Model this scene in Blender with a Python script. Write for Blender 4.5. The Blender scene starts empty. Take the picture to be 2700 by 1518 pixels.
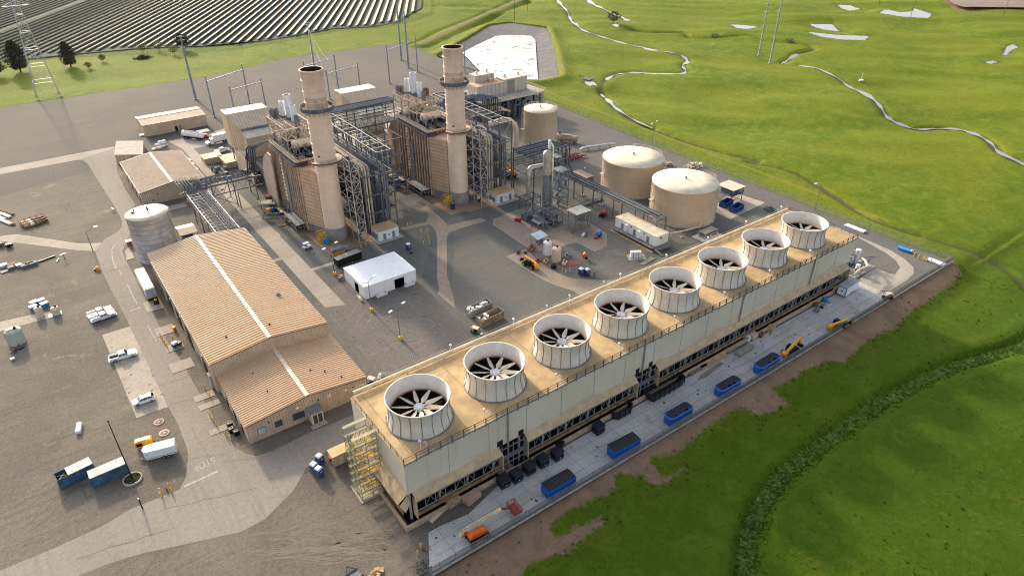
import bpy, bmesh, math, random
import numpy as np
from mathutils import Vector, Matrix, Euler
random.seed(7); rng = np.random.default_rng(11)
R = math.radians; PI = math.pi
scene = bpy.context.scene; COL = scene.collection

# ---------------------------------------------------------------- camera (surveyed from the photograph)
CAMH = 100.0; FPX = 1779.09; YAW, PIT, ROL = R(53.8999), R(31.8304), R(-0.1761)
_f = Vector((math.cos(PIT)*math.cos(YAW), math.cos(PIT)*math.sin(YAW), -math.sin(PIT)))
_r = Vector((math.sin(YAW), -math.cos(YAW), 0)); _u = _r.cross(_f)
_r, _u = math.cos(ROL)*_r+math.sin(ROL)*_u, -math.sin(ROL)*_r+math.cos(ROL)*_u
cam_d = bpy.data.cameras.new('camera'); cam = bpy.data.objects.new('camera', cam_d); COL.objects.link(cam)
cam_d.sensor_width = 36; cam_d.lens = 36*FPX/2700; cam_d.clip_start = 0.5; cam_d.clip_end = 6000
m = Matrix.Identity(4)
for i in range(3): m[i][0], m[i][1], m[i][2] = _r[i], _u[i], -_f[i]
m[2][3] = CAMH
cam.matrix_world = m; scene.camera = cam

# survey windows on the photograph (x0, y0, width, pixels across): a reading in one becomes a point on the ground
WIN = dict(F=(0,0,2700,2575), T=(0,0,700,2534), N=(600,0,700,2534), M=(1100,0,700,2534), R=(1700,0,1000,2576), A=(0,300,700,2534),
 H=(600,200,500,1508), I=(1000,160,500,1724), K8=(1300,300,700,2534), B=(0,600,500,2413), C=(0,800,600,2172), D=(0,1100,700,2425),
 E=(350,580,650,2241), K5=(500,850,550,1991), K6=(850,580,550,2096), P=(1300,480,500,2413), U=(1600,360,500,2129), K9=(900,950,500,1540),
 V=(1300,1050,500,2069), W=(1600,820,500,2194), X=(2000,550,550,2275), Y=(1100,1250,600,2576), G=(1600,550,600,2576), O=(1200,650,400,2317),
 S=(1000,800,600,2482), K0=(1300,700,1400,2478), K1=(0,1300,500,2576), K3=(800,1380,400,2576), K4=(0,480,200,690), L=(1180,180,240,2172),
 J=(680,230,320,2015), K=(400,360,360,2005), Q=(1350,370,250,1341))
def ray(w, x, y):
    x0, y0, ww, ow = WIN[w]; k = ww/ow; sx, sy = x0+x*k, y0+y*k
    return (_f*FPX + _r*(sx-1350) - _u*(sy-759))/FPX
def g(w, x, y, z=0.0):
    d = ray(w, x, y); t = (z-CAMH)/d.z
    return Vector((d.x*t, d.y*t, z))
def gs(w, *pts, z=0.0): return [tuple(g(w, a, b, z)[:2]) for a, b in pts]

# ---------------------------------------------------------------- materials
MATS = {}
def _nt(name):
    mt = bpy.data.materials.new(name); mt.use_nodes = True; nt = mt.node_tree
    b = nt.nodes['Principled BSDF']; return mt, nt, b
def N(nt, t, **kw):
    n = nt.nodes.new(t)
    for k, v in kw.items():
        if k.startswith('i_'):
            n.inputs[k[2:].replace('_', ' ')].default_value = v
        else: setattr(n, k, v)
    return n
def mixc(nt, fac, a, b):
    n = nt.nodes.new('ShaderNodeMix'); n.data_type = 'RGBA'
    for s, v in ((0, fac), (6, a), (7, b)):
        if isinstance(v, (int, float)): n.inputs[s].default_value = v
        elif isinstance(v, tuple): n.inputs[s].default_value = (*v[:3], 1)
        else: nt.links.new(v, n.inputs[s])
    return n.outputs[2]
def ramp(nt, src, p0, p1):
    n = nt.nodes.new('ShaderNodeMapRange'); n.interpolation_type = 'SMOOTHSTEP'
    n.inputs[1].default_value = p0; n.inputs[2].default_value = p1
    nt.links.new(src, n.inputs[0]); return n.outputs[0]
def noise(nt, vec, scale, detail=3, rough=.55, dist=0.0):
    n = N(nt, 'ShaderNodeTexNoise', i_Scale=scale, i_Detail=detail, i_Roughness=rough, i_Distortion=dist)
    if vec is not None: nt.links.new(vec, n.inputs['Vector'])
    return n.outputs['Fac']
def mapping(nt, vec, scale=(1,1,1), rot=(0,0,0)):
    n = nt.nodes.new('ShaderNodeMapping'); n.inputs['Scale'].default_value = scale; n.inputs['Rotation'].default_value = rot
    nt.links.new(vec, n.inputs['Vector']); return n.outputs['Vector']
def pos(nt): return nt.nodes.new('ShaderNodeNewGeometry').outputs['Position']
def bump(nt, b, h, strength, dist=.1):
    n = N(nt, 'ShaderNodeBump'); n.inputs['Strength'].default_value = strength; n.inputs['Distance'].default_value = dist
    nt.links.new(h, n.inputs['Height']); nt.links.new(n.outputs['Normal'], b.inputs['Normal'])
def M(name, col, rough=.6, metal=0.0, var=.18, scale=.6, streak=0.0, stain=None, stain_amt=.5, bmp=0.0):
    """painted / metal / plastic surface: blotchy wear, rain streaks, stains"""
    if name in MATS: return MATS[name]
    mt, nt, b = _nt(name); p = pos(nt)
    n1 = noise(nt, p, scale, 5, .6)
    lo = tuple(c*(1-var) for c in col); hi = tuple(min(1, c*(1+var)) for c in col)
    c = mixc(nt, ramp(nt, n1, .3, .7), lo, hi)
    if streak:
        n2 = noise(nt, mapping(nt, p, (1.6, 1.6, .07)), 1.3, 4, .6)
        c = mixc(nt, ramp(nt, n2, .52, .8), c, tuple(x*(1-streak) for x in col))
    if stain:
        n3 = noise(nt, mapping(nt, p, (.5, .5, .18)), .9, 6, .65)
        f = ramp(nt, n3, .55, .75); mm = N(nt, 'ShaderNodeMath', operation='MULTIPLY'); nt.links.new(f, mm.inputs[0]); mm.inputs[1].default_value = stain_amt
        c = mixc(nt, mm.outputs[0], c, stain)
    nt.links.new(c, b.inputs['Base Color'])
    b.inputs['Roughness'].default_value = rough; b.inputs['Metallic'].default_value = metal
    if rough >= .5 and metal < .1: b.inputs['Specular IOR Level'].default_value = .2
    if bmp: bump(nt, b, noise(nt, p, 6, 3), bmp, .05)
    MATS[name] = mt; return mt
def ribbed(name, col, axis, pitch, depth=.06, col2=None, rough=.55, metal=0, streak=.25, stain=None, stain_amt=.4):
    """ribbed sheet metal: ribs repeat along axis, each groove coloured darker"""
    if name in MATS: return MATS[name]
    mt, nt, b = _nt(name); p = pos(nt)
    w = N(nt, 'ShaderNodeTexWave', wave_type='BANDS', bands_direction=axis, wave_profile='SIN')
    w.inputs['Scale'].default_value = 2*PI/(20*pitch)
    nt.links.new(p, w.inputs['Vector'])
    n1 = noise(nt, p, .35, 5, .6)
    c = mixc(nt, ramp(nt, n1, .3, .7), tuple(x*.86 for x in col), tuple(min(1, x*1.1) for x in col))
    n2 = noise(nt, mapping(nt, p, (1.4, 1.4, .06)), 1.1, 4, .6)
    c = mixc(nt, ramp(nt, n2, .5, .85), c, tuple(x*(1-streak) for x in col))
    if stain:
        n3 = noise(nt, mapping(nt, p, (.35, .35, .12)), .8, 6, .65)
        f = ramp(nt, n3, .52, .72); mm = N(nt, 'ShaderNodeMath', operation='MULTIPLY'); nt.links.new(f, mm.inputs[0]); mm.inputs[1].default_value = stain_amt
        c = mixc(nt, mm.outputs[0], c, stain)
    c = mixc(nt, ramp(nt, w.outputs['Fac'], .12, .0), c, col2 or tuple(x*.62 for x in col))
    nt.links.new(c, b.inputs['Base Color'])
    b.inputs['Roughness'].default_value = rough; b.inputs['Metallic'].default_value = metal
    b.inputs['Specular IOR Level'].default_value = .2
    bump(nt, b, w.outputs['Fac'], .6, depth)
    MATS[name] = mt; return mt
def ground(name, c1, c2, c3=None, big=.05, fine=1.6, grain=9.0, bmp=.5, streakdir=None, rough=.95, c4=None, bd=.06):
    """loose or paved ground: broad patches, scuffs, grain"""
    if name in MATS: return MATS[name]
    mt, nt, b = _nt(name); p = pos(nt)
    a = noise(nt, p, big, 5, .62, .6); c = mixc(nt, ramp(nt, a, .34, .66), c1, c2)
    if c3:
        q = mapping(nt, p, streakdir[0], (0, 0, streakdir[1])) if streakdir else p
        s = noise(nt, q, .5, 5, .65, 1.2); mm = N(nt, 'ShaderNodeMath', operation='MULTIPLY'); nt.links.new(ramp(nt, s, .46, .72), mm.inputs[0]); mm.inputs[1].default_value = .75
        c = mixc(nt, mm.outputs[0], c, c3)
    if c4:
        s = noise(nt, p, .11, 6, .7, .8); c = mixc(nt, ramp(nt, s, .58, .70), c, c4)
    fn = noise(nt, p, fine, 7, .8)
    c = mixc(nt, ramp(nt, fn, .3, .7), mixc(nt, .13, c, (0.0, 0.0, 0.0)), mixc(nt, .05, c, (1., .95, .88)))
    gn = noise(nt, p, grain*.6, 3, .7)
    c = mixc(nt, ramp(nt, gn, .3, .7), mixc(nt, .16, c, (0.0, 0.0, 0.0)), mixc(nt, .05, c, (1., .95, .88)))
    nt.links.new(c, b.inputs['Base Color']); b.inputs['Roughness'].default_value = rough
    b.inputs['Specular IOR Level'].default_value = .2
    if bmp:
        ad = N(nt, 'ShaderNodeMath', operation='ADD'); nt.links.new(fn, ad.inputs[0]); nt.links.new(gn, ad.inputs[1])
        bump(nt, b, ad.outputs[0], bmp*.55, bd*.6)
    MATS[name] = mt; return mt

# ---------------------------------------------------------------- mesh builder
class MB:
    """collects faces; material indices let one mesh carry a few surfaces"""
    def __init__(s): s.v = []; s.f = []; s.mi = []; s.sm = []; s.cur = 0; s.M = None; s.st = []
    def _add(s, vs, fs, smooth=False):
        o = len(s.v)
        if s.M is not None: vs = [tuple(s.M @ Vector(q)) for q in vs]
        s.v += [tuple(q) for q in vs]; s.f += [tuple(o+i for i in f) for f in fs]
        s.mi += [s.cur]*len(fs); s.sm += [smooth]*len(fs); return s
    def mat(s, i): s.cur = i; return s
    def box(s, x0, y0, z0, x1, y1, z1):
        s.st.append(len(s.f))
        return s._add([(x0,y0,z0),(x1,y0,z0),(x1,y1,z0),(x0,y1,z0),(x0,y0,z1),(x1,y0,z1),(x1,y1,z1),(x0,y1,z1)],
                      [(0,3,2,1),(4,5,6,7),(0,1,5,4),(1,2,6,5),(2,3,7,6),(3,0,4,7)])
    def cb(s, cx, cy, z0, sx, sy, sz, rz=0):
        s.st.append(len(s.f))
        c, n = math.cos(rz), math.sin(rz); P = []
        for z in (z0, z0+sz):
            for a, b in ((-1,-1),(1,-1),(1,1),(-1,1)):
                x, y = a*sx/2, b*sy/2; P.append((cx+c*x-n*y, cy+n*x+c*y, z))
        return s._add(P, [(0,3,2,1),(4,5,6,7),(0,1,5,4),(1,2,6,5),(2,3,7,6),(3,0,4,7)])
    def prism(s, poly, z0, z1):
        n = len(poly); vs = [(x, y, z0) for x, y in poly]+[(x, y, z1) for x, y in poly]
        ar = sum(poly[i][0]*poly[(i+1) % n][1]-poly[(i+1) % n][0]*poly[i][1] for i in range(n))
        fs = [tuple(range(n-1, -1, -1)), tuple(range(n, 2*n))]+[(i, (i+1) % n, n+(i+1) % n, n+i) for i in range(n)]
        if ar < 0: fs = [tuple(reversed(f)) for f in fs]
        return s._add(vs, fs)
    def extr(s, prof, y0, y1, axis='y', inset=None):
        """a closed profile (a,z) pushed along an axis"""
        n = len(prof)
        def pt(a, z, t): return (a, t, z) if axis == 'y' else (t, a, z)
        p2 = inset or prof
        vs = [pt(a, z, y0) for a, z in prof]+[pt(a, z, y1) for a, z in p2]
        fs = [tuple(range(n)), tuple(range(2*n-1, n-1, -1))]+[(i, n+i, n+(i+1) % n, (i+1) % n) for i in range(n)]
        return s._add(vs, fs)
    def quad(s, a, b, c, d): return s._add([a, b, c, d], [(0, 1, 2, 3)])
    def poly(s, pts): return s._add(pts, [tuple(range(len(pts)))])
    def cyl(s, p0, p1, r0, r1=None, n=12, cap=True, smooth=True):
        s.st.append(len(s.f))
        r1 = r0 if r1 is None else r1
        p0, p1 = Vector(p0), Vector(p1); d = (p1-p0)
        if d.length < 1e-6: return s
        d.normalize(); a = d.orthogonal().normalized()
        if abs(d.z) > .999: a = Vector((1, 0, 0))
        b = d.cross(a); vs = []
        for p, r in ((p0, r0), (p1, r1)):
            for i in range(n):
                t = 2*PI*i/n; vs.append(p+(a*math.cos(t)+b*math.sin(t))*r)
        s._add(vs, [(i, (i+1) % n, n+(i+1) % n, n+i) for i in range(n)], smooth)
        if cap: s._add(vs, [tuple(range(n-1, -1, -1)), tuple(range(n, 2*n))])
        return s
    def bar(s, p0, p1, w, h=None):
        s.st.append(len(s.f))
        """square steel member"""
        h = h or w; p0, p1 = Vector(p0), Vector(p1); d = p1-p0
        if d.length < 1e-6: return s
        d.normalize(); up = Vector((0, 0, 1)) if abs(d.z) < .95 else Vector((0, 1, 0))
        a = d.cross(up).normalized()*(w/2); b = a.cross(d).normalized()*(h/2)
        vs = [p+x for p in (p0, p1) for x in (-a-b, a-b, a+b, -a+b)]
        return s._add(vs, [(0,3,2,1),(4,5,6,7),(0,1,5,4),(1,2,6,5),(2,3,7,6),(3,0,4,7)])
    def tube(s, pts, r, n=8):
        s.st.append(len(s.f))
        pts = [Vector(p) for p in pts]; rings = []
        for i, p in enumerate(pts):
            a = (pts[i]-pts[i-1]).normalized() if i else (pts[1]-pts[0]).normalized()
            b = (pts[i+1]-pts[i]).normalized() if i < len(pts)-1 else a
            d = (a+b); d = d.normalized() if d.length > 1e-5 else a
            if i == 0: u = Vector((0, 0, 1)) if abs(d.z) < .9 else Vector((1, 0, 0))
            u = (u-d*u.dot(d)).normalized(); w = d.cross(u)
            k = 1/max(.5, a.dot(d)); rings.append([p+(u*math.cos(2*PI*j/n)+w*math.sin(2*PI*j/n))*r*k for j in range(n)])
        vs = [q for rg in rings for q in rg]; fs = []
        for i in range(len(pts)-1):
            for j in range(n): fs.append((i*n+j, i*n+(j+1) % n, (i+1)*n+(j+1) % n, (i+1)*n+j))
        s._add(vs, fs, True); L = len(vs)
        return s._add(vs, [tuple(range(n-1, -1, -1)), tuple(range(L-n, L))])
    def lathe(s, prof, c=(0, 0, 0), n=32, smooth=True, a0=0, a1=2*PI):
        full = abs(a1-a0-2*PI) < 1e-6; k = n if full else n+1; vs = []
        for r, z in prof:
            for i in range(k):
                t = a0+(a1-a0)*i/n; vs.append((c[0]+r*math.cos(t), c[1]+r*math.sin(t), c[2]+z))
        fs = []
        for j in range(len(prof)-1):
            for i in range(n): fs.append((j*k+i, j*k+(i+1) % k, (j+1)*k+(i+1) % k, (j+1)*k+i))
        return s._add(vs, fs, smooth)
    def disc(s, c, r, n=24, up=True):
        vs = [(c[0]+r*math.cos(2*PI*i/n), c[1]+r*math.sin(2*PI*i/n), c[2]) for i in range(n)]
        return s._add(vs, [tuple(range(n)) if up else tuple(range(n-1, -1, -1))])
    def ball(s, c, r, n=10, sx=1, sy=1, sz=1):
        s.st.append(len(s.f))
        prof = [(r*math.sin(PI*i/n), -r*math.cos(PI*i/n)*sz) for i in range(n+1)]
        k = 2*n; vs = []
        for rr, z in prof:
            for i in range(k): vs.append((c[0]+rr*math.cos(PI*i/n)*sx, c[1]+rr*math.sin(PI*i/n)*sy, c[2]+z))
        return s._add(vs, [(j*k+i, j*k+(i+1) % k, (j+1)*k+(i+1) % k, (j+1)*k+i) for j in range(n) for i in range(k)], True)
    def rail(s, pts, h=1.1, r=.04, step=2.2, mid=True):
        """handrail: posts, top and mid rails along a line"""
        for a, b in zip(pts[:-1], pts[1:]):
            a, b = Vector(a), Vector(b); L = (b-a).length; k = max(1, round(L/step))
            for i in range(k+1):
                p = a.lerp(b, i/k); s.bar(p, p+Vector((0, 0, h)), r*2)
            s.bar(a+Vector((0, 0, h)), b+Vector((0, 0, h)), r*2)
            if mid: s.bar(a+Vector((0, 0, h*.5)), b+Vector((0, 0, h*.5)), r*1.6)
        return s
    def build(s, name, mat, parent=None, loc=None):
        me = bpy.data.meshes.new(name)
        me.from_pydata(s.v, [], s.f)
        mats = mat if isinstance(mat, (list, tuple)) else [mat]
        for q in mats: me.materials.append(q)
        if s.f:
            me.polygons.foreach_set('material_index', [min(i, len(mats)-1) for i in s.mi])
            me.polygons.foreach_set('use_smooth', s.sm)
        me.update()
        o = bpy.data.objects.new(name, me); COL.objects.link(o)
        if parent is not None: o.parent = parent
        if loc is not None: o.location = loc
        return o
    def build_each(s, name, mat, parent=None):
        st = s.st+[len(s.f)]
        for a, b in zip(st[:-1], st[1:]):
            if b <= a: continue
            q = MB(); used = sorted({i for f in s.f[a:b] for i in f}); mp = {v: k for k, v in enumerate(used)}
            q.v = [s.v[i] for i in used]; q.f = [tuple(mp[i] for i in f) for f in s.f[a:b]]; q.mi = s.mi[a:b]; q.sm = s.sm[a:b]; q.build(name, mat, parent)
def tag(o, label=None, cat=None, group=None, kind=None):
    if label: o['label'] = label
    if cat: o['category'] = cat
    if group: o['group'] = group
    if kind: o['kind'] = kind
    return o
def thing(name, label, cat, loc=(0, 0, 0), rz=0, group=None):
    o = bpy.data.objects.new(name, None); COL.objects.link(o); o.empty_display_size = .5
    o.location = loc; o.rotation_euler = (0, 0, rz); return tag(o, label, cat, group)
def kids(o): return [c for c in bpy.data.objects if c.parent == o]
def dup(o, loc=None, rz=None, label=None, group=None, parent=None, _ch=None):
    c = o.copy(); COL.objects.link(c)
    if parent is not None: c.parent = parent
    if loc is not None: c.location = loc
    if rz is not None: c.rotation_euler = (0, 0, rz)
    if label: c['label'] = label
    if group: c['group'] = group
    for k in o.children: dup(k, parent=c)
    return c
def struct(name, mb, mat): return tag(mb.build(name, mat), kind='structure')
def sheet(name, polys, z, mat):
    """flat ground layer made of one or more outlines"""
    mb = MB()
    for p in polys:
        a = sum(p[i-1][0]*p[i][1]-p[i][0]*p[i-1][1] for i in range(len(p)))
        if a < 0: p = p[::-1]
        mb.poly([(x, y, z) for x, y in p])
    o = struct(name, mb, mat)
    return o
def smooth_line(pts, k=6):
    """Catmull-Rom through pts"""
    P = [np.array(p, float) for p in pts]; P = [2*P[0]-P[1]]+P+[2*P[-1]-P[-2]]; out = []
    for i in range(1, len(P)-2):
        for j in range(k):
            t = j/k; a, b, c, d = P[i-1:i+3]
            out.append(.5*((2*b)+(-a+c)*t+(2*a-5*b+4*c-d)*t*t+(-a+3*b-3*c+d)*t**3))
    out.append(P[-2]); return [tuple(q) for q in out]
def ribbon(pts, w):
    """outline of a strip of width w (number or list) along pts"""
    n = len(pts); L = []; Rr = []
    for i, p in enumerate(pts):
        a = np.array(pts[max(0, i-1)][:2]); b = np.array(pts[min(n-1, i+1)][:2]); d = (b-a)/max(1e-6, np.linalg.norm(b-a))
        q = np.array([-d[1], d[0]])*(w[i] if isinstance(w, (list, tuple)) else w)/2
        L.append(tuple(np.array(p[:2])+q)); Rr.append(tuple(np.array(p[:2])-q))
    return L, Rr
def strip(mb, pts, w, z):
    L, Rr = ribbon(pts, w)
    for i in range(len(L)-1):
        mb.quad((*Rr[i], z), (*Rr[i+1], z), (*L[i+1], z), (*L[i], z))

# ---------------------------------------------------------------- daylight
SUN_EL, SUN_AZ = R(21.5), R(90)          # low sun beyond the plant, shadows fall towards -Y
w = bpy.data.worlds.new('World'); scene.world = w; w.use_nodes = True; wn = w.node_tree
sky = wn.nodes.new('ShaderNodeTexSky'); sky.sky_type = 'NISHITA'; sky.sun_disc = False
sky.sun_elevation = SUN_EL; sky.sun_rotation = R(0); sky.dust_density = 4.0; sky.air_density = 1.0; sky.ozone_density = 1.0
hs = wn.nodes.new('ShaderNodeHueSaturation'); hs.inputs['Saturation'].default_value = .55     # thin high haze whitens the sky
wn.links.new(sky.outputs[0], hs.inputs['Color']); wn.links.new(hs.outputs[0], wn.nodes['Background'].inputs[0]); wn.nodes['Background'].inputs[1].default_value = .15
sl = bpy.data.lights.new('sun', 'SUN'); sl.energy = 2.25; sl.angle = R(2.6); sl.color = (1.0, .81, .58)
so = bpy.data.objects.new('sun', sl); COL.objects.link(so); so.location = (0, 500, 200)
sd = Vector((math.cos(SUN_AZ)*math.cos(SUN_EL), math.sin(SUN_AZ)*math.cos(SUN_EL), math.sin(SUN_EL)))
so.rotation_euler = sd.to_track_quat('Z', 'Y').to_euler()
vs = scene.view_settings; vs.view_transform = 'Standard'; vs.look = 'None'; vs.gamma = 1; vs.use_curve_mapping = False; vs.exposure = 1.15
scene.cycles.max_bounces = 6; scene.cycles.transparent_max_bounces = 12; scene.cycles.caustics_reflective = False; scene.cycles.caustics_refractive = False
scene.cycles.pixel_filter_type = 'BLACKMAN_HARRIS'; scene.cycles.filter_width = 1.05

# ================================================================ TERRAIN, WATER, PAVING
FX0, FX1, FY0, FY1 = -90.0, 209.5, 64.6, 417.5
PLANT = [(-90,64.6),(209.6,64.6),(209.2,90),(210.5,150),(212.4,218),(213.6,254),(214,272),(219,325),(219.5,379),(218.8,428),(144.7,433),(91,417),(37,417.3),(-90,418)]
POND_OUT = [(219.5,379),(262,410),(300,439),(319,439),(329,407),(290,350),(250,297),(236,296),(214,316),(219,332)]
POND_IN = gs('M',(430,490),(560,420),(750,332),(870,322),(1085,330),(1128,370),(1143,600),(1158,765))+[(229,300),(221,320),(222,334)]
STREAMS = [
 (smooth_line(gs('M',(1340,-10),(1390,50),(1440,120),(1470,180),(1520,230),(1610,295),(1750,340),(1900,375),(2050,410),(2300,460))+gs('R',(0,312),(60,330),(180,350),(265,372),(292,405),(258,440),(280,478),(240,498),(100,490),(0,482))+gs('M',(2300,690),(2100,664),(1990,672),(1880,700),(1790,760),(1745,820),(1775,875),(1830,930),(1900,1010),(2050,1110),(2250,1200))), 2.0, .9),
 (smooth_line(gs('M',(2250,1200))+gs('K8',(1250,0),(1700,200),(2150,340),(2534,440))+gs('U',(1600,270),(2129,410))+gs('F',(2200,548),(2400,612),(2530,660),(2600,720))), .55, .7),
 (smooth_line(gs('R',(1055,425),(1190,465),(1320,530),(1420,590),(1530,660),(1600,730),(1650,790),(1720,820),(1850,850),(2000,845),(2150,850),(2270,890),(2360,950),(2420,1020),(2600,1105))), 2.4, .8),
 (smooth_line(gs('M',(1960,262),(2200,285),(2534,292))+gs('R',(300,232),(450,242),(700,242),(830,272),(1000,292),(1110,312),(1140,340),(1050,357),(980,385),(935,402))), 1.5, 1.5),
 (smooth_line(gs('M',(1640,-10),(1700,40),(1800,90),(1950,160),(2020,190))), 3.4, .6),
]
PUDDLES = [gs('R',(575,165),(680,172),(780,183),(700,200),(620,192)), gs('R',(1115,145),(1280,143),(1330,195),(1230,184),(1160,168)),
 gs('R',(1085,205),(1300,228),(1535,236),(1500,265),(1350,262),(1200,243)), gs('R',(1310,15),(1400,18),(1475,45),(1400,56),(1340,42)),
 gs('R',(1585,86),(1640,60),(1730,80),(1812,76),(1830,52),(1955,95),(1930,122),(1750,112)), gs('R',(2428,372),(2455,312),(2500,293),(2545,315),(2490,342),(2465,372)),
 gs('R',(2305,416),(2360,403),(2410,414),(2350,431)), gs('M',(1565,778),(1630,766),(1700,772),(1722,800),(1650,812)), gs('M',(1845,240),(1900,232),(1945,250),(1900,266))]
SWALE = smooth_line(gs('F',(2640,810),(2575,853),(2480,882),(2350,925),(2200,1010),(2080,1095),(1980,1170),(1920,1250),(1888,1340),(1878,1470)), 6)
DIRT = [gs('K0',(2180,20),(2140,70),(2040,140),(1960,190),(1900,250),(1850,285),(1760,320),(1700,375),(1640,430),(1560,430),(1460,480),(1380,530),(1300,560),(1390,625),(1290,660),(1240,680),(1180,650),(1120,660),(1000,750),(860,850),(745,895),(780,975),(900,925),(770,1005),(690,960),(590,975),(560,1030),(440,1090),(330,1150),(270,1210),(290,1250),(400,1190),(560,1145),(430,1240),(330,1310),(200,1360),(140,1400),(110,1470))+[(26,50),(24,66),(212,66)],
        gs('R',(2000,-20),(2090,45),(2150,66),(2640,70),(2640,-20))]
TRACK = smooth_line(gs('M',(20,425),(150,372),(300,300),(450,235),(600,165),(760,100),(900,40),(1010,-10)), 4)
WAVES = [(rng.uniform(0, 2*PI), L, rng.uniform(0, 2*PI)) for L in (24, 27, 31, 36, 41, 47, 54, 62, 72, 84, 98, 120, 150)]
def hbase(x, y):
    x = np.asarray(x, float); y = np.asarray(y, float); h = np.zeros_like(x)
    xx = x+6*np.sin(y/31+1)+4*np.sin(y/17); yy = y+6*np.sin(x/37)+3*np.sin(x/15+2)
    for a, L, p in WAVES: h += .0040*L*np.sin((xx*math.cos(a)+yy*math.sin(a))*2*PI/L+p)
    return h
def in_poly(x, y, P):
    c = np.zeros(x.shape, bool); n = len(P)
    for i in range(n):
        x0, y0 = P[i]; x1, y1 = P[(i+1) % n]
        if y0 == y1: continue
        k = (y0 > y) != (y1 > y); c ^= k & (x < (x1-x0)*(y-y0)/(y1-y0)+x0)
    return c
def dist_line(x, y, P, closed=False):
    d = np.full(x.shape, 1e9); n = len(P)
    for i in range(n if closed else n-1):
        ax, ay = P[i][:2]; bx, by = P[(i+1) % n][:2]; dx, dy = bx-ax, by-ay; L = dx*dx+dy*dy+1e-9
        t = np.clip(((x-ax)*dx+(y-ay)*dy)/L, 0, 1); d = np.minimum(d, (x-ax-t*dx)**2+(y-ay-t*dy)**2)
    return np.sqrt(d)
def sst(x, a, b):
    t = np.clip((x-a)/(b-a), 0, 1); return t*t*(3-2*t)
def hmask(x, y):
    """bare undulating field height, level with the yard along its fence"""
    dp = dist_line(x, y, PLANT, True); dp = np.where(in_poly(x, y, PLANT), -dp, dp)
    h = hbase(x, y)*sst(dp, 4, 45)
    front = sst(64.6-y, 0, 9)*sst(300-x, 0, 80)
    h = h-1.5*front-.12
    right = (x > 205) & (y > 60)
    h = np.where(right, h-.5*sst(dp, 2, 14), h)
    solar = sst(y, 425, 470)*sst(330-x, 0, 40); h = h*(1-.8*solar)
    return h, dp
def heights(x, y):
    h, dp = hmask(x, y); mud = np.full(x.shape, 9.0); wet = np.full(x.shape, 40.0)
    for pts, w, dep in STREAMS:
        d = dist_line(x, y, pts); h = h-dep*(1-sst(d, w*.45, w*.5+2.6)); mud = np.minimum(mud, d-w*.5-.2); wet = np.minimum(wet, d)
    for P in PUDDLES:
        d = dist_line(x, y, P, True); d = np.where(in_poly(x, y, P), -d, d)
        cx = np.mean([p[0] for p in P]); cy = np.mean([p[1] for p in P])
        lv = float(hmask(np.array([cx]), np.array([cy]))[0][0])-.25
        k = 1-sst(d, 0, 13); h = h*(1-k)+(lv+np.clip(d*.05, -.35, .5))*k; mud = np.minimum(mud, d*.45); wet = np.minimum(wet, np.maximum(d, 0))
    sw = dist_line(x, y, SWALE); h = h-1.0*(1-sst(sw, 1.3, 3.2))+.25*np.exp(-((sw-5)/1.6)**2)
    d = dist_line(x, y, POND_OUT, True); ins = in_poly(x, y, POND_OUT); d = np.where(ins, -d, d)
    bank = np.exp(-((d-3)/4.5)**2)*1.4; h = np.where(d > -.5, h*sst(d, -1, 14)+bank*(d > 0), -5.0)
    tr = dist_line(x, y, TRACK); h = h*sst(tr, 2, 9)+.35*(1-sst(tr, 2, 6))-1.1*np.exp(-((tr-8)/2.2)**2)*(y > 380)*(d > 8)
    h = np.where(dp < 0, np.minimum(h, -.45), np.where(dp < 1.2, np.minimum(h, -.06), h))
    return h, dp, mud, sw, tr, d, wet
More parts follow.
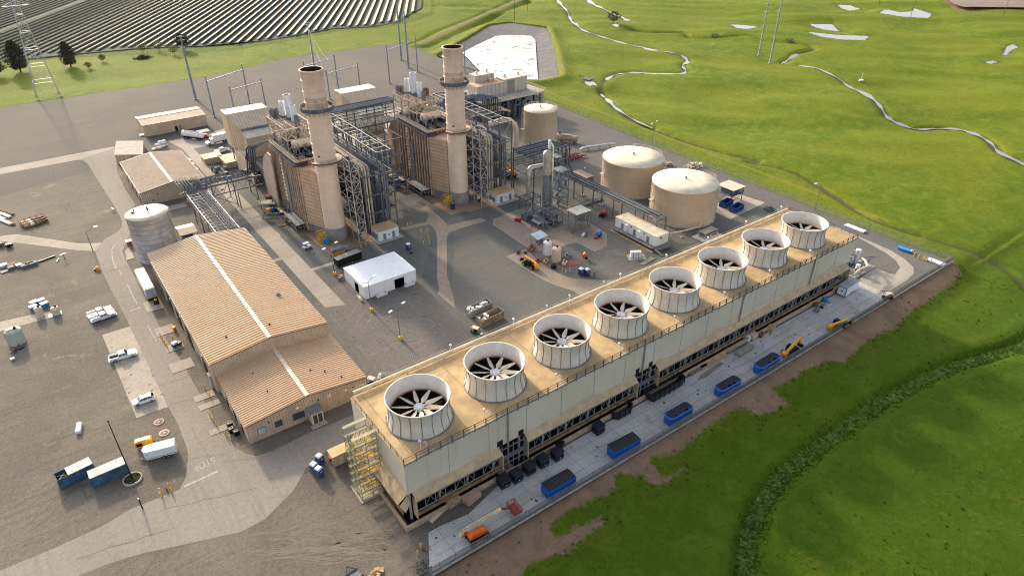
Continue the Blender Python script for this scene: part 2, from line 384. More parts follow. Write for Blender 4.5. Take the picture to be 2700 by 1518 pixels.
def build_terrain():
    # grid that gets coarser away from the camera, trimmed to what could be seen
    def axis(a, b, s0, knee, grow):
        v = [a]; s = s0
        while v[-1] < b:
            if v[-1] > knee: s = min(s*grow, 2.2)
            v.append(v[-1]+s)
        return np.array(v)
    xs = axis(-60, 960, .8, 240, 1.012); ys = axis(-10, 980, .65, 110, 1.012)
    X, Y = np.meshgrid(xs, ys)
    dx, dy, dz = X, Y, -CAMH
    fw = dx*_f.x+dy*_f.y+dz*_f.z; u = (dx*_r.x+dy*_r.y+dz*_r.z)/np.maximum(fw, 1)*FPX; v = (dx*_u.x+dy*_u.y+dz*_u.z)/np.maximum(fw, 1)*FPX
    ok = (fw > 5) & (np.abs(u) < 1750) & (v < 860) & (v > -1150)
    inn = in_poly(X, Y, PLANT); dd = dist_line(X, Y, PLANT, True); ok &= ~(inn & (dd > 4))
    h, dp, mud, sw, tr, dpond, wet = heights(X, Y)
    h = h+.05*np.sin(X*1.7+np.sin(Y*1.3)*2)*np.sin(Y*1.9)*sst(dp, 1, 5)
    dirt = np.full(X.shape, 9.0)
    for P in DIRT:
        d = dist_line(X, Y, P, True); dirt = np.minimum(dirt, np.where(in_poly(X, Y, P), -d, d))
    dry = np.minimum(np.where(dpond > 0, np.abs(dpond-2.5), 9), 9); dry = np.where((X > 205) & (Y > 90) & (Y < 300), np.minimum(dry, np.abs(dp-13)*1.3), dry)
    cell = ok[:-1, :-1] & ok[1:, :-1] & ok[:-1, 1:] & ok[1:, 1:]
    idx = np.full(X.shape, -1); use = np.zeros(X.shape, bool)
    for a, b in ((0, 0), (1, 0), (0, 1), (1, 1)): use[a:a+cell.shape[0], b:b+cell.shape[1]] |= cell
    idx[use] = np.arange(use.sum()); n = int(use.sum())
    co = np.stack([X[use], Y[use], h[use]], 1).astype(np.float32)
    I = np.stack([idx[:-1, :-1][cell], idx[:-1, 1:][cell], idx[1:, 1:][cell], idx[1:, :-1][cell]], 1).astype(np.int32); nf = len(I)
    me = bpy.data.meshes.new('grass_field'); me.vertices.add(n); me.vertices.foreach_set('co', co.ravel())
    me.loops.add(nf*4); me.loops.foreach_set('vertex_index', I.ravel()); me.polygons.add(nf)
    me.polygons.foreach_set('loop_start', np.arange(0, nf*4, 4, dtype=np.int32)); me.update(calc_edges=True)
    me.polygons.foreach_set('use_smooth', np.ones(nf, bool))
    for nm, arr in (('dirt', dirt), ('mud', mud), ('reed', sw), ('track', tr), ('dry', dry), ('wet', wet)):
        at = me.attributes.new(nm, 'FLOAT', 'POINT'); at.data.foreach_set('value', arr[use].astype(np.float32))
    o = bpy.data.objects.new('grass_field', me); COL.objects.link(o); tag(o, kind='structure')
    # grass: blades read as fine grain, with painted shade, yellowed and worn patches
    mt, nt, b = _nt('grass'); p = pos(nt)
    def at(nm): 
        q = nt.nodes.new('ShaderNodeAttribute'); q.attribute_name = nm; return q.outputs['Fac']
    def op(o, a, c):
        q = N(nt, 'ShaderNodeMath', operation=o)
        for i, v in enumerate((a, c)):
            if isinstance(v, (int, float)): q.inputs[i].default_value = v
            else: nt.links.new(v, q.inputs[i])
        return q.outputs[0]
    n1 = noise(nt, p, .022, 6, .62, 1.0); n2 = noise(nt, p, .16, 6, .68, .6); n3 = noise(nt, p, .95, 6, .72); n4 = noise(nt, p, 5.5, 3, .7)
    c = mixc(nt, ramp(nt, n1, .36, .64), (.128, .196, .008), (.205, .240, .012))
    c = mixc(nt, ramp(nt, n2, .42, .68), c, (.225, .262, .022))
    n5 = noise(nt, mapping(nt, p, (.5, 1.5, 1), (0, 0, .5)), .55, 6, .75, .5); c = mixc(nt, ramp(nt, n3, .50, .72), c, (.072, .135, .008)); c = mixc(nt, op('MULTIPLY', ramp(nt, n5, .52, .72), .55), c, (.060, .105, .010))
    c = mixc(nt, ramp(nt, n4, .3, .8), mixc(nt, .42, c, (.0, .01, .0)), c)
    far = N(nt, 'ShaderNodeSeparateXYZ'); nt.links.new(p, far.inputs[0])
    meadow_shade = ramp(nt, op('ADD', far.outputs[1], op('MULTIPLY', n2, 26.)), 112., 40.)     # near meadow coloured darker, shade painted into the grass
    c = mixc(nt, op('MULTIPLY', meadow_shade, .85), c, (.034, .078, .003))
    n6 = noise(nt, p, .24, 8, .72, 1.2); n7 = noise(nt, mapping(nt, p, (1, .45, 1), (0, 0, .9)), 1.6, 6, .75); c = mixc(nt, op('MULTIPLY', op('MULTIPLY', ramp(nt, n6, .48, .66), meadow_shade), .75), c, (.085, .118, .006)); c = mixc(nt, op('MULTIPLY', op('MULTIPLY', ramp(nt, n7, .50, .68), meadow_shade), .6), c, (.020, .046, .003))
    dry = ramp(nt, op('ADD', at('dry'), op('MULTIPLY', n3, 3.)), 3.6, 1.2); c = mixc(nt, op('MULTIPLY', dry, .7), c, (.24, .19, .045))
    reed = ramp(nt, op('ADD', at('reed'), op('MULTIPLY', op('SUBTRACT', n3, .5), 2.2)), 1.6, 1.0)
    c = mixc(nt, reed, c, mixc(nt, ramp(nt, n4, .35, .7), (.050, .085, .012), (.15, .195, .045)))
    mud = ramp(nt, op('ADD', at('mud'), op('MULTIPLY', op('SUBTRACT', n2, .5), 4.)), .9, .0)
    c = mixc(nt, op('MULTIPLY', mud, .8), c, (.075, .072, .036))
    tk = ramp(nt, op('ADD', at('track'), op('MULTIPLY', op('SUBTRACT', n3, .5), 3.)), 2.4, 1.5); c = mixc(nt, op('MULTIPLY', tk, .8), c, (.17, .13, .09))
    dt = ramp(nt, op('ADD', at('dirt'), op('ADD', op('MULTIPLY', op('SUBTRACT', n3, .5), 3.6), op('MULTIPLY', op('SUBTRACT', n2, .5), 5.))), .5, -.5)
    cd = mixc(nt, ramp(nt, n2, .35, .65), (.235, .150, .093), (.31, .205, .135)); cd = mixc(nt, ramp(nt, n4, .35, .62), mixc(nt, .35, cd, (0., 0., 0.)), cd)
    c = mixc(nt, dt, c, cd)
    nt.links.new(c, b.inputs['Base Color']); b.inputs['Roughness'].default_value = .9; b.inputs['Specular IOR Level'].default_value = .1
    b.inputs['Sheen Weight'].default_value = .0
    hh = op('ADD', op('MULTIPLY', n3, .9), op('MULTIPLY', n4, .45)); bump(nt, b, hh, .6, .55)
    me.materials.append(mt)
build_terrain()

# water
def water(name, rough, tint, film=None):
    mt, nt, b = _nt(name); p = pos(nt)
    c = noise(nt, p, .09, 5, .65, 1.5)
    if film:
        col = mixc(nt, ramp(nt, c, .57, .70), tint, film); nt.links.new(col, b.inputs['Base Color'])
        nt.links.new(ramp(nt, c, .5, .68), b.inputs['Roughness'])
    else:
        b.inputs['Base Color'].default_value = (*tint, 1); b.inputs['Roughness'].default_value = rough
    b.inputs['IOR'].default_value = 1.33; bump(nt, b, noise(nt, p, 1.2, 3), .05, .05); return mt
W1 = water('creek_water', .06, (.24, .24, .225))  # pale base colours put the sky's reflection into the water
W2 = water('pond_water', .05, (.45, .45, .42), (.12, .14, .06))
for pts, w, dep in STREAMS:
    if dep > 1.3: pts = pts[-12:]; w = 2.2
    if w < 1.0: continue          # the roadside ditch is dry
    P = np.array(pts); hc, _ = hmask(P[:, 0], P[:, 1]); mb = MB()
    ww = [w*max(.22, .75+.5*math.sin(i*.9)+.45*math.sin(i*.31+1)) for i in range(len(pts))]
    L, Rr = ribbon(pts, [max(.4, q) for q in ww])
    for i in range(len(L)-1):
        z0, z1 = hc[i]-dep*.62, hc[i+1]-dep*.62
        mb.quad((*Rr[i], z0), (*Rr[i+1], z1), (*L[i+1], z1), (*L[i], z0))
    struct('creek_water', mb, W1)
for P in PUDDLES:
    cx = np.mean([p[0] for p in P]); cy = np.mean([p[1] for p in P]); lv = float(hmask(np.array([cx]), np.array([cy]))[0][0])-.27
    mb = MB(); Q = [(cx+(x-cx)*1.12, cy+(y-cy)*1.12) for x, y in P]
    if sum(Q[i-1][0]*Q[i][1]-Q[i][0]*Q[i-1][1] for i in range(len(Q))) < 0: Q = Q[::-1]
    mb.poly([(x, y, lv) for x, y in Q]); struct('puddle_water', mb, W1)
sheet('pond_water', [POND_IN], -1.0, W2)
ROCK = ground('pond_rock', (.10, .105, .115), (.16, .15, .145), (.07, .075, .085), big=.2, fine=2.2, grain=5, bmp=.9, bd=.25)
mb = MB(); PO = POND_OUT; nI = 72
def resample(P, n):
    P = [np.array(p, float) for p in P]; P.append(P[0]); d = [0]
    for a, b in zip(P[:-1], P[1:]): d.append(d[-1]+np.linalg.norm(b-a))
    out = []
    for t in np.linspace(0, d[-1], n, endpoint=False):
        i = max(j for j in range(len(d)-1) if d[j] <= t); k = (t-d[i])/max(1e-6, d[i+1]-d[i]); out.append(P[i]*(1-k)+P[i+1]*k)
    return out
pi = resample(POND_IN, nI)
cen = np.mean(pi, 0)
po = resample(PO, 240)
def match(q): 
    a = math.atan2(*(q-cen)[::-1]); return min(po, key=lambda w: abs((math.atan2(*(w-cen)[::-1])-a+PI) % (2*PI)-PI))
pm = [match(q) for q in pi]
for i in range(nI):
    j = (i+1) % nI; a, b, c, d = pi[i], pi[j], pm[j], pm[i]
    q = [(*a, -1.6), (*b, -1.6), (*c, .35), (*d, .35)]
    nz = (Vector(q[1])-Vector(q[0])).cross(Vector(q[3])-Vector(q[0])).z
    mb.quad(*(q if nz > 0 else q[::-1]))
struct('pond_bank', mb, ROCK)

# yard and paving (each sheet 4 mm or more above the one below)
GR = ground('yard_gravel', (.108, .087, .064), (.158, .128, .095), (.076, .069, .060), big=.05, fine=1.3, grain=7, bmp=.5, streakdir=((.10, 1.3, 1), R(40)), c4=(.215, .178, .128))
GR2 = ground('dark_gravel', (.076, .064, .053), (.108, .090, .072), (.058, .052, .047), big=.02, fine=1.1, grain=7, bmp=.4, streakdir=((.05, .9, 1), R(4)))
GR3 = ground('blue_gravel', (.086, .090, .084), (.122, .113, .097), (.070, .077, .074), big=.05, fine=1.8, grain=8, bmp=.4, streakdir=((.12, .9, 1), R(20)))
GR4 = ground('slate_gravel', (.060, .074, .075), (.088, .096, .093), (.052, .058, .058), big=.1, fine=1.8, grain=8, bmp=.35)
CON = ground('concrete_paving', (.34, .295, .245), (.41, .360, .300), (.27, .235, .195), big=.05, fine=.9, grain=6, bmp=.1, streakdir=((.08, .7, 1), R(0)), bd=.02)
CON2 = ground('pale_concrete', (.37, .32, .255), (.45, .39, .315), (.30, .255, .20), big=.12, fine=1.2, grain=6, bmp=.08, bd=.02)
ASP = ground('road_asphalt', (.245, .210, .175), (.280, .243, .203), (.215, .183, .153), big=.03, fine=1.1, grain=8, bmp=.1, streakdir=((1.2, .05, 1), R(0)), bd=.02)
AS2 = ground('lot_asphalt', (.118, .104, .092), (.140, .124, .110), (.100, .090, .081), big=.05, fine=.8, grain=9, bmp=.1, streakdir=((.8, .12, 1), R(0)), bd=.02)
AS3 = ground('dark_asphalt', (.090, .084, .082), (.108, .10, .096), None, big=.05, fine=.8, grain=9, bmp=.1, bd=.02)
SOIL = ground('ochre_soil', (.24, .15, .08), (.30, .195, .11), (.18, .115, .065), big=.15, fine=1.5, grain=6, bmp=.3)
PAD = ground('worn_slab', (.50, .485, .47), (.60, .58, .555), (.40, .335, .26), big=.09, fine=1.0, grain=5, bmp=.1, streakdir=((.10, .45, 1), R(0)), c4=(.42, .33, .24), bd=.02)
TILE = ground('tan_slab', (.26, .205, .155), (.32, .255, .195), (.21, .165, .125), big=.1, fine=1.0, grain=6, bmp=.08, bd=.02)
sheet('yard_gravel', [PLANT], 0.0, GR)
sheet('back_yard', [[(-90,272),(20,300),(52,312),(78,322),(100,268),(150,255),(200,255),(213.4,262),(214,272),(219,325),(219.4,379),(218.6,427.6),(144.7,432.6),(91,416.6),(37,416.9),(-90,417.5)]], .006, GR2)
sheet('process_yard', [[(48,64.8),(209.3,64.8),(208.9,90),(210.2,150),(212,218),(213.2,254),(213.4,261.8),(200,254.8),(150,254.8),(100,267.8),(78,321.8),(52,311),(46,255),(44,140),(44,98)]], .010, GR3)

ROADP = gs('A',(0,520),(740,378),(1090,312),(1110,420),(1120,560),(1200,730),(1295,870),(1210,960))+gs('B',(1660,60),(1590,220),(1558,300),(1590,400),(1650,510),(1750,700),(1900,1000),(2010,1220),(2150,1480))+gs('C',(1690,480),(1890,830),(2040,1090))+gs('D',(1950,10),(2050,160),(2150,270),(2260,335),(2340,352))+gs('K5',(640,1272),(800,1222),(1130,1055),(1560,880),(1640,980),(1470,1130),(1320,1220),(1200,1300),(1110,1390))+gs('F',(757,1200),(738,1232),(704,1266))+gs('D',(2425,925),(2200,1045),(1650,1165),(1300,1240),(1000,1330),(640,1475),(0,1640),(-400,1600),(0,1400),(500,1190),(930,992),(1200,832),(1480,722),(1640,655),(1700,540),(1720,340))+gs('C',(1790,1400),(1700,1150),(1605,985),(1240,215))+gs('B',(1590,1120),(1450,860),(1300,560),(1225,350),(1215,310))+gs('A',(920,1310),(940,1270),(1000,1195),(1110,1135),(1160,1085),(1165,1020),(1100,890),(1000,740),(900,580),(840,480),(790,446),(730,441),(0,580))
sheet('road', [ROADP], .016, ASP)
sheet('concrete_strip', [gs('A',(-300,583),(-300,575),(0,520),(740,378),(1085,314),(1090,330),(740,440),(0,580))], .022, CON)
sheet('gravel_track', [gs('B',(-200,190),(0,110),(100,95),(220,85),(600,140),(850,180),(1000,200),(1290,195),(1220,300),(1000,292),(700,255),(400,215),(0,172))], .020, CON2)
sheet('parking_pad', [gs('C',(975,300),(1240,217),(1604,985),(1303,1092))], .026, CON2)
sheet('yard_path', [gs('B',(-200,1230),(0,1195),(500,1085),(765,1050),(790,1100),(500,1180),(0,1320),(-200,1370))], .018, CON2)
LOT = [(42.6,97.6),(42.6,153)]+gs('F',(865,702),(1045,697),(1232,866))+[(104,97.6)]
sheet('parking_lot', [LOT], .018, AS2)
sheet('walkway', [[(48.6,152),(53.6,150),(53.6,232),(53.2,262),(48.6,262)], gs('A',(1600,262),(1790,318),(1850,330),(2060,575),(1975,600),(1740,335)), gs('A',(1600,262),(1790,225),(1990,270),(1850,330),(1790,318)), [(42.7,184.5),(48.6,184.5),(48.6,186.2),(42.7,186.2)], [(53.6,172.5),(61,172.5),(61,174),(53.6,174)], gs('A',(1580,890),(1760,850),(1790,880),(1600,930))], .020, CON)
sheet('walkway_apron', [gs('K',(1410,1150),(1470,1120),(1900,1448),(1700,1448),(1440,1250))], .024, CON2)
PATH = gs('K6',(780,78),(1040,22),(1070,-60),(980,-110),(1050,-150),(1180,-30),(1260,55),(1600,-20),(1650,8),(1400,80),(1270,128),(1250,190),(1252,560),(1280,650),(1320,770),(1332,890),(1155,738),(1176,690),(1152,580),(1155,200),(1138,110),(1100,58),(1060,45),(800,105))
sheet('tan_path', [PATH], .022, TILE)
sheet('slate_gravel', [gs('K6',(1000,570),(1050,400),(1105,200),(1090,80),(1060,45),(1100,58),(1138,110),(1155,200),(1152,580),(1176,690),(1155,738)), gs('K6',(1255,150),(1330,120),(1320,400),(1300,640),(1252,560)), gs('K6',(1180,-20),(1440,-90),(1600,-25),(1260,50)), [(54,152),(62,152),(62,172.4),(54,172.4)], [(54,174.2),(62,174.2),(60.6,196),(54,196)], [(42.8,186.4),(48.4,186.4),(48.4,232),(42.8,220)], [(42.8,154),(48.4,154),(48.4,184.3),(42.8,184.3)]], .014, GR4)
sheet('tan_drive', [gs('O',(780,150),(1090,30),(1180,130),(1290,230),(1400,320),(1560,400),(1700,460),(1850,490),(2317,515))+gs('P',(1320,1245),(1720,1252),(1500,1420),(1200,1500))+gs('O',(1975,785),(1790,670),(1550,600),(1350,510),(1170,400),(1030,310))], .020, TILE)
sheet('process_pad', [gs('P',(0,470),(260,370),(480,300),(700,230),(960,300),(1290,560),(1450,660),(1450,820),(1290,885),(1070,770),(930,800),(700,900),(440,840),(0,545))], .020, TILE)
sheet('asphalt_patch', [gs('P',(1300,885),(1450,825),(1950,1100),(1750,1172))], .016, AS3)
sheet('perimeter_road', [[(199.8,98),(208.4,98),(208.6,150),(210.4,218),(211.8,254),(203.5,262),(200,240)]], .016, AS3)
sheet('turning_drive', [gs('X',(780,190),(900,240),(1060,300),(1230,395),(1400,490),(1500,570),(1545,640),(1490,718),(1380,690),(1260,640),(1110,760),(1110,805),(1200,860),(1300,892),(1430,897),(1620,780),(1695,705),(1690,640),(1600,555),(1450,460),(1250,370),(1060,290),(860,200))], .020, CON)
sheet('front_slab', [[(30.4,65.3),(176.5,65.0),(176.5,74.4),(72,74.4),(51,74.2),(42.4,71.8),(36.6,72.6),(34.4,72.6)]], .022, PAD)
sheet('tank_pad', [gs('U',(1410,620),(1780,742),(1385,930),(1225,850),(1250,740)), ], .020, CON2)
sheet('ochre_soil', [[(59.5,178.5),(80,178.5),(80,200),(59.5,200)], [(105.8,178.5),(126,178.5),(126,200),(105.8,200)]], .012, SOIL)
sheet('turbine_pad', [[(97,250),(150,250),(150,300),(97,300)], [(52,300),(80,300),(80,322),(52,312)]], .013, CON)
# painted markings
WHT = M('road_paint', (.50, .47, .43), .7, var=.25, scale=2.5); FADE = M('worn_paint', (.20, .185, .168), .8, var=.3, scale=1.5); YELP = M('yellow_paint', (.62, .36, .03), .6)
def line(a, b, w, z=.026, mt=None, name='road_marking'):
    mb = MB(); strip(mb, [a, b], w, z); return struct(name, mb, mt or WHT)
mk = MB()
q = gs('D',(1680,630),(1990,490)); strip(mk, q, .45, .026)
q = gs('B',(1650,1065),(1790,1012)); strip(mk, q, .4, .026)
for a in (((1430,330),(1425,270),(1470,210)),((1425,350),(1440,430),(1475,520)),((1520,550),(1550,600)),((1620,720),(1680,850),(1740,960)),((1880,1240),(1930,1340),(1985,1440))):
    strip(mk, smooth_line(gs('B',*a), 4), .22, .026)
struct('road_marking', mk, M('faint_paint', (.40,.36,.315), .8, var=.3, scale=1.5))
mk = MB()
for a in (((80,960),(200,1085)),((200,1085),(340,865)),((300,1110),(440,880)),((440,1055),(630,730)),((590,985),(745,715)),((745,715),(930,880)),((930,880),(870,895)),((540,890),(1000,790)),((850,1045),(1130,1065)),((970,995),(1080,1000)),((1080,1000),(1220,1135)),((830,1180),(1130,1065)),((850,1110),(1220,1140)),((370,1280),(500,1425)),((380,1275),(620,1382)),((470,1360),(830,1190)),((560,1155),(760,1180)),((1170,1360),(1205,1280)),((920,1440),(1060,1350)),((860,1250),(1080,1200))):
    strip(mk, gs('K6', *a), .16, .025)
for i in range(9):
    t = i/8; a = g('K6', 900+t*150, 1440-t*90); strip(mk, [a, a+Vector((1.5, 3.8, 0))], .14, .025)
struct('parking_marking', mk, FADE)
cu = bpy.data.curves.new('stop_lettering', 'FONT'); cu.body = 'STOP'; cu.size = 1.9; cu.align_x = 'CENTER'; cu.align_y = 'CENTER'; cu.materials.append(M('stop_paint', (.36,.33,.295), .8, var=.2)); cu.space_character = 1.05
to = bpy.data.objects.new('stop_lettering', cu); COL.objects.link(to); to.location = g('D',1866,424,.034); to.rotation_euler = (0, 0, PI); to.scale = (.85, 1.5, 1); tag(to, kind='structure')
mk = MB()
for (a, b, c) in (((560,920),(640,760),(830,570)),((625,960),(690,790),(800,650))): strip(mk, smooth_line(gs('A',a,b,c), 6), .45, .012)
for k in range(3):
    pts = smooth_line(gs('K3',(0,360+k*70),(500,330+k*40),(1000,290+k*30),(1450,390+k*30)), 6); strip(mk, pts, .35, .012)
for a in (((300,100),(900,150),(1400,230)),((0,460),(300,420),(620,320)),((0,560),(420,480),(720,370)),((100,640),(800,520),(1400,440)),((640,290),(720,250),(790,200)),((930,280),(980,240),(990,200)),((460,160),(980,175),(1100,240))): strip(mk, smooth_line(gs('K3',*a), 6), .3, .012)
for a in (((1950,1120),(2100,880),(2180,770)),((2060,950),(2220,900),(2360,720)),((1460,1010),(1650,930),(1750,870)),((1560,1090),(1760,950),(1950,840))): strip(mk, smooth_line(gs('K1',*a), 6), .3, .012)
for a in (((1080,840),(1270,870),(1350,760)),((1290,870),(1450,800),(1620,690)),((1150,960),(1400,880),(1640,720))): strip(mk, smooth_line(gs('O',*a), 6), .3, .014)
for a in (((300,690),(500,650),(660,690),(760,760)),((330,720),(500,690),(640,730),(720,790))): strip(mk, smooth_line(gs('C',*a), 6), .3, .012)
struct('wheel_ruts', mk, ground('rut_soil', (.085, .072, .058), (.12, .10, .08), None, big=.3, fine=2, grain=8, bmp=.3))

mk = MB(); rq = random.Random(21)
for k in range(60):          # churned pale tyre ridges on the lower yard
    y0 = 400+rq.uniform(-260,300); x0 = rq.uniform(-900,900); L_ = rq.uniform(500,1100); c1 = rq.uniform(-160,130)
    pts = [g('K3', x0+L_*q, y0+c1*q*q-55*q+18*math.sin(q*5+k)) for q in (0,.25,.5,.75,1)]
    strip(mk, smooth_line([tuple(v[:2]) for v in pts], 5), rq.uniform(.08,.34), .013+.0001*k)
struct('tyre_ridges', mk, ground('ridge_soil', (.150, .125, .093), (.185, .152, .113), None, big=.3, fine=2, grain=8, bmp=.3))
mk = MB()
for k in range(26):          # faint turning tracks over the gravel
    w_, bx = rq.choice((('C',(200,1000,250,1300)),('B',(100,1100,300,900)),('A',(100,1000,600,1100)),('A',(0,1200,20,420)),('D',(0,900,600,1300)),('O',(100,1500,300,1000)),('T',(0,1500,1000,1440))))
    x0, y0 = rq.uniform(bx[0],bx[1]), rq.uniform(bx[2],bx[3]); a0 = rq.uniform(0,6.28); c0 = g(w_,x0,y0); rad = rq.uniform(7,26); da = rq.uniform(.5,1.3)
    for off in (0,1.9): strip(mk, [(c0.x+(rad+off)*math.cos(a0+da*i/12)-rad*math.cos(a0), c0.y+(rad+off)*math.sin(a0+da*i/12)-rad*math.sin(a0)) for i in range(13)], .28, .0145+.0001*k)
struct('gravel_tracks', mk, ground('track_soil', (.092, .080, .066), (.118, .100, .080), None, big=.3, fine=2, grain=8, bmp=.2))
mk = MB()
for k in range(23): strip(mk, [(36+6.1*k,65.5),(36+6.1*k,73.9)], .07, .0275)
for y in (67.6,69.9,72.1): strip(mk, [(33,y),(176,y)], .06, .0285)
struct('slab_joint', mk, M('joint_dirt', (.17,.145,.115), .9))

mk = MB(); rq = random.Random(8)
def crack_shadow_line(a, b, w):
    n = 10; strip(mk, [(a.x+(b.x-a.x)*i/n+rq.uniform(-.25,.25)*(0<i<n), a.y+(b.y-a.y)*i/n+rq.uniform(-.25,.25)*(0<i<n)) for i in range(n+1)], w, .0265)
for w_, a, b in (('C',(1510,785),(1800,700)),('C',(1620,960),(1960,880)),('D',(1750,380),(2060,330)),('D',(1500,840),(2350,640)),('D',(700,1290),(1600,1000)),('K5',(330,1330),(620,1290)),('K6',(20,805),(560,660)),('K6',(560,660),(1000,560)),('K6',(150,610),(780,1200)),('K6',(820,1220),(1010,1440)),('K6',(1000,600),(1320,900)),('B',(1330,560),(1700,480)),('B',(1480,900),(1850,830)),('A',(930,560),(1120,520)),('A',(1010,760),(1190,700))): crack_shadow_line(g(w_,*a), g(w_,*b), .09)  # cracks, plus two lot lines laying lamp pole shadows in as dark strips
struct('asphalt_crack_shadow', mk, M('crack_shadow_tone', (.105,.092,.080), .9))
mk = MB()
def blot(x, y, r, z):
    n = 9; mk.poly([(x+r*rq.uniform(.5,1.1)*math.cos(2*PI*i/n), y+r*rq.uniform(.5,1.1)*math.sin(2*PI*i/n), z) for i in range(n)])
for k in range(70): blot(rq.uniform(34,174), rq.uniform(65.8,73.8), rq.uniform(.08,.38), .0300+.00005*k)
for k in range(26): q = g('K6', rq.uniform(100,1100), rq.uniform(720,1300)); blot(q.x, q.y, rq.uniform(.15,.55), .0270+.00005*k)
for k in range(20): q = g('C', rq.uniform(1050,1560), rq.uniform(300,1030)); blot(q.x, q.y, rq.uniform(.1,.4), .0300+.00005*k)
struct('oil_stain', mk, M('oil_stain', (.085,.075,.068), .7, var=.3))

# ================================================================ BUILDINGS, TOWER, BOILERS
TAN = (.46, .355, .255)
m_wall = ribbed('tan_ribbed_wall_x', (.50,.39,.285), 'X', .60, .05, streak=.2)
m_wally = ribbed('tan_ribbed_wall_y', (.50,.39,.285), 'Y', .60, .05, streak=.2)
m_trim = M('cream_trim', (.66,.56,.42), .5, var=.1); m_dark = M('dark_opening', (.012,.012,.013), .7, var=.3); m_glass = M('window_glass', (.05,.07,.08), .08, var=.2)
m_pale = M('pale_glass', (.42,.50,.50), .15, var=.1); m_conc = M('weathered_concrete', (.36,.33,.29), .85, var=.25, scale=1.2, streak=.3)
m_cream = M('cream_paint', (.62,.515,.385), .55, var=.08, streak=.12); m_roofcr = M('cream_roof', (.66,.58,.46), .5, var=.12, scale=.4)
m_white = M('white_paint', (.74,.75,.77), .45, var=.08, scale=.8, streak=.12); m_grey = M('grey_steel', (.19,.205,.22), .7, var=.2, streak=.2); m_galv = M('galvanised_steel', (.175,.185,.195), .75, .0, var=.22, scale=1.1)
m_blueg = M('blue_grey_paint', (.10,.125,.16), .75, var=.2); m_pipe = M('dark_pipe', (.055,.068,.09), .75, 0, var=.3); m_tanst = M('tan_steel', (.47,.36,.27), .55, var=.25, streak=.3, stain=(.22,.11,.05), stain_amt=.5)
m_black = M('black_paint', (.012,.013,.016), .5, var=.3); m_rub = M('rubber', (.02,.02,.021), .85); m_yel = M('safety_yellow', (.72,.44,.03), .5, var=.12); m_red = M('red_paint', (.38,.03,.03), .45, var=.2)
m_orange = M('orange_paint', (.72,.13,.015), .4, var=.12); m_amber = M('amber_paint', (.80,.36,.02), .42, var=.12); m_navy = M('navy_plastic', (.02,.045,.12), .5); m_blue = M('blue_paint', (.01,.095,.48), .42, var=.15, scale=1.5, streak=.2)
m_wood = M('raw_timber', (.48,.31,.18), .8, var=.3, scale=2); m_woodb = M('weathered_timber', (.24,.17,.11), .85, var=.35, scale=2); m_pvc = M('white_pvc', (.75,.75,.73), .4)
m_chrome = M('aluminium', (.62,.62,.62), .3, .8, var=.1); m_tarp = M('black_tarp', (.028,.030,.036), .6, var=.3, scale=1.5, bmp=.3); m_rust = M('rusty_steel', (.20,.095,.05), .8, var=.4, scale=1.2)
m_teal = M('teal_plastic', (.02,.25,.23), .5); m_poly = M('pale_green_poly', (.42,.47,.39), .5, var=.12, streak=.2); m_sky = M('bright_blue', (.02,.22,.62), .45)
m_brn = M('brown_casing', (.225,.142,.094), .6, var=.25, streak=.3, stain=(.10,.06,.04)); m_lamp = M('lamp_head', (.78,.78,.76), .35); m_deck = M('tower_deck', (.46,.325,.17), .75, var=.22, scale=.25, stain=(.26,.18,.10), stain_amt=.5)

def roof_metal():
    mt, nt, b = _nt('rust_tan_roof'); p = pos(nt)
    s = N(nt, 'ShaderNodeSeparateXYZ'); nt.links.new(p, s.inputs[0])
    n1 = noise(nt, mapping(nt, p, (.022, .9, .02)), .8, 5, .65); n2 = noise(nt, p, .06, 3)
    ad = N(nt, 'ShaderNodeMath', operation='MULTIPLY_ADD'); nt.links.new(n2, ad.inputs[0]); ad.inputs[1].default_value = 70; nt.links.new(s.outputs[1], ad.inputs[2])
    grad = ramp(nt, ad.outputs[0], 235, 165)       # rust film is heavier towards the near end of the roof
    c = mixc(nt, ramp(nt, n1, .35, .68), (.545,.40,.262), (.60,.45,.30))
    mm = N(nt, 'ShaderNodeMath', operation='MULTIPLY'); nt.links.new(grad, mm.inputs[0]); nt.links.new(ramp(nt, n1, .30, .62), mm.inputs[1])
    c = mixc(nt, mm.outputs[0], c, (.56,.325,.175))
    nt.links.new(c, b.inputs['Base Color']); b.inputs['Roughness'].default_value = .75; b.inputs['Specular IOR Level'].default_value = .12; return mt
m_roof = roof_metal(); m_rib = M('roof_rib', (.61,.455,.30), .8, var=.12)
def rib_slope(mb, xe, ze, xr, zr, y0, y1, pitch=.95, hgt=.13):
    """one roof slope of standing-rib sheet, ribs running from eave to ridge"""
    n = max(1, int((y1-y0)/pitch)); pt = (y1-y0)/n
    for i in range(n):
        y = y0+i*pt; ys = (y, y+pt*.58, y+pt*.66, y+pt*.92, y+pt); zs = (0, 0, hgt, hgt, 0)
        for k in range(4):
            mb.mat(1 if k == 2 else 0)
            q = [(xe, ys[k], ze+zs[k]), (xr, ys[k], zr+zs[k]), (xr, ys[k+1], zr+zs[k+1]), (xe, ys[k+1], ze+zs[k+1])]
            if xr > xe: q = q[::-1]
            mb._add(q, [(0, 1, 2, 3)])
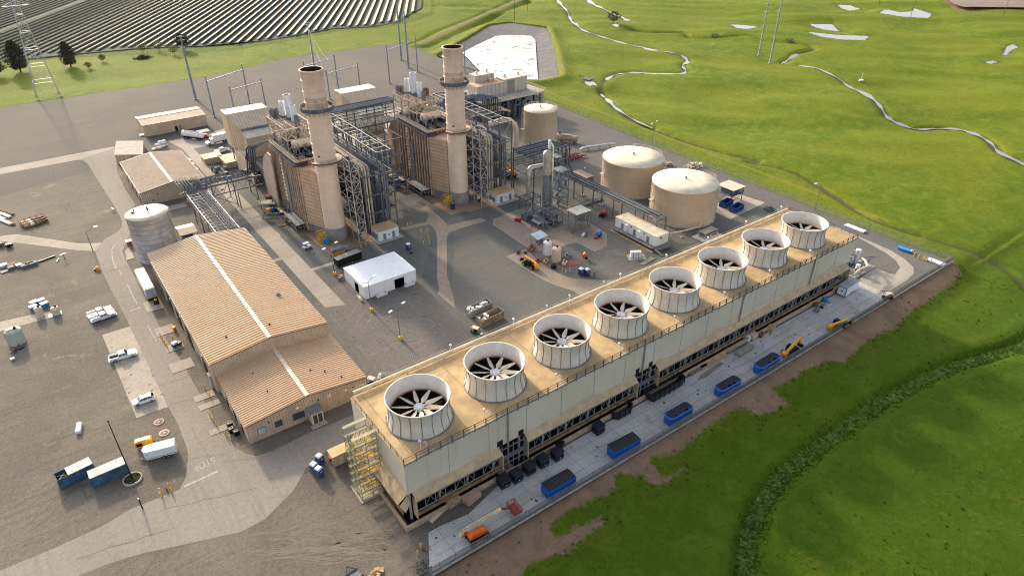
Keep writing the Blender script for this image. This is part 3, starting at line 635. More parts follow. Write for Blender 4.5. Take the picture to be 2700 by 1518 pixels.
def gable(name, label, x0, x1, y0, y1, eave, ridge, mroof, mrib, walls=None, pitch=.95, ridge_w=.9):
    cx = (x0+x1)/2; t = thing(name, label, 'building', (cx, (y0+y1)/2, 0)); off = Vector((-cx, -(y0+y1)/2, 0))
    mb = MB(); mb.M = Matrix.Translation(off)
    e = .18
    mb.mat(0).quad((x0,y0,0),(x1,y0,0),(x1,y0,eave-.1),(x0,y0,eave-.1)).poly([(x0,y0,eave-.1),(x1,y0,eave-.1),(cx,y0,ridge-.12)])
    mb.quad((x1,y1,0),(x0,y1,0),(x0,y1,eave-.1),(x1,y1,eave-.1)).poly([(x1,y1,eave-.1),(x0,y1,eave-.1),(cx,y1,ridge-.12)])
    mb.mat(1).quad((x0,y1,0),(x0,y0,0),(x0,y0,eave-.1),(x0,y1,eave-.1)).quad((x1,y0,0),(x1,y1,0),(x1,y1,eave-.1),(x1,y0,eave-.1))
    wl = mb.build('wall', [m_wall, m_wally], t)
    mb = MB(); mb.M = Matrix.Translation(off)
    rib_slope(mb, x0-e, eave, cx, ridge, y0-e, y1+e, pitch); rib_slope(mb, x1+e, eave, cx, ridge, y0-e, y1+e, pitch)
    rf = mb.build('roof', [mroof, mrib], t)
    mb = MB(); mb.M = Matrix.Translation(off); s = (ridge-eave)/(cx-x0)
    mb.quad((cx-ridge_w/2,y0-e,ridge+.18-s*ridge_w/2),(cx,y0-e,ridge+.2),(cx,y1+e,ridge+.2),(cx-ridge_w/2,y1+e,ridge+.18-s*ridge_w/2)).quad((cx,y0-e,ridge+.2),(cx+ridge_w/2,y0-e,ridge+.18-s*ridge_w/2),(cx+ridge_w/2,y1+e,ridge+.18-s*ridge_w/2),(cx,y1+e,ridge+.2))
    mb.build('ridge_cap', m_trim, rf)
    mb = MB(); mb.M = Matrix.Translation(off)
    for yy in (y0-e, y1+e):
        mb.bar((x0-e,yy,eave-.02),(cx,yy,ridge-.02),.12,.3).bar((cx,yy,ridge-.02),(x1+e,yy,eave-.02),.12,.3)
    mb.bar((x0-e-.05,y0-e,eave-.06),(x0-e-.05,y1+e,eave-.06),.16,.2).bar((x1+e+.05,y0-e,eave-.06),(x1+e+.05,y1+e,eave-.06),.16,.2)
    mb.build('gutter', m_grey if 0 else M('brown_trim', (.20,.15,.11), .5), rf)
    return t, off
def wallbox(t, off, name, a, b, mt, lab=None):
    mb = MB(); mb.M = Matrix.Translation(off); mb.box(*a, *b); o = mb.build(name, mt, t)
    if lab: o['label'] = lab
    return o

# --- warehouse: high shed and low office wing
wh, off = gable('warehouse', 'large tan ribbed-roof warehouse with pale ridge beside the parking lot', 15.3, 42.2, 133, 195, 8.2, 9.8, m_roof, m_rib)
for i, (ya, yb, zt) in enumerate(((139,143.5,4.2),(147,149,2.3),(153,158,4.8),(163,168,4.8),(173,178,4.8),(184,186,2.3))):
    d = wallbox(wh, off, 'door', (15.18,ya,.02), (15.3,yb,zt), m_dark if zt > 3 else m_grey)
for ya in (141.3, 161, 171): wallbox(wh, off, 'wall_lamp', (15.0,ya-.2,5.6), (15.3,ya+.2,5.9), m_lamp)
for ya in (134.2, 137.4, 151, 160, 170, 181, 192): wallbox(wh, off, 'downpipe', (15.1,ya,.1), (15.26,ya+.16,8.0), m_trim)
wallbox(wh, off, 'roof_vent', (36.6,150.2,9.05), (37.5,151,9.75), m_galv)
for q in ((30.5,138,9.75),(21,140,9.05)): wallbox(wh, off, 'roof_vent', (q[0]-.15,q[1]-.15,q[2]-.25), (q[0]+.15,q[1]+.15,q[2]+.35), m_dark)
wallbox(wh, off, 'wall_cabinet', (14.6,135.4,.1), (15.28,137.2,3.6), m_conc)
of, off = gable('office_wing', 'low rust-streaked ribbed-roof office building with entry porch and small windows', 15.9, 42.4, 113.1, 132.9, 4.7, 6.25, m_roof, m_rib, pitch=.72)
for (xa, xb, za, zb, mt) in ((18.0,19.5,1.4,2.9,m_pale),(21.6,23.0,1.5,2.9,m_glass),(25.4,27.8,1.3,2.9,m_glass)):
    f = wallbox(of, off, 'window', (xa-.1,113.0,za-.1), (xb+.1,113.08,zb+.1), M('brown_trim', (.20,.15,.11)))
    mb = MB(); mb.M = Matrix.Translation(off); mb.box(xa,112.96,za,xb,113.0,zb); mb.build('pane', mt, f)
for xa, za in ((20.4,3.6),(31.2,3.9),(39.2,3.5)): wallbox(of, off, 'wall_vent', (xa-.16,112.98,za-.16), (xa+.16,113.07,za+.16), m_dark)
for xa, za in ((26.6,4.2),(37.4,3.6),(41.4,3.1)): wallbox(of, off, 'wall_lamp', (xa-.25,112.85,za-.15), (xa+.25,113.07,za+.2), m_lamp)
wallbox(of, off, 'sign_plate', (33.2,113.02,3.5), (34.1,113.08,4.2), m_trim)
po = wallbox(of, off, 'porch', (28.4,110.6,.1), (31.0,113.05,3.1), m_cream); wallbox(of, off, 'porch_roof', (28.2,110.4,3.1), (31.2,113.04,3.3), m_grey)
for xa in (28.75, 29.85): 
    mb = MB(); mb.M = Matrix.Translation(off); mb.box(xa,110.56,.25,xa+.85,110.6,2.5); mb.build('door', m_glass, po)
wallbox(of, off, 'porch_step', (27.9,109.4,.03), (31.3,110.58,.14), m_conc)
for q in ((23,120,5.6),(33,121,5.9),(35.5,119,5.6),(37.8,115.5,5.3),(22.5,128,5.5)): wallbox(of, off, 'roof_vent', (q[0]-.12,q[1]-.12,q[2]-.35), (q[0]+.12,q[1]+.12,q[2]+.35), m_dark)
for ya in (116.5, 121.5, 127): wallbox(of, off, 'door', (15.8,ya,.03), (15.92,ya+1.1,2.3), m_dark)
# --- small warehouse, control building, far stores building
rm2 = M('tan_roof', (.56,.45,.335), .8, var=.1, scale=.3); rr2 = M('tan_roof_rib', (.61,.495,.37), .8, var=.1)
sw_, off = gable('workshop', 'medium tan gabled workshop with smooth pale roof behind the silo', 23.3, 45.0, 250.3, 286.0, 4.9, 6.5, rm2, rr2, pitch=.8)
for ya in (254, 261, 268, 276): wallbox(sw_, off, 'door', (23.2,ya,.03), (23.3,ya+1.4,2.4), m_dark)
for xa, za in ((28.5,3.3),(26.5,1.4)): wallbox(sw_, off, 'wall_vent', (xa-.2,250.2,za-.2), (xa+.2,250.28,za+.2), m_dark)
for (xa, ya, s) in ((46,280,2.2),(46.2,275,2.0),(46.4,268.5,1.7)): wallbox(sw_, off, 'annex', (45.05,ya,.03), (45.05+s,ya+2.6,2.3), m_trim)
st_, off = gable('stores_building', 'long plain tan stores building alone on the back gravel yard', 45.1, 60.3, 322.1, 348.7, 5.0, 6.0, rm2, rr2, pitch=1.0); st_.rotation_euler = (0, 0, PI/2)
wallbox(st_, off, 'door', (44.98,335,.03), (45.09,336.1,2.4), m_dark); wallbox(st_, off, 'step', (47,348.72,.03), (49.2,350.6,.5), m_trim)
wallbox(st_, off, 'wall_cabinet', (44.6,333.4,.4), (45.09,334.2,2.4), m_grey)
t = thing('guard_hut', 'small flat roofed tan shed next to the road junction', 'shed', (29.8,306.8,0), -.21)
MB()._add([(-4.8,-8.6,0),(4.8,-8.6,0),(4.8,8.6,0),(-4.8,8.6,0),(-4.8,-8.6,3.9),(4.8,-8.6,2.6),(4.8,8.6,2.6),(-4.8,8.6,3.9)], [(4,5,6,7),(0,1,5,4),(1,2,6,5),(2,3,7,6),(3,0,4,7)]).build('wall', m_wally, t)
mb = MB(); mb._add([(-5,-8.9,3.95),(5,-8.9,2.6),(5,8.9,2.6),(-5,8.9,3.95),(-5,-8.9,4.1),(5,-8.9,2.75),(5,8.9,2.75),(-5,8.9,4.1)], [(3,2,1,0),(4,5,6,7),(0,1,5,4),(1,2,6,5),(2,3,7,6),(3,0,4,7)]); mb.build('roof', M('mauve_roof', (.40,.335,.29), .8), t)

# --- silo
def tank_shell(name, label, c, r, h, roof, mshell, mroof, cat='tank', seams=0):
    t = thing(name, label, cat, (c[0], c[1], 0))
    mb = MB(); mb.lathe([(r, 0), (r, h), (r+.06, h+.02)], n=72); mb.mat(1)
    if seams:
        for k in range(1, seams): mb.lathe([(r+.03, h*k/seams-.05), (r+.035, h*k/seams+.05)], n=72)
        rr = random.Random(3)
        for k in range(seams):
            for j in range(3):
                a = rr.uniform(0, 2*PI)+j*2.1; x, y = (r+.02)*math.cos(a), (r+.02)*math.sin(a)
                mb.bar((x, y, h*k/seams), (x, y, h*(k+1)/seams), .1)
    mb.build('shell', [mshell, M('seam', (.20,.19,.18), .6)], t)
    mb = MB(); mb.lathe([(r+.08, h-.02), (r+.08, h+.07), (r*.5, h+roof*.55), (.02, h+roof)], n=72, smooth=True); mb.build('roof', mroof, t)
    return t
m_silo = M('silo_sheet', (.50,.50,.505), .6, .0, var=.2, scale=.35, streak=.3, stain=(.36,.25,.16), stain_amt=.6)
m_troof = M('tank_roof', (.70,.605,.475), .7, var=.12, scale=.3, stain=(.52,.42,.30), stain_amt=.35); m_tsh = M('tank_shell', (.66,.53,.385), .55, var=.06, scale=.25, streak=.08)
s = tank_shell('water_silo', 'grey banded sheet metal silo with cream lid beside the warehouse', (19.6,209.2), 5.8, 14.4, .22, m_silo, m_troof, 'silo', 9)
MB().cyl((.4,.2,14.8),(.4,.2,16.1),.22).build('roof_vent', m_dark, s); MB().cyl((-3.0,2.2,14.6),(-3.0,2.2,15.9),.14).build('roof_pipe', m_dark, s); MB().box(-3.9,1.4,14.55,-3.2,2.1,14.85).build('hatch', m_dark, s)
mb = MB()
for a in (5.95,): 
    for sgn in (-.22, .22): mb.bar((5.9,-1+sgn,0),(5.9,-1+sgn,15),.07)
    for k in range(36): mb.bar((5.9,-1.22,.4+k*.4),(5.9,-.78,.4+k*.4),.05)
mb.build('ladder', m_trim, s)
# --- storage tanks
for nm, lab, c, r, h in (('storage_tank','wide cream storage tank nearest the cooling tower',(169.5,134.6),10.9,12.0),('storage_tank','wide cream storage tank partly hidden behind its twin',(172.0,161.2),11.0,11.7),('storage_tank','tall narrow cream tank near the far boiler and turbine hall',(168.7,211.3),6.8,17.6)):
    t = tank_shell(nm, lab, c, r, h, r*.085, m_tsh, m_troof, 'tank'); t['group'] = 'cream storage tanks'
    mb = MB()
    for k in range(1,6): mb.lathe([(r+.012,h*k/6-.03),(r+.012,h*k/6+.03)],n=72)
    rq = random.Random(int(r*10+h))
    for k in range(6):
        for j in range(5): a = rq.uniform(0,2*PI); mb.bar(((r)*math.cos(a),(r)*math.sin(a),h*k/6),((r)*math.cos(a),(r)*math.sin(a),h*(k+1)/6),.05)
    mb.build('weld_seam', M('seam_tan', (.54,.425,.305), .6), t)
    MB().cyl((0,0,h+r*.08),(0,0,h+r*.085+.75),.28).build('roof_vent', m_grey, t)
    mb = MB(); a = -1.05; x, y = (r+.15)*math.cos(a), (r+.15)*math.sin(a); mb.bar((x,y,.4),(x,y,h+.3),.22); mb.build('overflow_pipe', m_trim, t)
    mb = MB(); a = 2.75; x, y = (r+.25)*math.cos(a), (r+.25)*math.sin(a); x2, y2 = (r+1.0)*math.cos(a), (r+1.0)*math.sin(a)
    for q in ((x,y),(x2,y2)): mb.bar((*q,0),(*q,h+1.1),.12)
    for k in range(int(h/.6)): mb.bar((x,y,k*.6+.3),(x2,y2,k*.6+.3),.07)
    mb.box(min(x,x2)-.5,min(y,y2)-.5,h*.55,max(x,x2)+.5,max(y,y2)+.5,h*.55+.1); mb.build('ladder', m_trim, t)
    mb = MB(); pts = [((r-.2)*math.cos(q),(r-.2)*math.sin(q),h+.05) for q in np.linspace(-.5 if r > 8 else 0,.8 if r > 8 else 2*PI,8 if r > 8 else 22)]
    mb.rail(pts, 1.0, .03, 2.2); mb.build('handrail', m_trim, t)
    MB().lathe([(r+.5,0),(r+.5,.3),(r,.32)], n=64).build('foundation', m_conc, t)

# --- cooling tower
ct = thing('cooling_tower', 'long cream mechanical draft cooling tower with eight fan cylinders on its deck', 'cooling tower', (102.6,87,0)); O_ = Matrix.Translation((-102.6,-87,0))
def cm(): 
    mb = MB(); mb.M = O_; return mb
X0, X1, Y0, Y1, ZB, ZD = 33.0, 172.2, 76.5, 97.6, 7.0, 14.4
def panel_wall():
    mt, nt, b = _nt('tower_cladding'); p = pos(nt)
    w_ = N(nt, 'ShaderNodeTexWave', wave_type='BANDS', bands_direction='Z', wave_profile='SAW'); w_.inputs['Scale'].default_value = 2*PI/(20*.62); nt.links.new(p, w_.inputs['Vector'])
    n1 = noise(nt, mapping(nt, p, (.5, .5, .5)), .3, 5, .6); c = mixc(nt, ramp(nt, n1, .3, .7), (.615,.545,.415), (.675,.605,.475))
    n2 = noise(nt, mapping(nt, p, (1.2, 1.2, .05)), 1.0, 4, .6); c = mixc(nt, ramp(nt, n2, .55, .85), c, (.53,.465,.36))
    sp = N(nt, 'ShaderNodeSeparateXYZ'); nt.links.new(p, sp.inputs[0]); n3 = noise(nt, mapping(nt, p, (.12, .12, .5)), .9, 4, .6)
    lo = N(nt, 'ShaderNodeMath', operation='MULTIPLY'); nt.links.new(ramp(nt, sp.outputs[2], 10.0, 7.2), lo.inputs[0]); nt.links.new(ramp(nt, n3, .42, .68), lo.inputs[1])
    c = mixc(nt, lo.outputs[0], c, (.53,.41,.26))      # mineral stains creep up from the louvres
    c = mixc(nt, ramp(nt, w_.outputs['Fac'], .06, .0), c, (.38,.34,.27))
    nt.links.new(c, b.inputs['Base Color']); b.inputs['Roughness'].default_value = .6; bump(nt, b, w_.outputs['Fac'], .25, .04); return mt
m_clad = panel_wall()
mb = cm(); mb.quad((X0,Y0,ZB),(X1,Y0,ZB),(X1,Y0,ZD),(X0,Y0,ZD)).quad((X1,Y1,ZB),(X0,Y1,ZB),(X0,Y1,ZD),(X1,Y1,ZD)).quad((X0,Y1,ZB),(X0,Y0,ZB),(X0,Y0,ZD),(X0,Y1,ZD)).quad((X1,Y0,ZB),(X1,Y1,ZB),(X1,Y1,ZD),(X1,Y0,ZD))
mb.build('wall', m_clad, ct)
mb = cm()
for i in range(1, 16): mb.box(X0+i*8.7-.03, Y0-.03, ZB, X0+i*8.7+.03, Y0, ZD)
mb.build_each('panel_joint', M('seam', (.20,.19,.18)), ct)
mb = cm(); mb.box(X0-.15,Y0-.15,ZD,X1+.15,Y1+.15,ZD+.12); mb.build('deck', m_deck, ct)
mb = cm()
for i in range(9):
    xx = X0+2+i*17; mb.box(xx,Y0+.3,ZD+.121,xx+.12,Y1-.3,ZD+.135)
mb.build_each('deck_joint', M('deck_seam', (.24,.17,.09), .8), ct)
# louvre skirt, black box standing for interior shade, frames, basin
mb = cm(); S_ = 1.35
gaps = [(33.9,52.6),(58.6,88.5),(95,170.6)]
for a, b_ in gaps:
    mb.quad((a,Y0-S_,ZB-1.15),(b_,Y0-S_,ZB-1.15),(b_,Y0-.02,ZB+.05),(a,Y0-.02,ZB+.05)).quad((a,Y0-S_,ZB-1.15),(a,Y0-.02,ZB+.05),(a,Y0-.02,ZB-.1),(a,Y0-S_,ZB-1.3)).quad((b_,Y0-S_,ZB-1.3),(b_,Y0-.02,ZB-.1),(b_,Y0-.02,ZB+.05),(b_,Y0-S_,ZB-1.15))
    for e_ in (a, b_): mb.box(e_-.06,Y0-1.5,1.6,e_+.06,Y0+.05,ZB-1.1)
mb.quad((X0-1.8,Y1-1,ZB-1.9),(X0-1.8,Y0+.6,ZB-1.9),(X0-.02,Y0+.1,ZB+.05),(X0-.02,Y1-.4,ZB+.05)).quad((X1+1.8,Y0+.6,ZB-1.9),(X1+1.8,Y1-1,ZB-1.9),(X1+.02,Y1-.4,ZB+.05),(X1+.02,Y0+.1,ZB+.05))
mb.poly([(X0-1.7,Y0+.2,ZB-1.9),(X0-1.1,Y0-.9,ZB-3.0),(X0+.2,Y0-.6,ZB-1.4),(X0,Y0,ZB)])
mb.build('louvre_skirt', M('skirt_tan', (.50,.37,.225), .6, var=.15, streak=.2), ct)
mb = cm(); mb.box(X0+1.6,Y0+1.6,.3,X1-1.6,Y1-1.6,ZB-.05); mb.build('dark_interior', m_dark, ct)
mb = cm(); mb.box(X0-.6,Y0-1.0,.32,X1+.6,Y1+1.0,.36); mb.build('basin_water', M('black_water', (.008,.008,.008), .12), ct)
mb = cm()
mb.box(X0-1.6,Y0-1.6,0,X1+1.6,Y0-1.25,1.15).box(X0-1.6,Y0-1.25,0,X0-1.25,Y1+1.2,1.15).box(X1+1.25,Y0-1.25,0,X1+1.6,Y1+1.2,1.15).box(X0-1.25,Y1+.9,0,X1+1.25,Y1+1.2,1.15)
mb.build('basin_wall', M('basin_concrete', (.46,.335,.215), .8, var=.22, scale=.8, streak=.3), ct)
for a, b_ in gaps:
    mb = cm(); k = int((b_-a)/1.9); p_ = (b_-a)/k
    mb.bar((a,Y0-.7,4.9),(b_,Y0-.7,4.9),.14).bar((a,Y0-.7,2.7),(b_,Y0-.7,2.7),.16)
    for i in range(k):
        x = a+i*p_; mb.bar((x,Y0-.7,2.7),(x,Y0-.7,4.9),.10); mb.bar((x,Y0-.7,2.75),(x+p_*.5,Y0-.7,4.85),.07).bar((x+p_*.5,Y0-.7,4.85),(x+p_,Y0-.7,2.75),.07) if i % 3 else None
    mb.build('louvre_frame', M('frame_grey', (.27,.26,.24), .7), ct)
mb = cm()
for i in range(9):
    y = Y0+1+i*2.3; mb.bar((X0-.4,y,2.0),(X0-.4,y,5.6),.10)
mb.build_each('louvre_post', M('frame_grey', (.42,.42,.41), .5, .05), ct)
mb = cm()
for a, b_ in gaps: mb.box(a,Y0-1.05,1.75,b_,Y0-.85,2.5)
mb.box(X0-.95,Y0+.8,1.7,X0-.75,Y1-.8,2.9); mb.build('louvre_board', M('stained_board', (.23,.135,.065), .75, var=.35, scale=.7), ct)
mb = cm()
for i in range(24):
    x = X0+.4+i*(X1-X0-.8)/23; mb.box(x-.18,Y0+.07,.2,x+.18,Y0+.43,ZB-.01); mb.box(x-.18,Y1-.43,.2,x+.18,Y1-.07,ZB-.01)
mb.build_each('column', m_conc, ct)
# open access bays in the front wall
mb = cm()
for a, b_ in ((52.2,53.5),(57.2,58.4),(88.8,89.8),(92.8,93.8)): mb.box(a,Y0-.06,ZB+.1,b_,Y0+.02,ZB+1.4)
mb.build_each('opening', m_dark, ct)
for a, b_ in ((53,58.2),(88.8,94.6)):
    mb = cm()
    for x in np.linspace(a, b_, 5): mb.bar((x,Y0-.5,.4),(x,Y0-.5,ZB),.16)
    for z in (2.2, 4.2, 6.3): mb.bar((a,Y0-.5,z),(b_,Y0-.5,z),.16)
    mb.box(a,Y0-1.1,4.1,b_,Y0-.2,4.2).rail([(a,Y0-1.1,4.2),(b_,Y0-1.1,4.2)],1,.03,1.2)
    mb.build('access_frame', m_galv, ct)
for x in (54.6, 90.6, 123.6, 152.6):
    mb = cm(); mb.tube([(x,Y0-.25,.6),(x,Y0-.25,ZD-.9),(x,Y0-.25,ZD-.2)], .16); mb.build('drain_pipe', M('khaki_pipe', (.27,.25,.19), .5), ct)
# deck edge rails and header pipe
mb = cm(); mb.rail([(X0,Y1,ZD+.1),(X0,Y0,ZD+.1),(X1,Y0,ZD+.1),(X1,Y1,ZD+.1)], 1.1, .045, 2.4)
for i in range(58): x = X0+i*2.4; mb.bar((x,Y0-.12,ZD-.5),(x,Y0-.12,ZD+1.45),.13)
mb.build('handrail', M('rail_green_grey', (.10,.115,.105), .6), ct)
mb = cm(); mb.box(X0+.2,Y0-.30,ZD-.05,X1-.2,Y0-.16,ZD+.22); mb.build('edge_tray', m_galv, ct)
mb = cm(); mb.tube([(X0+.8,Y1+.2,ZD+.75),(X1-1,Y1+.2,ZD+.75)], .36, 10)
for i in range(17): x = X0+4+i*8.3; mb.bar((x,Y1+.2,ZD-.4),(x,Y1+.2,ZD+.5),.25)
mb.build('header_pipe', M('cream_pipe', (.66,.56,.40), .5, streak=.2), ct)
mb = cm(); mb.rail([(X0+1,Y1-1.7,ZD+.1),(X1-1,Y1-1.7,ZD+.1)],1.0,.03,4.2).rail([(X0,Y1+.9,ZD+.1),(X1,Y1+.9,ZD+.1)],1.1,.03,3); mb.build('back_rail', M('rail_tan', (.34,.27,.18), .6), ct)
m_fan = M('fan_stack_shell', (.665,.605,.515), .6, var=.09, scale=.5, streak=.14); m_in = M('fan_stack_lining', (.66,.62,.57), .55, var=.08, streak=.2); m_blade = M('fan_blade', (.68,.58,.44), .45, var=.12)
prof = [(6.05,0),(5.93,.45),(5.74,1.2),(5.58,2.1),(5.52,2.9),(5.58,3.7),(5.74,4.5),(5.92,5.15)]
def fan_stack(i):
    fs = MB(); n = 150
    for j in range(len(prof)-1):           # ribbed shell
        (r0,z0),(r1,z1) = prof[j], prof[j+1]; vs = []
        for r, z in ((r0,z0),(r1,z1)):
            for q in range(n):
                a = 2*PI*q/n; rr = r+(.02 if q % 2 else -.02); vs.append((rr*math.cos(a), rr*math.sin(a), z))
        fs._add(vs, [(q,(q+1)%n,n+(q+1)%n,n+q) for q in range(n)], False)
    fs.lathe([(5.92,5.15),(5.98,5.2),(5.98,5.3),(5.74,5.3),(5.74,5.2)], n=72)
    fs.mat(1).lathe([(5.74,5.22),(5.52,4.4),(5.32,3.6),(5.26,2.9),(5.3,2.3)], n=72)
    fs.mat(2).lathe([(5.3,2.3),(5.1,2.28),(5.1,2.1)], n=72).mat(4).lathe([(5.1,2.1),(5.12,.2)], n=72).mat(3)
    for k in range(18):
        a = 2*PI*k/18+.1
        for (r0,z0),(r1,z1) in zip(prof[:-1], prof[1:]):
            fs.bar(((r0+.05)*math.cos(a),(r0+.05)*math.sin(a),z0),((r1+.05)*math.cos(a),(r1+.05)*math.sin(a),z1),.09,.08)
    fs.lathe([(6.32,.0),(6.32,.14),(6.1,.16)], n=72)
    return fs
def fan_wheel():
    f = MB(); f.cyl((0,0,2.0),(0,0,2.62),1.0,.95,24).cyl((0,0,2.62),(0,0,2.70),.72,.66,24)
    f.mat(1)
    for k in range(10):
        a = 2*PI*k/10; M_ = Matrix.Rotation(a, 4, 'Z'); P_ = []
        for r, w_, tw in ((.8,.12,.5),(1.35,.18,.5),(1.95,.50,.45),(3.2,.40,.34),(4.95,.20,.22)):
            for s_ in (-1, 1): P_.append(M_ @ Vector((r, s_*w_*math.cos(tw), 2.4+s_*w_*math.sin(tw))))
        L_ = len(P_)//2
        for q in range(L_-1):
            A = [P_[2*q],P_[2*q+1],P_[2*q+3],P_[2*q+2]]; B_ = [p+Vector((0,0,-.09)) for p in A]
            f._add(A+B_, [(3,2,1,0),(4,5,6,7),(0,1,5,4),(1,2,6,5),(2,3,7,6),(3,0,4,7)])
    return f
def fan_under():
    f = MB(); f.disc((0,0,.3), 5.35, 40)
    return f
fsm = fan_stack(0).build('fan_stack', [m_fan, m_in, M('rusty_ledge', (.30,.17,.09), .8, var=.3), M('seam', (.20,.19,.18)), m_dark], ct)
fw_ = fan_wheel().build('fan', [M('hub_grey', (.47,.49,.52), .5), m_blade], fsm); fu = fan_under().build('shaft_opening', m_dark, fsm)
fb = MB().box(-5,-.25,.9,5,.25,1.3).box(-.25,-5,.8,.25,5,1.1).box(-3.8,-3,.6,-3.5,3,.8).box(3.3,-3.4,.6,3.6,3.4,.8); fb = fb.build('motor_beam', M('wet_steel', (.06,.055,.05), .5), fsm)
for i in range(8):
    lx, ly = 41.0+16.87*i-102.6, 85.1-87
    o = fsm if i == 0 else fsm.copy()
    if i:
        COL.objects.link(o)
        for k_ in (fw_, fu, fb): c_ = k_.copy(); COL.objects.link(c_); c_.parent = o; c_.rotation_euler = (0, 0, i*.37)
    o.location = (lx, ly, ZD+.12); o.rotation_euler = (0, 0, i*.9)
for i, x in enumerate((36.2, 49.6, 66.5, 83.4, 100.2, 117, 134, 151)):
    mb = cm(); mb.cyl((x+.9,Y0+1.4,ZD+.1),(x+.9,Y0+1.4,ZD+1.9),.05,n=6).ball((x+.9,Y0+1.4,ZD+2.05),.3,6).bar((x+2,Y0+1.3,ZD+.1),(x+2,Y0+1.3,ZD+1.3),.12).bar((x+2,Y0+1.3,ZD+1.3),(x+1.6,Y0+1.3,ZD+1.6),.12); mb.build('deck_lamp', m_lamp, ct)
for i in range(9):
    mb = cm(); x = 40+i*16.2; mb.cyl((x,Y1+1.2,ZD-2),(x,Y1+1.2,ZD+1.6),.05,n=6).cyl((x,Y1+1.2,ZD+1.6),(x,Y1+1.2,ZD+1.9),.34,.1,8); mb.build('deck_lamp', m_lamp, ct)
# stair tower against the near end
t = thing('scaffold_stair', 'yellow and pale scaffold stair tower against the near end of the cooling tower', 'stair tower', (30.3,88.0,0))
mb = MB()
for x in (-2.2, 0, 2.2):
    for y in (-2.2, 0, 2.2): mb.bar((x,y,0),(x,y,15.2),.09)
for k in range(8):
    z = 1.9*k+.2
    for x in (-2.2, 0, 2.2): mb.bar((x,-2.2,z),(x,2.2,z),.08)
    for y in (-2.2, 0, 2.2): mb.bar((-2.2,y,z),(2.2,y,z),.08); mb.bar((-2.2,y,z+1),(2.2,y,z+1),.06)
    mb.bar((-2.2,-2.2,z),(-2.2,2.2,z+1.9),.08).bar((-2.2,-2.2,z),(2.2,-2.2,z+1.9),.08).bar((2.2,-2.2,z+1.9),(2.2,2.2,z),.08)
mb.build('frame', M('pale_scaffold', (.27,.265,.17), .7), t)
mb = MB()
for k in range(7):
    z = .3+1.9*k; a, b_ = ((-1.9,1.9) if k % 2 else (1.9,-1.9)); xx = -.9 if k % 2 else .9
    for w_ in (-.5, .5): mb.bar((xx+w_,a,z),(xx+w_,b_,z+1.9),.10,.22)
    for q in range(7): tq = q/7; mb.box(xx-.5, a+(b_-a)*tq-.12, z+1.9*tq, xx+.5, a+(b_-a)*tq+.12, z+1.9*tq+.05)
    mb.rail([(xx-.5,a,z),(xx-.5,b_,z+1.9)],1.0,.03,1.0).rail([(xx+.5,a,z),(xx+.5,b_,z+1.9)],1.0,.03,1.0)
mb.build('stair', m_yel, t)
mb = MB()
for k in range(1, 9):
    mb.box(-2.3,-2.3,1.9*k+.1,2.3,-1.6,1.9*k+.16).box(-2.3,1.6,1.9*k+.1,2.3,2.3,1.9*k+.16)
mb.box(-2.6,-2.6,0,2.6,2.6,.12); mb.build('landing', M('landing_board', (.36,.33,.24), .7), t)
mb = MB()
for k in range(4):
    for y in (-1.6, 0, 1.6): mb.bar((2.2,y,12-k*2),(2.9+.0,y-.6,13.4-k*2),.10)
mb.build('tie', M('pale_scaffold', (.50,.50,.36)), t)

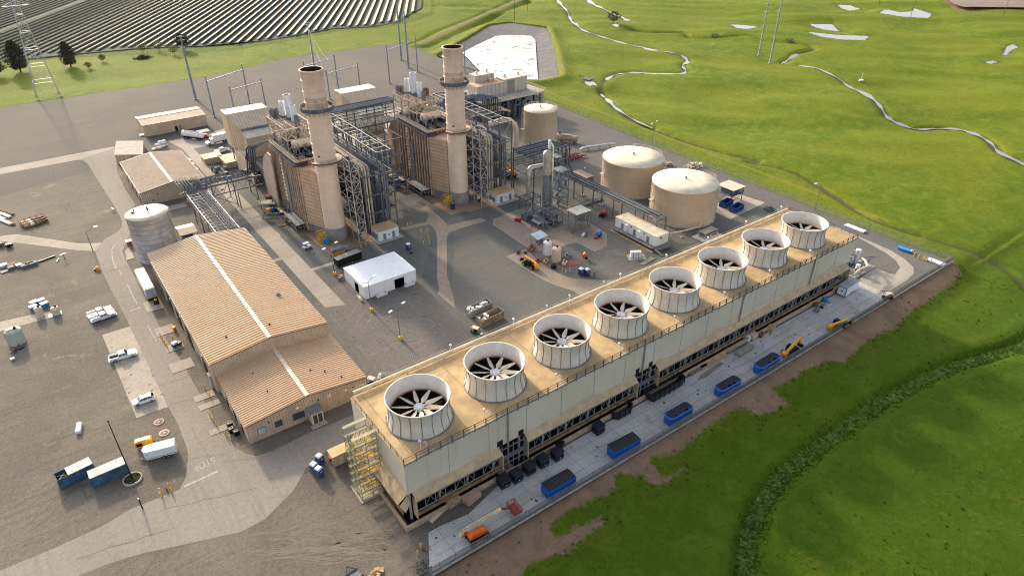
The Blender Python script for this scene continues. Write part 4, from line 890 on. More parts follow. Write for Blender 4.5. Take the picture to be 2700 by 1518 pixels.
# ================================================================ POWER BLOCK
AX = 68.2
m_stack = M('stack_paint', (.73,.565,.435), .5, var=.07, scale=.3, streak=.14); m_hot = M('sooty_stack', (.55,.42,.32), .6, var=.25, streak=.35, stain=(.24,.15,.10)); m_soot = M('stack_soot', (.05,.022,.015), .9)
m_sbase = M('stack_base_grey', (.235,.215,.20), .7, var=.15, streak=.2); m_grat = M('grating', (.075,.078,.08), .9, .0, var=.25); m_pan = ribbed('duct_panel', (.58,.40,.265), 'Z', 1.25, .08, streak=.2)
def make_stack(ax):
    t = thing('exhaust_stack', '', 'chimney', (ax, 188.4, 0)); r = 3.2
    mb = MB(); mb.lathe([(r+.05,4.3),(r,26),(r-.08,41.6)], n=56); mb.lathe([(r-.05,45.2),(r-.05,52.2),(r+.14,52.3),(r+.14,52.7),(r-.16,52.7)], n=56)
    mb.mat(1).lathe([(r-.07,41.6),(r-.05,45.2)], n=56); mb.mat(2).lathe([(r-.18,52.7),(r-.2,47.5)], n=56).disc((0,0,47.5), r-.19, 40)
    mb.build('shell', [m_stack, m_hot, m_soot], t)
    mb = MB(); mb.lathe([(r+.3,0),(r+.3,4.3),(r+.05,4.32)], n=48); mb.build('base', m_sbase, t)
    mb = MB()
    for k in range(15):
        z = 7.2+3.05*k
        if z < 51: mb.lathe([(r-.02,z-.09),(r+.1,z-.07),(r+.1,z+.07),(r-.02,z+.09)], n=56)
    mb.build('stiffener_ring', m_stack, t)
    for z, ro, a0, a1 in ((26.3, 5.3, -2.9, .7), (41.4, 4.75, 0, 2*PI)):
        n = 40; mb = MB(); pr = [(r,z),(ro,z),(ro,z+.14),(r,z+.14)]; mb.lathe(pr, n=n, a0=a0, a1=a1, smooth=False)
        mb.mat(1).lathe([(ro,z-.05),(ro+.03,z-.05),(ro+.03,z+(.32 if z < 30 else 1.05)),(ro,z+(.32 if z < 30 else 1.05)),(ro,z)], n=n, a0=a0, a1=a1, smooth=False)
        mb.mat(0); pts = [(ro*math.cos(a), ro*math.sin(a), z+.14) for a in np.linspace(a0, a1, 20)]; mb.rail(pts, 1.1, .035, 3)
        for a in np.linspace(a0, a1, 18): mb.bar((r*math.cos(a), r*math.sin(a), z-1.4),(ro*.96*math.cos(a), ro*.96*math.sin(a), z), .14)
        mb.build('ring_platform', [m_tanst, m_blueg if z > 30 else m_grat], t)
    mb = MB()
    for s_ in (-.25,.25): mb.bar((r+.15,s_-.4,26.5),(r+.15,s_-.4,42.5),.07)
    for k in range(20): mb.bar((r+.15,-.65,27+k*.8),(r+.15,-.15,27+k*.8),.05)
    mb.build('ladder', m_trim, t)
    for a in (.4, 1.8, 2.6, 3.9): mb = MB(); mb.cyl(((r-.1)*math.cos(a),(r-.1)*math.sin(a),28.2),((r+.35)*math.cos(a),(r+.35)*math.sin(a),28.2),.28,n=10); mb.build('sampling_port', m_rust, t)
    return t
s1 = make_stack(AX-.1); s1['label'] = 'tall cream exhaust stack beside the left boiler, nearer the warehouse'; s1['group'] = 'boiler exhaust stacks'
s2 = dup(s1, loc=(AX+46.3, 188.4, 0), label='tall cream exhaust stack beside the right boiler, in front of the pond')

def make_boiler():
    t = thing('heat_recovery_boiler', '', 'boiler', (AX, 0, 0)); W_ = 5.7; ya, yb = 197.4, 219.5; zt = 23.6
    mb = MB(); mb.box(-W_,ya,1.0,W_,yb,zt); mb.build('casing', m_brn, t)
    mb = MB()
    for k in range(12):
        y = ya+.25+k*(yb-ya-.5)/11
        for s_ in (-1, 1): mb.box(s_*(W_+.22)-.22, y-.17, .4, s_*(W_+.22)+.22, y+.17, zt-.3)
    for k in range(8):
        x = -W_+.2+k*(2*W_-.4)/7; mb.box(x-.11, ya-.34, .4, x+.11, ya-.01, zt-.3)
    mb.build('casing_rib', m_tanst, t)
    mb = MB(); w1 = 3.1; y1 = 190.2
    vs = [(-W_,ya-.36,3.2),(W_,ya-.36,3.2),(w1,y1,3.2),(-w1,y1,3.2),(-W_,ya-.36,22.4),(W_,ya-.36,22.4),(w1,y1,22.4),(-w1,y1,22.4)]
    mb._add(vs, [(0,1,2,3),(7,6,5,4),(0,3,7,4),(3,2,6,7),(2,1,5,6)]); mb.build('outlet_duct', m_pan, t)
    mb = MB(); mb._add([(-W_+.3,ya-.5,0),(W_-.3,ya-.5,0),(w1,y1,0),(-w1,y1,0),(-W_+.3,ya-.5,3.2),(W_-.3,ya-.5,3.2),(w1,y1,3.2),(-w1,y1,3.2)], [(0,3,7,4),(3,2,6,7),(2,1,5,6),(0,1,5,4)]); mb.build('duct_base', m_sbase, t)
    # inlet duct from the turbine
    mb = MB(); a = [(-W_,yb,2),(W_,yb,2),(W_,yb,zt),(-W_,yb,zt)]; b_ = [(-W_,226,2),(W_,226,2),(W_,226,zt-4),(-W_,226,zt-4)]; c_ = [(-2.6,240,2),(2.6,240,2),(2.6,240,8),(-2.6,240,8)]
    for p_, q_ in ((a,b_),(b_,c_)): mb._add(p_+q_, [(0,4,5,1),(1,5,6,2),(2,6,7,3),(3,7,4,0)])
    mb.box(-3.2,240,1,3.2,252,7.6); mb.build('inlet_duct', m_brn, t)
    # roof platform with handrail
    mb = MB(); mb.box(-W_-.9,ya-.9,zt+.6,W_+.9,yb+.6,zt+.74); mb.box(-W_-.3,ya-.3,zt,W_+.3,yb,zt+.6)
    mb.mat(1); mb.box(-W_-1.0,ya-1.0,zt+.3,W_+1.0,ya-.9,zt+.95).box(-W_-1.0,ya-.9,zt+.3,-W_-.9,yb+.6,zt+.95).box(W_+.9,ya-.9,zt+.3,W_+1.0,yb+.6,zt+.95)
    mb.rail([(-W_-.9,yb+.5,zt+.74),(-W_-.9,ya-.9,zt+.74),(-3.5,ya-.9,zt+.74)],1.1,.04,1.8).rail([(3.5,ya-.9,zt+.74),(W_+.9,ya-.9,zt+.74),(W_+.9,yb+.5,zt+.74)],1.1,.04,1.8)
    mb.build('roof_platform', [m_grat, m_tanst], t)
    # bundled pipes wrapped under the platform
    mb = MB()
    for k in range(4):
        d = .28+.42*k; z = zt-.1-.22*k if k else zt+.1
        mb.tube([(-W_-d,yb,z),(-W_-d,ya-d+.9,z),(-W_-d+.9,ya-d-.1,z),(-2.9,ya-d-.1,z)], .17, 6)
    mb.build('pipe', m_pipe, t)
    # drums
    for y, z, x0, x1, r in ((205.2,26.4,-3.4,3.2,1.35),(215.4,26.4,-3.8,2.8,1.35),(210.4,27.0,1.2,5.4,1.0)):
        mb = MB(); mb.cyl((x0,y,z),(x1,y,z),r,n=20); mb.ball((x0,y,z),r,8,.45,1,1).ball((x1,y,z),r,8,.45,1,1)
        mb.mat(1).bar((x0+1,y,zt+.7),(x0+1,y,z-1),.5,.9).bar((x1-1,y,zt+.7),(x1-1,y,z-1),.5,.9)
        mb.build('steam_drum', [m_cream, m_tanst], t)
    # penthouse frame
    mb = MB(); xs = (-4.7,-1.6,1.6,4.4); ys = (206.6,212.2,217.8,223.6)
    for x in xs:
        for y in ys: mb.bar((x,y,zt+.6),(x,y,31),.24)
        for z in (27.6,31): mb.bar((x,ys[0],z),(x,ys[-1],z),.26,.34)
        for i in range(3): mb.bar((x,ys[i],27.6),(x,ys[i+1],31),.12)
    for y in ys:
        for z in (27.6,31): mb.bar((xs[0],y,z),(xs[-1],y,z),.26,.34)
        mb.bar((xs[0],y,27.6),(xs[1],y,31),.14).bar((xs[2],y,31),(xs[3],y,27.6),.14)
        mb.bar((xs[0],y,24.4),(xs[1],y,27.6),.14)
    for k in range(5): mb.bar((-4.7,207+k*4,31.05),(4.4,207+k*4,31.05),.14)
    mb.rail([(-4.7,206.6,31.1),(-4.7,223.6,31.1)],1.1,.035,2).rail([(-4.7,206.6,31.1),(1.6,206.6,31.1)],1.1,.035,2)
    mb.build('penthouse_frame', m_tanst, t)
    mb = MB(); mb.box(-4.4,217.9,31.0,4.2,223.4,31.08).box(-1.5,212.3,31.0,4.2,217.7,31.08); mb.build('penthouse_floor', m_grat, t)
    rr = random.Random(5); mb = MB()
    for k in range(70):      # valves, small bore lines and instrument stands
        x, y = rr.uniform(-5.2,5.6), rr.uniform(ya,yb); z = zt+.75; h_ = rr.uniform(.5,3.2)
        if rr.random() < .5: mb.cyl((x,y,z),(x,y,z+h_),rr.uniform(.06,.16),n=6)
        else:
            d = rr.uniform(1,5); mb.tube([(x,y,z),(x,y,z+h_),(x+(d if rr.random()<.5 else 0),y+(d if rr.random()<.5 else 1),z+h_)], rr.uniform(.07,.17), 6)
    mb.build_each('roof_piping', m_galv, t)
    mb = MB()
    for k in range(48): x, y = rr.uniform(-5.2,5.6), rr.uniform(ya,yb); mb.cb(x,y,zt+.75,rr.uniform(.3,.9),rr.uniform(.3,.9),rr.uniform(.3,1.3),rr.uniform(0,1))
    mb.build_each('roof_equipment', m_black, t)
    # vent silencers
    for x, y, zb, z1, r, mt in ((1.7,219.4,31,38.2,1.12,m_white),(.2,221.4,31,35.9,.86,m_white),(1.0,213.6,31,36,.92,m_white),(.7,210.6,29,33.6,.78,m_galv),(2.6,217.4,31,35.0,.72,m_white),(-3.0,222.9,30.5,33.4,.80,m_galv),(-1.4,222.9,30.5,33.2,.78,m_galv)):
        mb = MB(); mb.cyl((x,y,zb),(x,y,z1),r,n=18,cap=False).lathe([(r,z1),(r+.05,z1+.03),(r-.1,z1+.06),(r-.12,z1-.5)],(x,y,0),18); mb.mat(1).disc((x,y,z1-.25),r-.1,18); mb.build('vent_silencer', [mt, m_soot], t)
    # ladder cage and service duct on the left face
    mb = MB()
    for s_ in (-.5,.5): mb.bar((-W_-.75,211.4+s_,6),(-W_-.75,211.4+s_,22.5),.12)
    for k in range(13): mb.bar((-W_-.9,210.6,6.6+k*1.25),(-W_-.9,212.2,6.6+k*1.25),.15,.22)
    mb.build('ladder', m_trim, t)
    mb = MB().box(-W_-.8,208.3,1.2,-W_-.02,210.0,17); mb.build('service_duct', m_grey, t)
    mb = MB()
    for k in range(7): y = 199+k*3; mb.tube([(-W_-.9,y,.1),(-W_-.9,y,1.5+.4*(k%3)),(-W_-2.2,y,1.5+.4*(k%3)),(-W_-2.2,y+2,1.3)], .2, 6)
    mb.tube([(-W_-2.6,198,1.9),(-W_-2.6,216,1.9)],.32,8).tube([(-W_-3.4,199,1.0),(-W_-3.4,213,1.0)],.25,8); mb.build_each('feed_piping', m_galv, t)
    mb = MB(); mb.box(-W_-3.8,198.4,2.6,-W_-.4,209,2.7).rail([(-W_-3.8,209,2.7),(-W_-3.8,198.4,2.7),(-W_-.4,198.4,2.7)],1.1,.04,1.8)
    for y in (199,204,208.5): mb.bar((-W_-3.6,y,0),(-W_-3.6,y,2.6),.18)
    mb.build('pump_platform', m_grey, t)
    mb = MB(); mb.cyl((-W_-3.0,212.5,1.3),(-W_-3.0,216.5,1.3),.85,n=14).cb(-W_-3.0,218,0,1.8,1.6,1.7).cb(-W_-2.6,206,0,1.6,4,1.3); mb.build_each('feed_pump', m_black, t)
    mb = MB()
    for k in range(3): mb.rail([(-3.9,189.2-k*.9,0),(-6.2,189.2-k*.9,0)],1.4+.9*k,.06,.9)
    for x in (-6.2,-3.9): mb.bar((x,187.4,0),(x,187.4,3.6),.14).bar((x,189.2,0),(x,189.2,3.6),.14)
    mb.bar((-6.2,187.4,3.5),(-3.9,187.4,3.5),.14).bar((-6.2,189.2,3.5),(-3.9,189.2,3.5),.14); mb.build('access_stair', m_yel, t)
    return t
b1 = make_boiler(); b1['label'] = 'left heat recovery boiler of brown ribbed casing with white silencers, nearer the workshop'; b1['group'] = 'heat recovery boilers'
b2 = dup(b1, loc=(AX+46.3, 0, 0), label='right heat recovery boiler of brown ribbed casing with white silencers, nearer the pond')
mb = MB(); mb.cyl((3.4,213.6,30),(3.4,213.6,33.4),1.05,n=16).ball((3.4,213.6,33.4),1.05,8,1,1,.5); o = mb.build('rusty_vent', m_rust, b2); o['label'] = 'rusty capped vent'

def stair_tower(x):
    t = thing('lattice_stair_tower', '', 'stair tower', (x, 182.4, 0)); mb = MB(); w_, d = 1.35, 2.1; H_ = 27.0; n = 8
    for a in (-w_, w_):
        for b_ in (-d, 2.4): mb.bar((a,b_,0),(a,b_,H_),.24)
    for k in range(n+1):
        z = H_*k/n
        for b_ in (-d, 2.4): mb.bar((-w_,b_,z),(w_,b_,z),.16)
        for a in (-w_, w_): mb.bar((a,-d,z),(a,2.4,z),.16)
        if k < n:
            z2 = H_*(k+1)/n; s_ = 1 if k % 2 else -1
            mb.bar((-w_*s_,-d,z),(w_*s_,-d,z2),.12).bar((-w_,-d*s_,z),(-w_,2.2*s_,z2),.12).bar((w_,-d*s_,z),(w_,2.2*s_,z2),.12)
            mb.bar((w_*s_,-d,z),(-w_*s_,-d,z2),.08)
    mb.build('frame', M('pale_steel', (.44,.39,.335), .5, var=.2, streak=.2), t)
    mb = MB()
    for k in range(n):
        z = H_*k/n; a, b_ = ((-1.6,1.9) if k % 2 else (1.9,-1.6)); mb.bar((0,a,z+.1),(0,b_,z+H_/n),1.0,.16); mb.box(-1.2,1.7 if k % 2 else -2,z+H_/n,1.2,2.3 if k % 2 else -1.4,z+H_/n+.08)
    mb.build('stair', m_grat, t)
    mb = MB()
    for k in range(5): y = 2.6; z = 4+k*5; mb.bar((-w_,2.4,z),(-3.4,5.2,z+3),.13).bar((-w_,2.4,z+3),(-3.4,5.2,z),.13).bar((-3.4,5.2,z),(-w_,2.4,z),.13)
    for x_ in (-3.4,): mb.bar((x_,5.2,0),(x_,5.2,26),.22)
    mb.build('side_bracing', M('pale_steel', (.44,.39,.335)), t)
    return t
l1 = stair_tower(73.5); l1['label'] = 'pale lattice stair tower to the right of the left exhaust stack'; l1['group'] = 'lattice stair towers'
dup(l1, loc=(73.5+46.3, 182.4, 0), label='pale lattice stair tower to the right of the far exhaust stack')

def boiler_rack():
    t = thing('pipe_rack', '', 'pipe rack', (AX, 0, 0)); xs = (9.0,14.4,19.2); ys = [183.4+7.4*i for i in range(7)]; zs = (7,13,19.5,26.4); mb = MB()
    for x in xs:
        for y in ys: mb.bar((x,y,0),(x,y,zs[-1] if x > 10 else 22),.34)
        for z in zs:
            if x < 10 and z > 22: continue
            mb.bar((x,ys[0],z),(x,ys[-1],z),.28,.36)
    for y in ys:
        for z in zs: mb.bar((xs[0] if z < 22 else xs[1],y,z),(xs[-1],y,z),.26,.34)
    for i in range(6):
        y0_, y1_ = ys[i], ys[i+1]; mb.bar((xs[1],(y0_+y1_)/2,26.4),(xs[2],(y0_+y1_)/2,26.4),.22)
        mb.bar((xs[2],y0_,7 if i % 2 else 13),(xs[2],y1_,13 if i % 2 else 7),.16).bar((xs[2],y0_,19.5),(xs[2],y1_,26.4),.14)
    mb.bar((xs[1],ys[0],19.5),(xs[2],ys[0],26.4),.16).bar((xs[1],ys[0],13),(xs[2],ys[0],7),.16)
    mb.build('frame', M('rack_steel', (.115,.13,.145), .5, .1, var=.25, streak=.2), t)
    mb = MB()
    for x in (xs[1],xs[2]): mb.bar((x,ys[0],26.62),(x,ys[-1],26.62),.30,.08)
    for i in range(13): y = ys[0]+i*3.7; mb.bar((xs[1],y,26.62),(xs[2],y,26.62),.24,.08)
    mb.build('top_beam', M('sunlit_galv', (.33,.31,.275), .5, var=.2), t)
    # big lines that run back along the rack and drop at its front
    for i, (x, z, r, mt) in enumerate(((9.6,22.6,.26,m_cream),(10.3,22.6,.26,m_cream),(11.2,22.7,.34,m_tanst),(12.1,22.5,.22,m_pipe),(12.7,22.5,.22,m_pipe),(13.3,22.5,.22,m_pipe),(15.2,20.2,.30,m_pipe),(16.2,20.2,.30,m_galv),(17.3,20.3,.38,m_galv))):
        mb = MB(); yf = 184.6-.28*(i % 4); mb.tube([(x,228.5,z),(x,yf+.7,z),(x,yf,z-.7),(x,yf,1.2)], r, 8); mb.build('pipe', mt, t)
    rr = random.Random(9); mb = MB()
    for k in range(44):
        x, y, z = rr.uniform(8.5,19), rr.uniform(185,226), rr.choice((3,7.4,13.4,16,19.9)); L_ = rr.uniform(5,18); mb.tube([(x,y,z),(x,min(228,y+L_),z),(x,min(228,y+L_),max(.5,z-rr.uniform(1,6)))], rr.uniform(.10,.28), 6)
    mb.build_each('pipework', m_pipe, t)
    mb = MB()
    for k in range(14): x, y, z = rr.uniform(8.5,18), rr.uniform(186,224), rr.choice((0,7.2,13.2)); mb.cb(x,y,z,rr.uniform(1,3),rr.uniform(1,3.5),rr.uniform(1,2.6))
    mb.cyl((15,196,3),(15,206,3),1.3,n=14); mb.build_each('vessel', m_blueg, t)
    for k, (z, x0_, x1_) in enumerate(((7.15,9,19),(13.15,9,19),(19.65,9,14.2))):
        mb = MB().box(x0_,184,z,x1_,227,z+.06); mb.rail([(x1_,184,z),(x1_,227,z)],1.05,.03,3); mb.build('walkway', m_grat, t)
    return t
r1 = boiler_rack(); r1['label'] = 'tall blue grey steel pipe rack between the two boilers'; r1['group'] = 'boiler pipe racks'
dup(r1, loc=(AX+46.3, 0, 0), label='tall blue grey steel pipe rack on the turbine hall side of the right boiler')

# cross rack at boiler-top height linking the two units
t = thing('cross_rack', 'high horizontal pipe bridge linking the left and right boilers', 'pipe rack', (98,232,0)); mb = MB()
for x in (-10,-2,6,14): 
    for y in (-3.5,3.5): mb.bar((x,y,0),(x,y,26),.34)
    for z in (19,26): mb.bar((x,-3.5,z),(x,3.5,z),.28)
for y in (-3.5,0,3.5):
    for z in (19,22.5,26): mb.bar((-10.5,y,z),(15.5,y,z),.28,.36)
for i in range(9): mb.bar((-10+i*3,-3.5,19),(-8.5+i*3,-3.5,22.5),.12).bar((-8.5+i*3,-3.5,22.5),(-7+i*3,-3.5,19),.12)
mb.build('frame', M('rack_steel', (.115,.13,.145)), t)
for k in range(6): mb = MB(); y = -3.0+k*.75; mb.tube([(-11,y,26.5),(15.5,y,26.5)], .27, 8); mb.build('pipe', m_galv if k % 2 else m_blueg, t)
for k in range(4): mb = MB(); y = 1.9+k*.5; mb.tube([(-11,y,26.3),(15.5,y,26.3)], .18, 6); mb.build('pipe', m_pipe, t)
mb = MB(); mb.box(-10,-3.4,19.2,15,3.4,19.3).rail([(-10,-3.4,19.3),(15,-3.4,19.3)],1.1,.04,3); mb.build('walkway', m_grat, t)
t = thing('inter_unit_rack', 'low dark pipe rack filled with bright insulated lines between the boilers', 'pipe rack', (97,214,0)); mb = MB()
for x in (-7,0,7):
    for y in (-6,0,8): mb.bar((x,y,0),(x,y,20),.3)
for z in (8,14,20):
    for x in (-7,0,7): mb.bar((x,-6,z),(x,8,z),.26)
    for y in (-6,0,8): mb.bar((-7,y,z),(7,y,z),.26)
mb.build('frame', M('rack_steel', (.115,.13,.145)), t)
for k in range(5): mb = MB(); x = -6+k*2.4; mb.tube([(x,8,16.4),(x,-2+k*.6,16.4),(x,-2.6+k*.6,15.6),(x,-2.6+k*.6,9)], .33, 8); mb.build('insulated_pipe', M('insulated_pipe', (.62,.55,.42), .35, .2), t)
mb = MB(); rr = random.Random(4)
for k in range(30): x, y, z = rr.uniform(-6.8,6.8), rr.uniform(-5.8,7.5), rr.choice((.2,8.2,14.2)); mb.cb(x,y,z,rr.uniform(.6,2.4),rr.uniform(.6,2.4),rr.uniform(.6,3.2))
mb.build_each('equipment', m_blueg, t)

# inlet filter houses
def filter_house():
    t = thing('air_filter_house', '', 'filter house', (AX, 0, 0)); m1 = ribbed('filter_tan', (.62,.475,.31), 'Y', 1.15, .07, streak=.1); m2 = ribbed('filter_tan_x', (.62,.475,.33), 'X', 1.15, .07, streak=.1); W_ = 7.9
    mb = MB(); ya, yb, zt = 264.6, 271.6, 22.0
    mb.mat(0).quad((-W_,yb,9),(-W_,ya,9),(-W_,ya,zt),(-W_,yb,zt)).quad((W_,ya,9),(W_,yb,9),(W_,yb,zt),(W_,ya,zt)).mat(1).quad((W_,yb,9),(-W_,yb,9),(-W_,yb,zt),(W_,yb,zt)).mat(2).quad((-W_,ya,zt),(W_,ya,zt),(W_,yb,zt),(-W_,yb,zt)).mat(1).quad((-W_,ya,9),(-W_,yb,9),(W_,yb,9),(W_,ya,9))
    mb.build('filter_box', [m1, m2, m_roofcr], t)
    mb = MB(); a = [(-W_,ya,9),(W_,ya,9),(W_,ya,zt),(-W_,ya,zt)]; w2 = 5.2; b_ = [(-w2,257.6,9),(w2,257.6,9),(w2,257.6,17.4),(-w2,257.6,17.4)]
    mb.mat(1)._add(a+b_, [(0,4,5,1),(2,6,7,3)]); mb.mat(0)._add(a+b_, [(1,5,6,2),(3,7,4,0)]); mb.build('transition_duct', [m1, m2], t)
    mb = MB(); mb.tube([(-w2-.3,257.3,17.5),(w2+.3,257.3,17.5)], .45, 8).tube([(w2+.2,257.3,17.5),(w2+1.2,257.3,17),(w2+1.2,257.3,10)],.3,8); mb.build('purge_pipe', m_galv, t)
    mb = MB(); mb.mat(2)._add([(-w2,257.5,17),(w2,257.5,17),(w2,253.6,15.2),(-w2,253.6,15.2)], [(0,3,2,1)]); mb.mat(0)._add([(-w2,257.5,9),(-w2,253.6,9),(-w2,253.6,15.2),(-w2,257.5,17)], [(0,1,2,3)])._add([(w2,257.5,9),(w2,253.6,9),(w2,253.6,15.2),(w2,257.5,17)], [(3,2,1,0)]); mb.mat(1).quad((-w2,253.6,7.5),(w2,253.6,7.5),(w2,253.6,15.2),(-w2,253.6,15.2)); mb.build('silencer_box', [m1, M('filter_front', (.52,.39,.265), .55, var=.1), m_roofcr], t)
    mb = MB()
    for x in (-6.8,0,6.8):
        for y in (265.4,270.8): mb.bar((x,y,0),(x,y,9),.4)
        mb.bar((x,265.4,1),(x,270.8,8.6),.2)
    for x in (-4.6,4.6): mb.bar((x,255,0),(x,255,9),.4).bar((x,259,0),(x,259,9),.4)
    mb.build_each('leg', m_grey, t)
    mb = MB(); mb.box(-4.6,241,0,4.6,256,7.0); mb.build('turbine_enclosure', m_grey, t)
    return t
f1 = filter_house(); f1['label'] = 'tan ribbed air filter house beyond the left boiler, next to the box truck'; f1['group'] = 'turbine air filter houses'
dup(f1, loc=(AX+46.3, 0, 0), label='tan ribbed air filter house between the two exhaust stacks')

# sound walls left of the unit
t = thing('sound_wall', 'tall tan ribbed sound panel with curved edge, standing beside the left boiler', 'sound wall', (60.4,219.3,0)); pr = [(0,0),(8.6,0),(10.0,4),(10.4,9.5),(9.0,14),(6.0,17.6),(1.4,20.4),(-2.0,20.2)]
MB().extr([(y,z) for y,z in pr], 0, .45, axis='x').build('panel', ribbed('sound_panel', (.54,.43,.33), 'Y', .95, .06, streak=.2), t)
mb = MB()
for y in (1,4.5,8): mb.bar((.6,y,0),(.6,y,15),.25)
mb.build('post', m_grey, t)
t = thing('sound_wall', 'short tan sound panel with sloping top below the left filter house', 'sound wall', (60.2,243,0)); pr = [(0,0),(20,0),(20,8.6),(13,9.3),(6,8.2),(0,5.0)]
MB().extr(pr, 0, .4, axis='x').build('panel', ribbed('sound_panel', (.54,.43,.33), 'Y', .95), t)
mb = MB()
for y in (1,7,13,19): mb.bar((.7,y,0),(.7,y,8),.22).bar((.7,y,7),(3,y+1,1),.2)
for k in range(16): mb.bar((1+rr.uniform(0,4),2+k,1+rr.uniform(0,5)),(2+rr.uniform(0,3),3+k,2+rr.uniform(0,7)),.22)
mb.build('brace', m_black, t)

# pipe bridge: boiler 1 -> left -> down beside the warehouse
t = thing('pipe_bridge', 'steel pipe bridge carrying dark parallel lines from the left boiler to the warehouse', 'pipe rack', (0,0,0)); mb = MB()
ya, yb, zp = 232.0, 240.2, 9.0; xa, xb = 34.6, 41.2
for x in (36,43,50.2,57.5):
    for y in (ya,yb): mb.bar((x,y,0),(x,y,zp),.32)
    for z in (5.4,zp-.2): mb.bar((x,ya,z),(x,yb,z),.26)
for y in (ya,yb):
    for z in (5.4,zp-.2): mb.bar((34,y,z),(60,y,z),.26,.36)
    for i in range(7): mb.bar((36+i*3.5,y,5.4),(37.7+i*3.5,y,8.8),.12).bar((37.7+i*3.5,y,8.8),(39.5+i*3.5,y,5.4),.12)
mb.bar((50.2,ya,5.2),(43,ya,.2),.2).bar((43,ya,5.2),(50.2,ya,.2),.2)
mb.bar((50.2,228.2,0),(50.2,228.2,6),.3)
for x in (xa,xb):
    for y in (198,207,216,225): mb.bar((x,y,0),(x,y,8.3),.28)
    for z in (6.6,8.3): mb.bar((x,195.6,z),(x,ya,z),.24,.32)
for i in range(16): y = 196.4+i*2.35; mb.bar((xa,y,8.3),(xb,y,8.3),.2); mb.bar((xa,y,6.6),(xa,y,8.3),.1)
mb.build('frame', M('bridge_steel', (.16,.16,.155), .5, .1, var=.25, streak=.2), t)
mb = MB()
for y in (196.5,): 
    for i in range(30): yy = 196.5+i*1.15; mb.bar((35.6,yy,8.5),(37.8,yy,8.5),.12)
mb.bar((35.5,196,8.55),(35.5,231,8.55),.16).bar((37.9,196,8.55),(37.9,231,8.55),.16); mb.build('cable_tray', m_galv, t)
for k in range(7):
    mb = MB(); y = 233.1+k*.95; x1 = 56.9-.42*k; zt = 21.2-.1*k
    mb.tube([(62.6,222+k*.55,zt+2.2),(60.5,222+k*.55,zt+2.2),(x1+1.2,222.4+k*.9,zt+1),(x1+.4,223+k*.9,zt),(x1+.2,226+k*1.0,zp+3),(x1,y,zp+1.3),(x1-.6,y,zp+.5),(35,y,zp+.5)] if k < 5 else [(60,y,zp+.5),(35,y,zp+.5)], .24, 8); mb.build('pipe', m_pipe if k % 3 else m_blueg, t)
for k in range(4):
    mb = MB(); x = 38.6+k*.62; mb.tube([(x,240.5,zp+1.0),(x,234-k*.3,zp+1.0),(x,232.6-k*.3,zp-.1),(x,231,8.75),(x,195.8,8.75)], .2, 8); mb.build('pipe', m_pipe if k < 3 else m_blueg, t)
for k in range(5):
    mb = MB(); x = 33.6+k*.9; mb.tube([(x,242,zp+1.1),(x,233,zp+1.1),(x,232,zp+.2),(x,231,7.4)], .2, 6); mb.build('pipe', m_galv, t)
mb = MB()
for k in range(26): x, y = rr.uniform(34,60), rr.uniform(231.5,240); mb.cb(x,y,rr.choice((5.6,9.3)),rr.uniform(.4,1.4),rr.uniform(.3,1),rr.uniform(.3,.9))
mb.build_each('valve', m_galv, t)
# canopy by the silo
t = thing('pump_shelter', 'open sided pump shelter with cream and tan roof behind the silo', 'shelter', (29.4,214.6,0)); 
mb = MB(); mb._add([(-2.6,-3.6,3.7),(2.6,-3.6,3.7),(2.6,0,4.4),(-2.6,0,4.4)], [(0,1,2,3)]); mb.mat(1)._add([(-2.6,0,4.4),(2.6,0,4.4),(2.6,3.8,3.7),(-2.6,3.8,3.7)], [(0,1,2,3)]); mb.build('roof', [M('tan_roof', (.5,.405,.3)), m_roofcr], t)
mb = MB()
for x in (-2.4,2.4):
    for y in (-3.4,3.6): mb.bar((x,y,0),(x,y,3.7),.16)
mb.build_each('leg', m_grey, t)
mb = MB().cyl((-1.6,-1.5,1),(1.6,-1.5,1),.6,n=12).cb(0,1.5,0,3.2,2,1.7).cb(1.4,-2.6,0,1,1,1.4); mb.build('pump', m_blueg, t)

# ================================================================ TURBINE HALL AND RIGHT-HAND PROCESS AREA
m_hall = ribbed('hall_cream', (.565,.50,.42), 'X', 2.2, .05, streak=.25); m_hally = ribbed('hall_cream_y', (.565,.50,.42), 'Y', 2.2, .05, streak=.25)
t = thing('turbine_hall', 'cream blocky turbine enclosure with mushroom vents on a raised deck beside the pond', 'building', (185,262,0)); T_ = Matrix.Translation((-185,-262,0))
def tm():
    mb = MB(); mb.M = T_; return mb
for (x0,y0,z0,x1,y1,z1,mt) in ((185.2,260,10,199,266.5,16.2,m_roofcr),(170,260,10,185.15,268,15.3,M('rust_roof', (.50,.33,.21), .7, var=.25)),(173.5,266.2,10,184.2,272,18.4,m_roofcr)):
    mb = tm(); mb.mat(0).quad((x0,y0,z0),(x1,y0,z0),(x1,y0,z1),(x0,y0,z1)).quad((x1,y1,z0),(x0,y1,z0),(x0,y1,z1),(x1,y1,z1)).mat(1).quad((x0,y1,z0),(x0,y0,z0),(x0,y0,z1),(x0,y1,z1)).quad((x1,y0,z0),(x1,y1,z0),(x1,y1,z1),(x1,y0,z1)).mat(2).quad((x0,y0,z1),(x1,y0,z1),(x1,y1,z1),(x0,y1,z1))
    mb.build('enclosure', [m_hall, m_hally, mt], t)
for x, y, z in ((188.5,264,16.2),(196.5,264,16.2),(181,265,15.3),(176,269,18.4),(182,269.5,18.4)):
    mb = tm(); mb.cyl((x,y,z),(x,y,z+.9),.5,n=12).cyl((x,y,z+.9),(x,y,z+1.35),.95,.5,12); mb.build('roof_vent', m_roofcr, t)
mb = tm(); mb.box(187.4,259.85,10.2,191.2,259.98,15.4); mb.build('door', M('door_grey', (.30,.27,.23), .6), t)
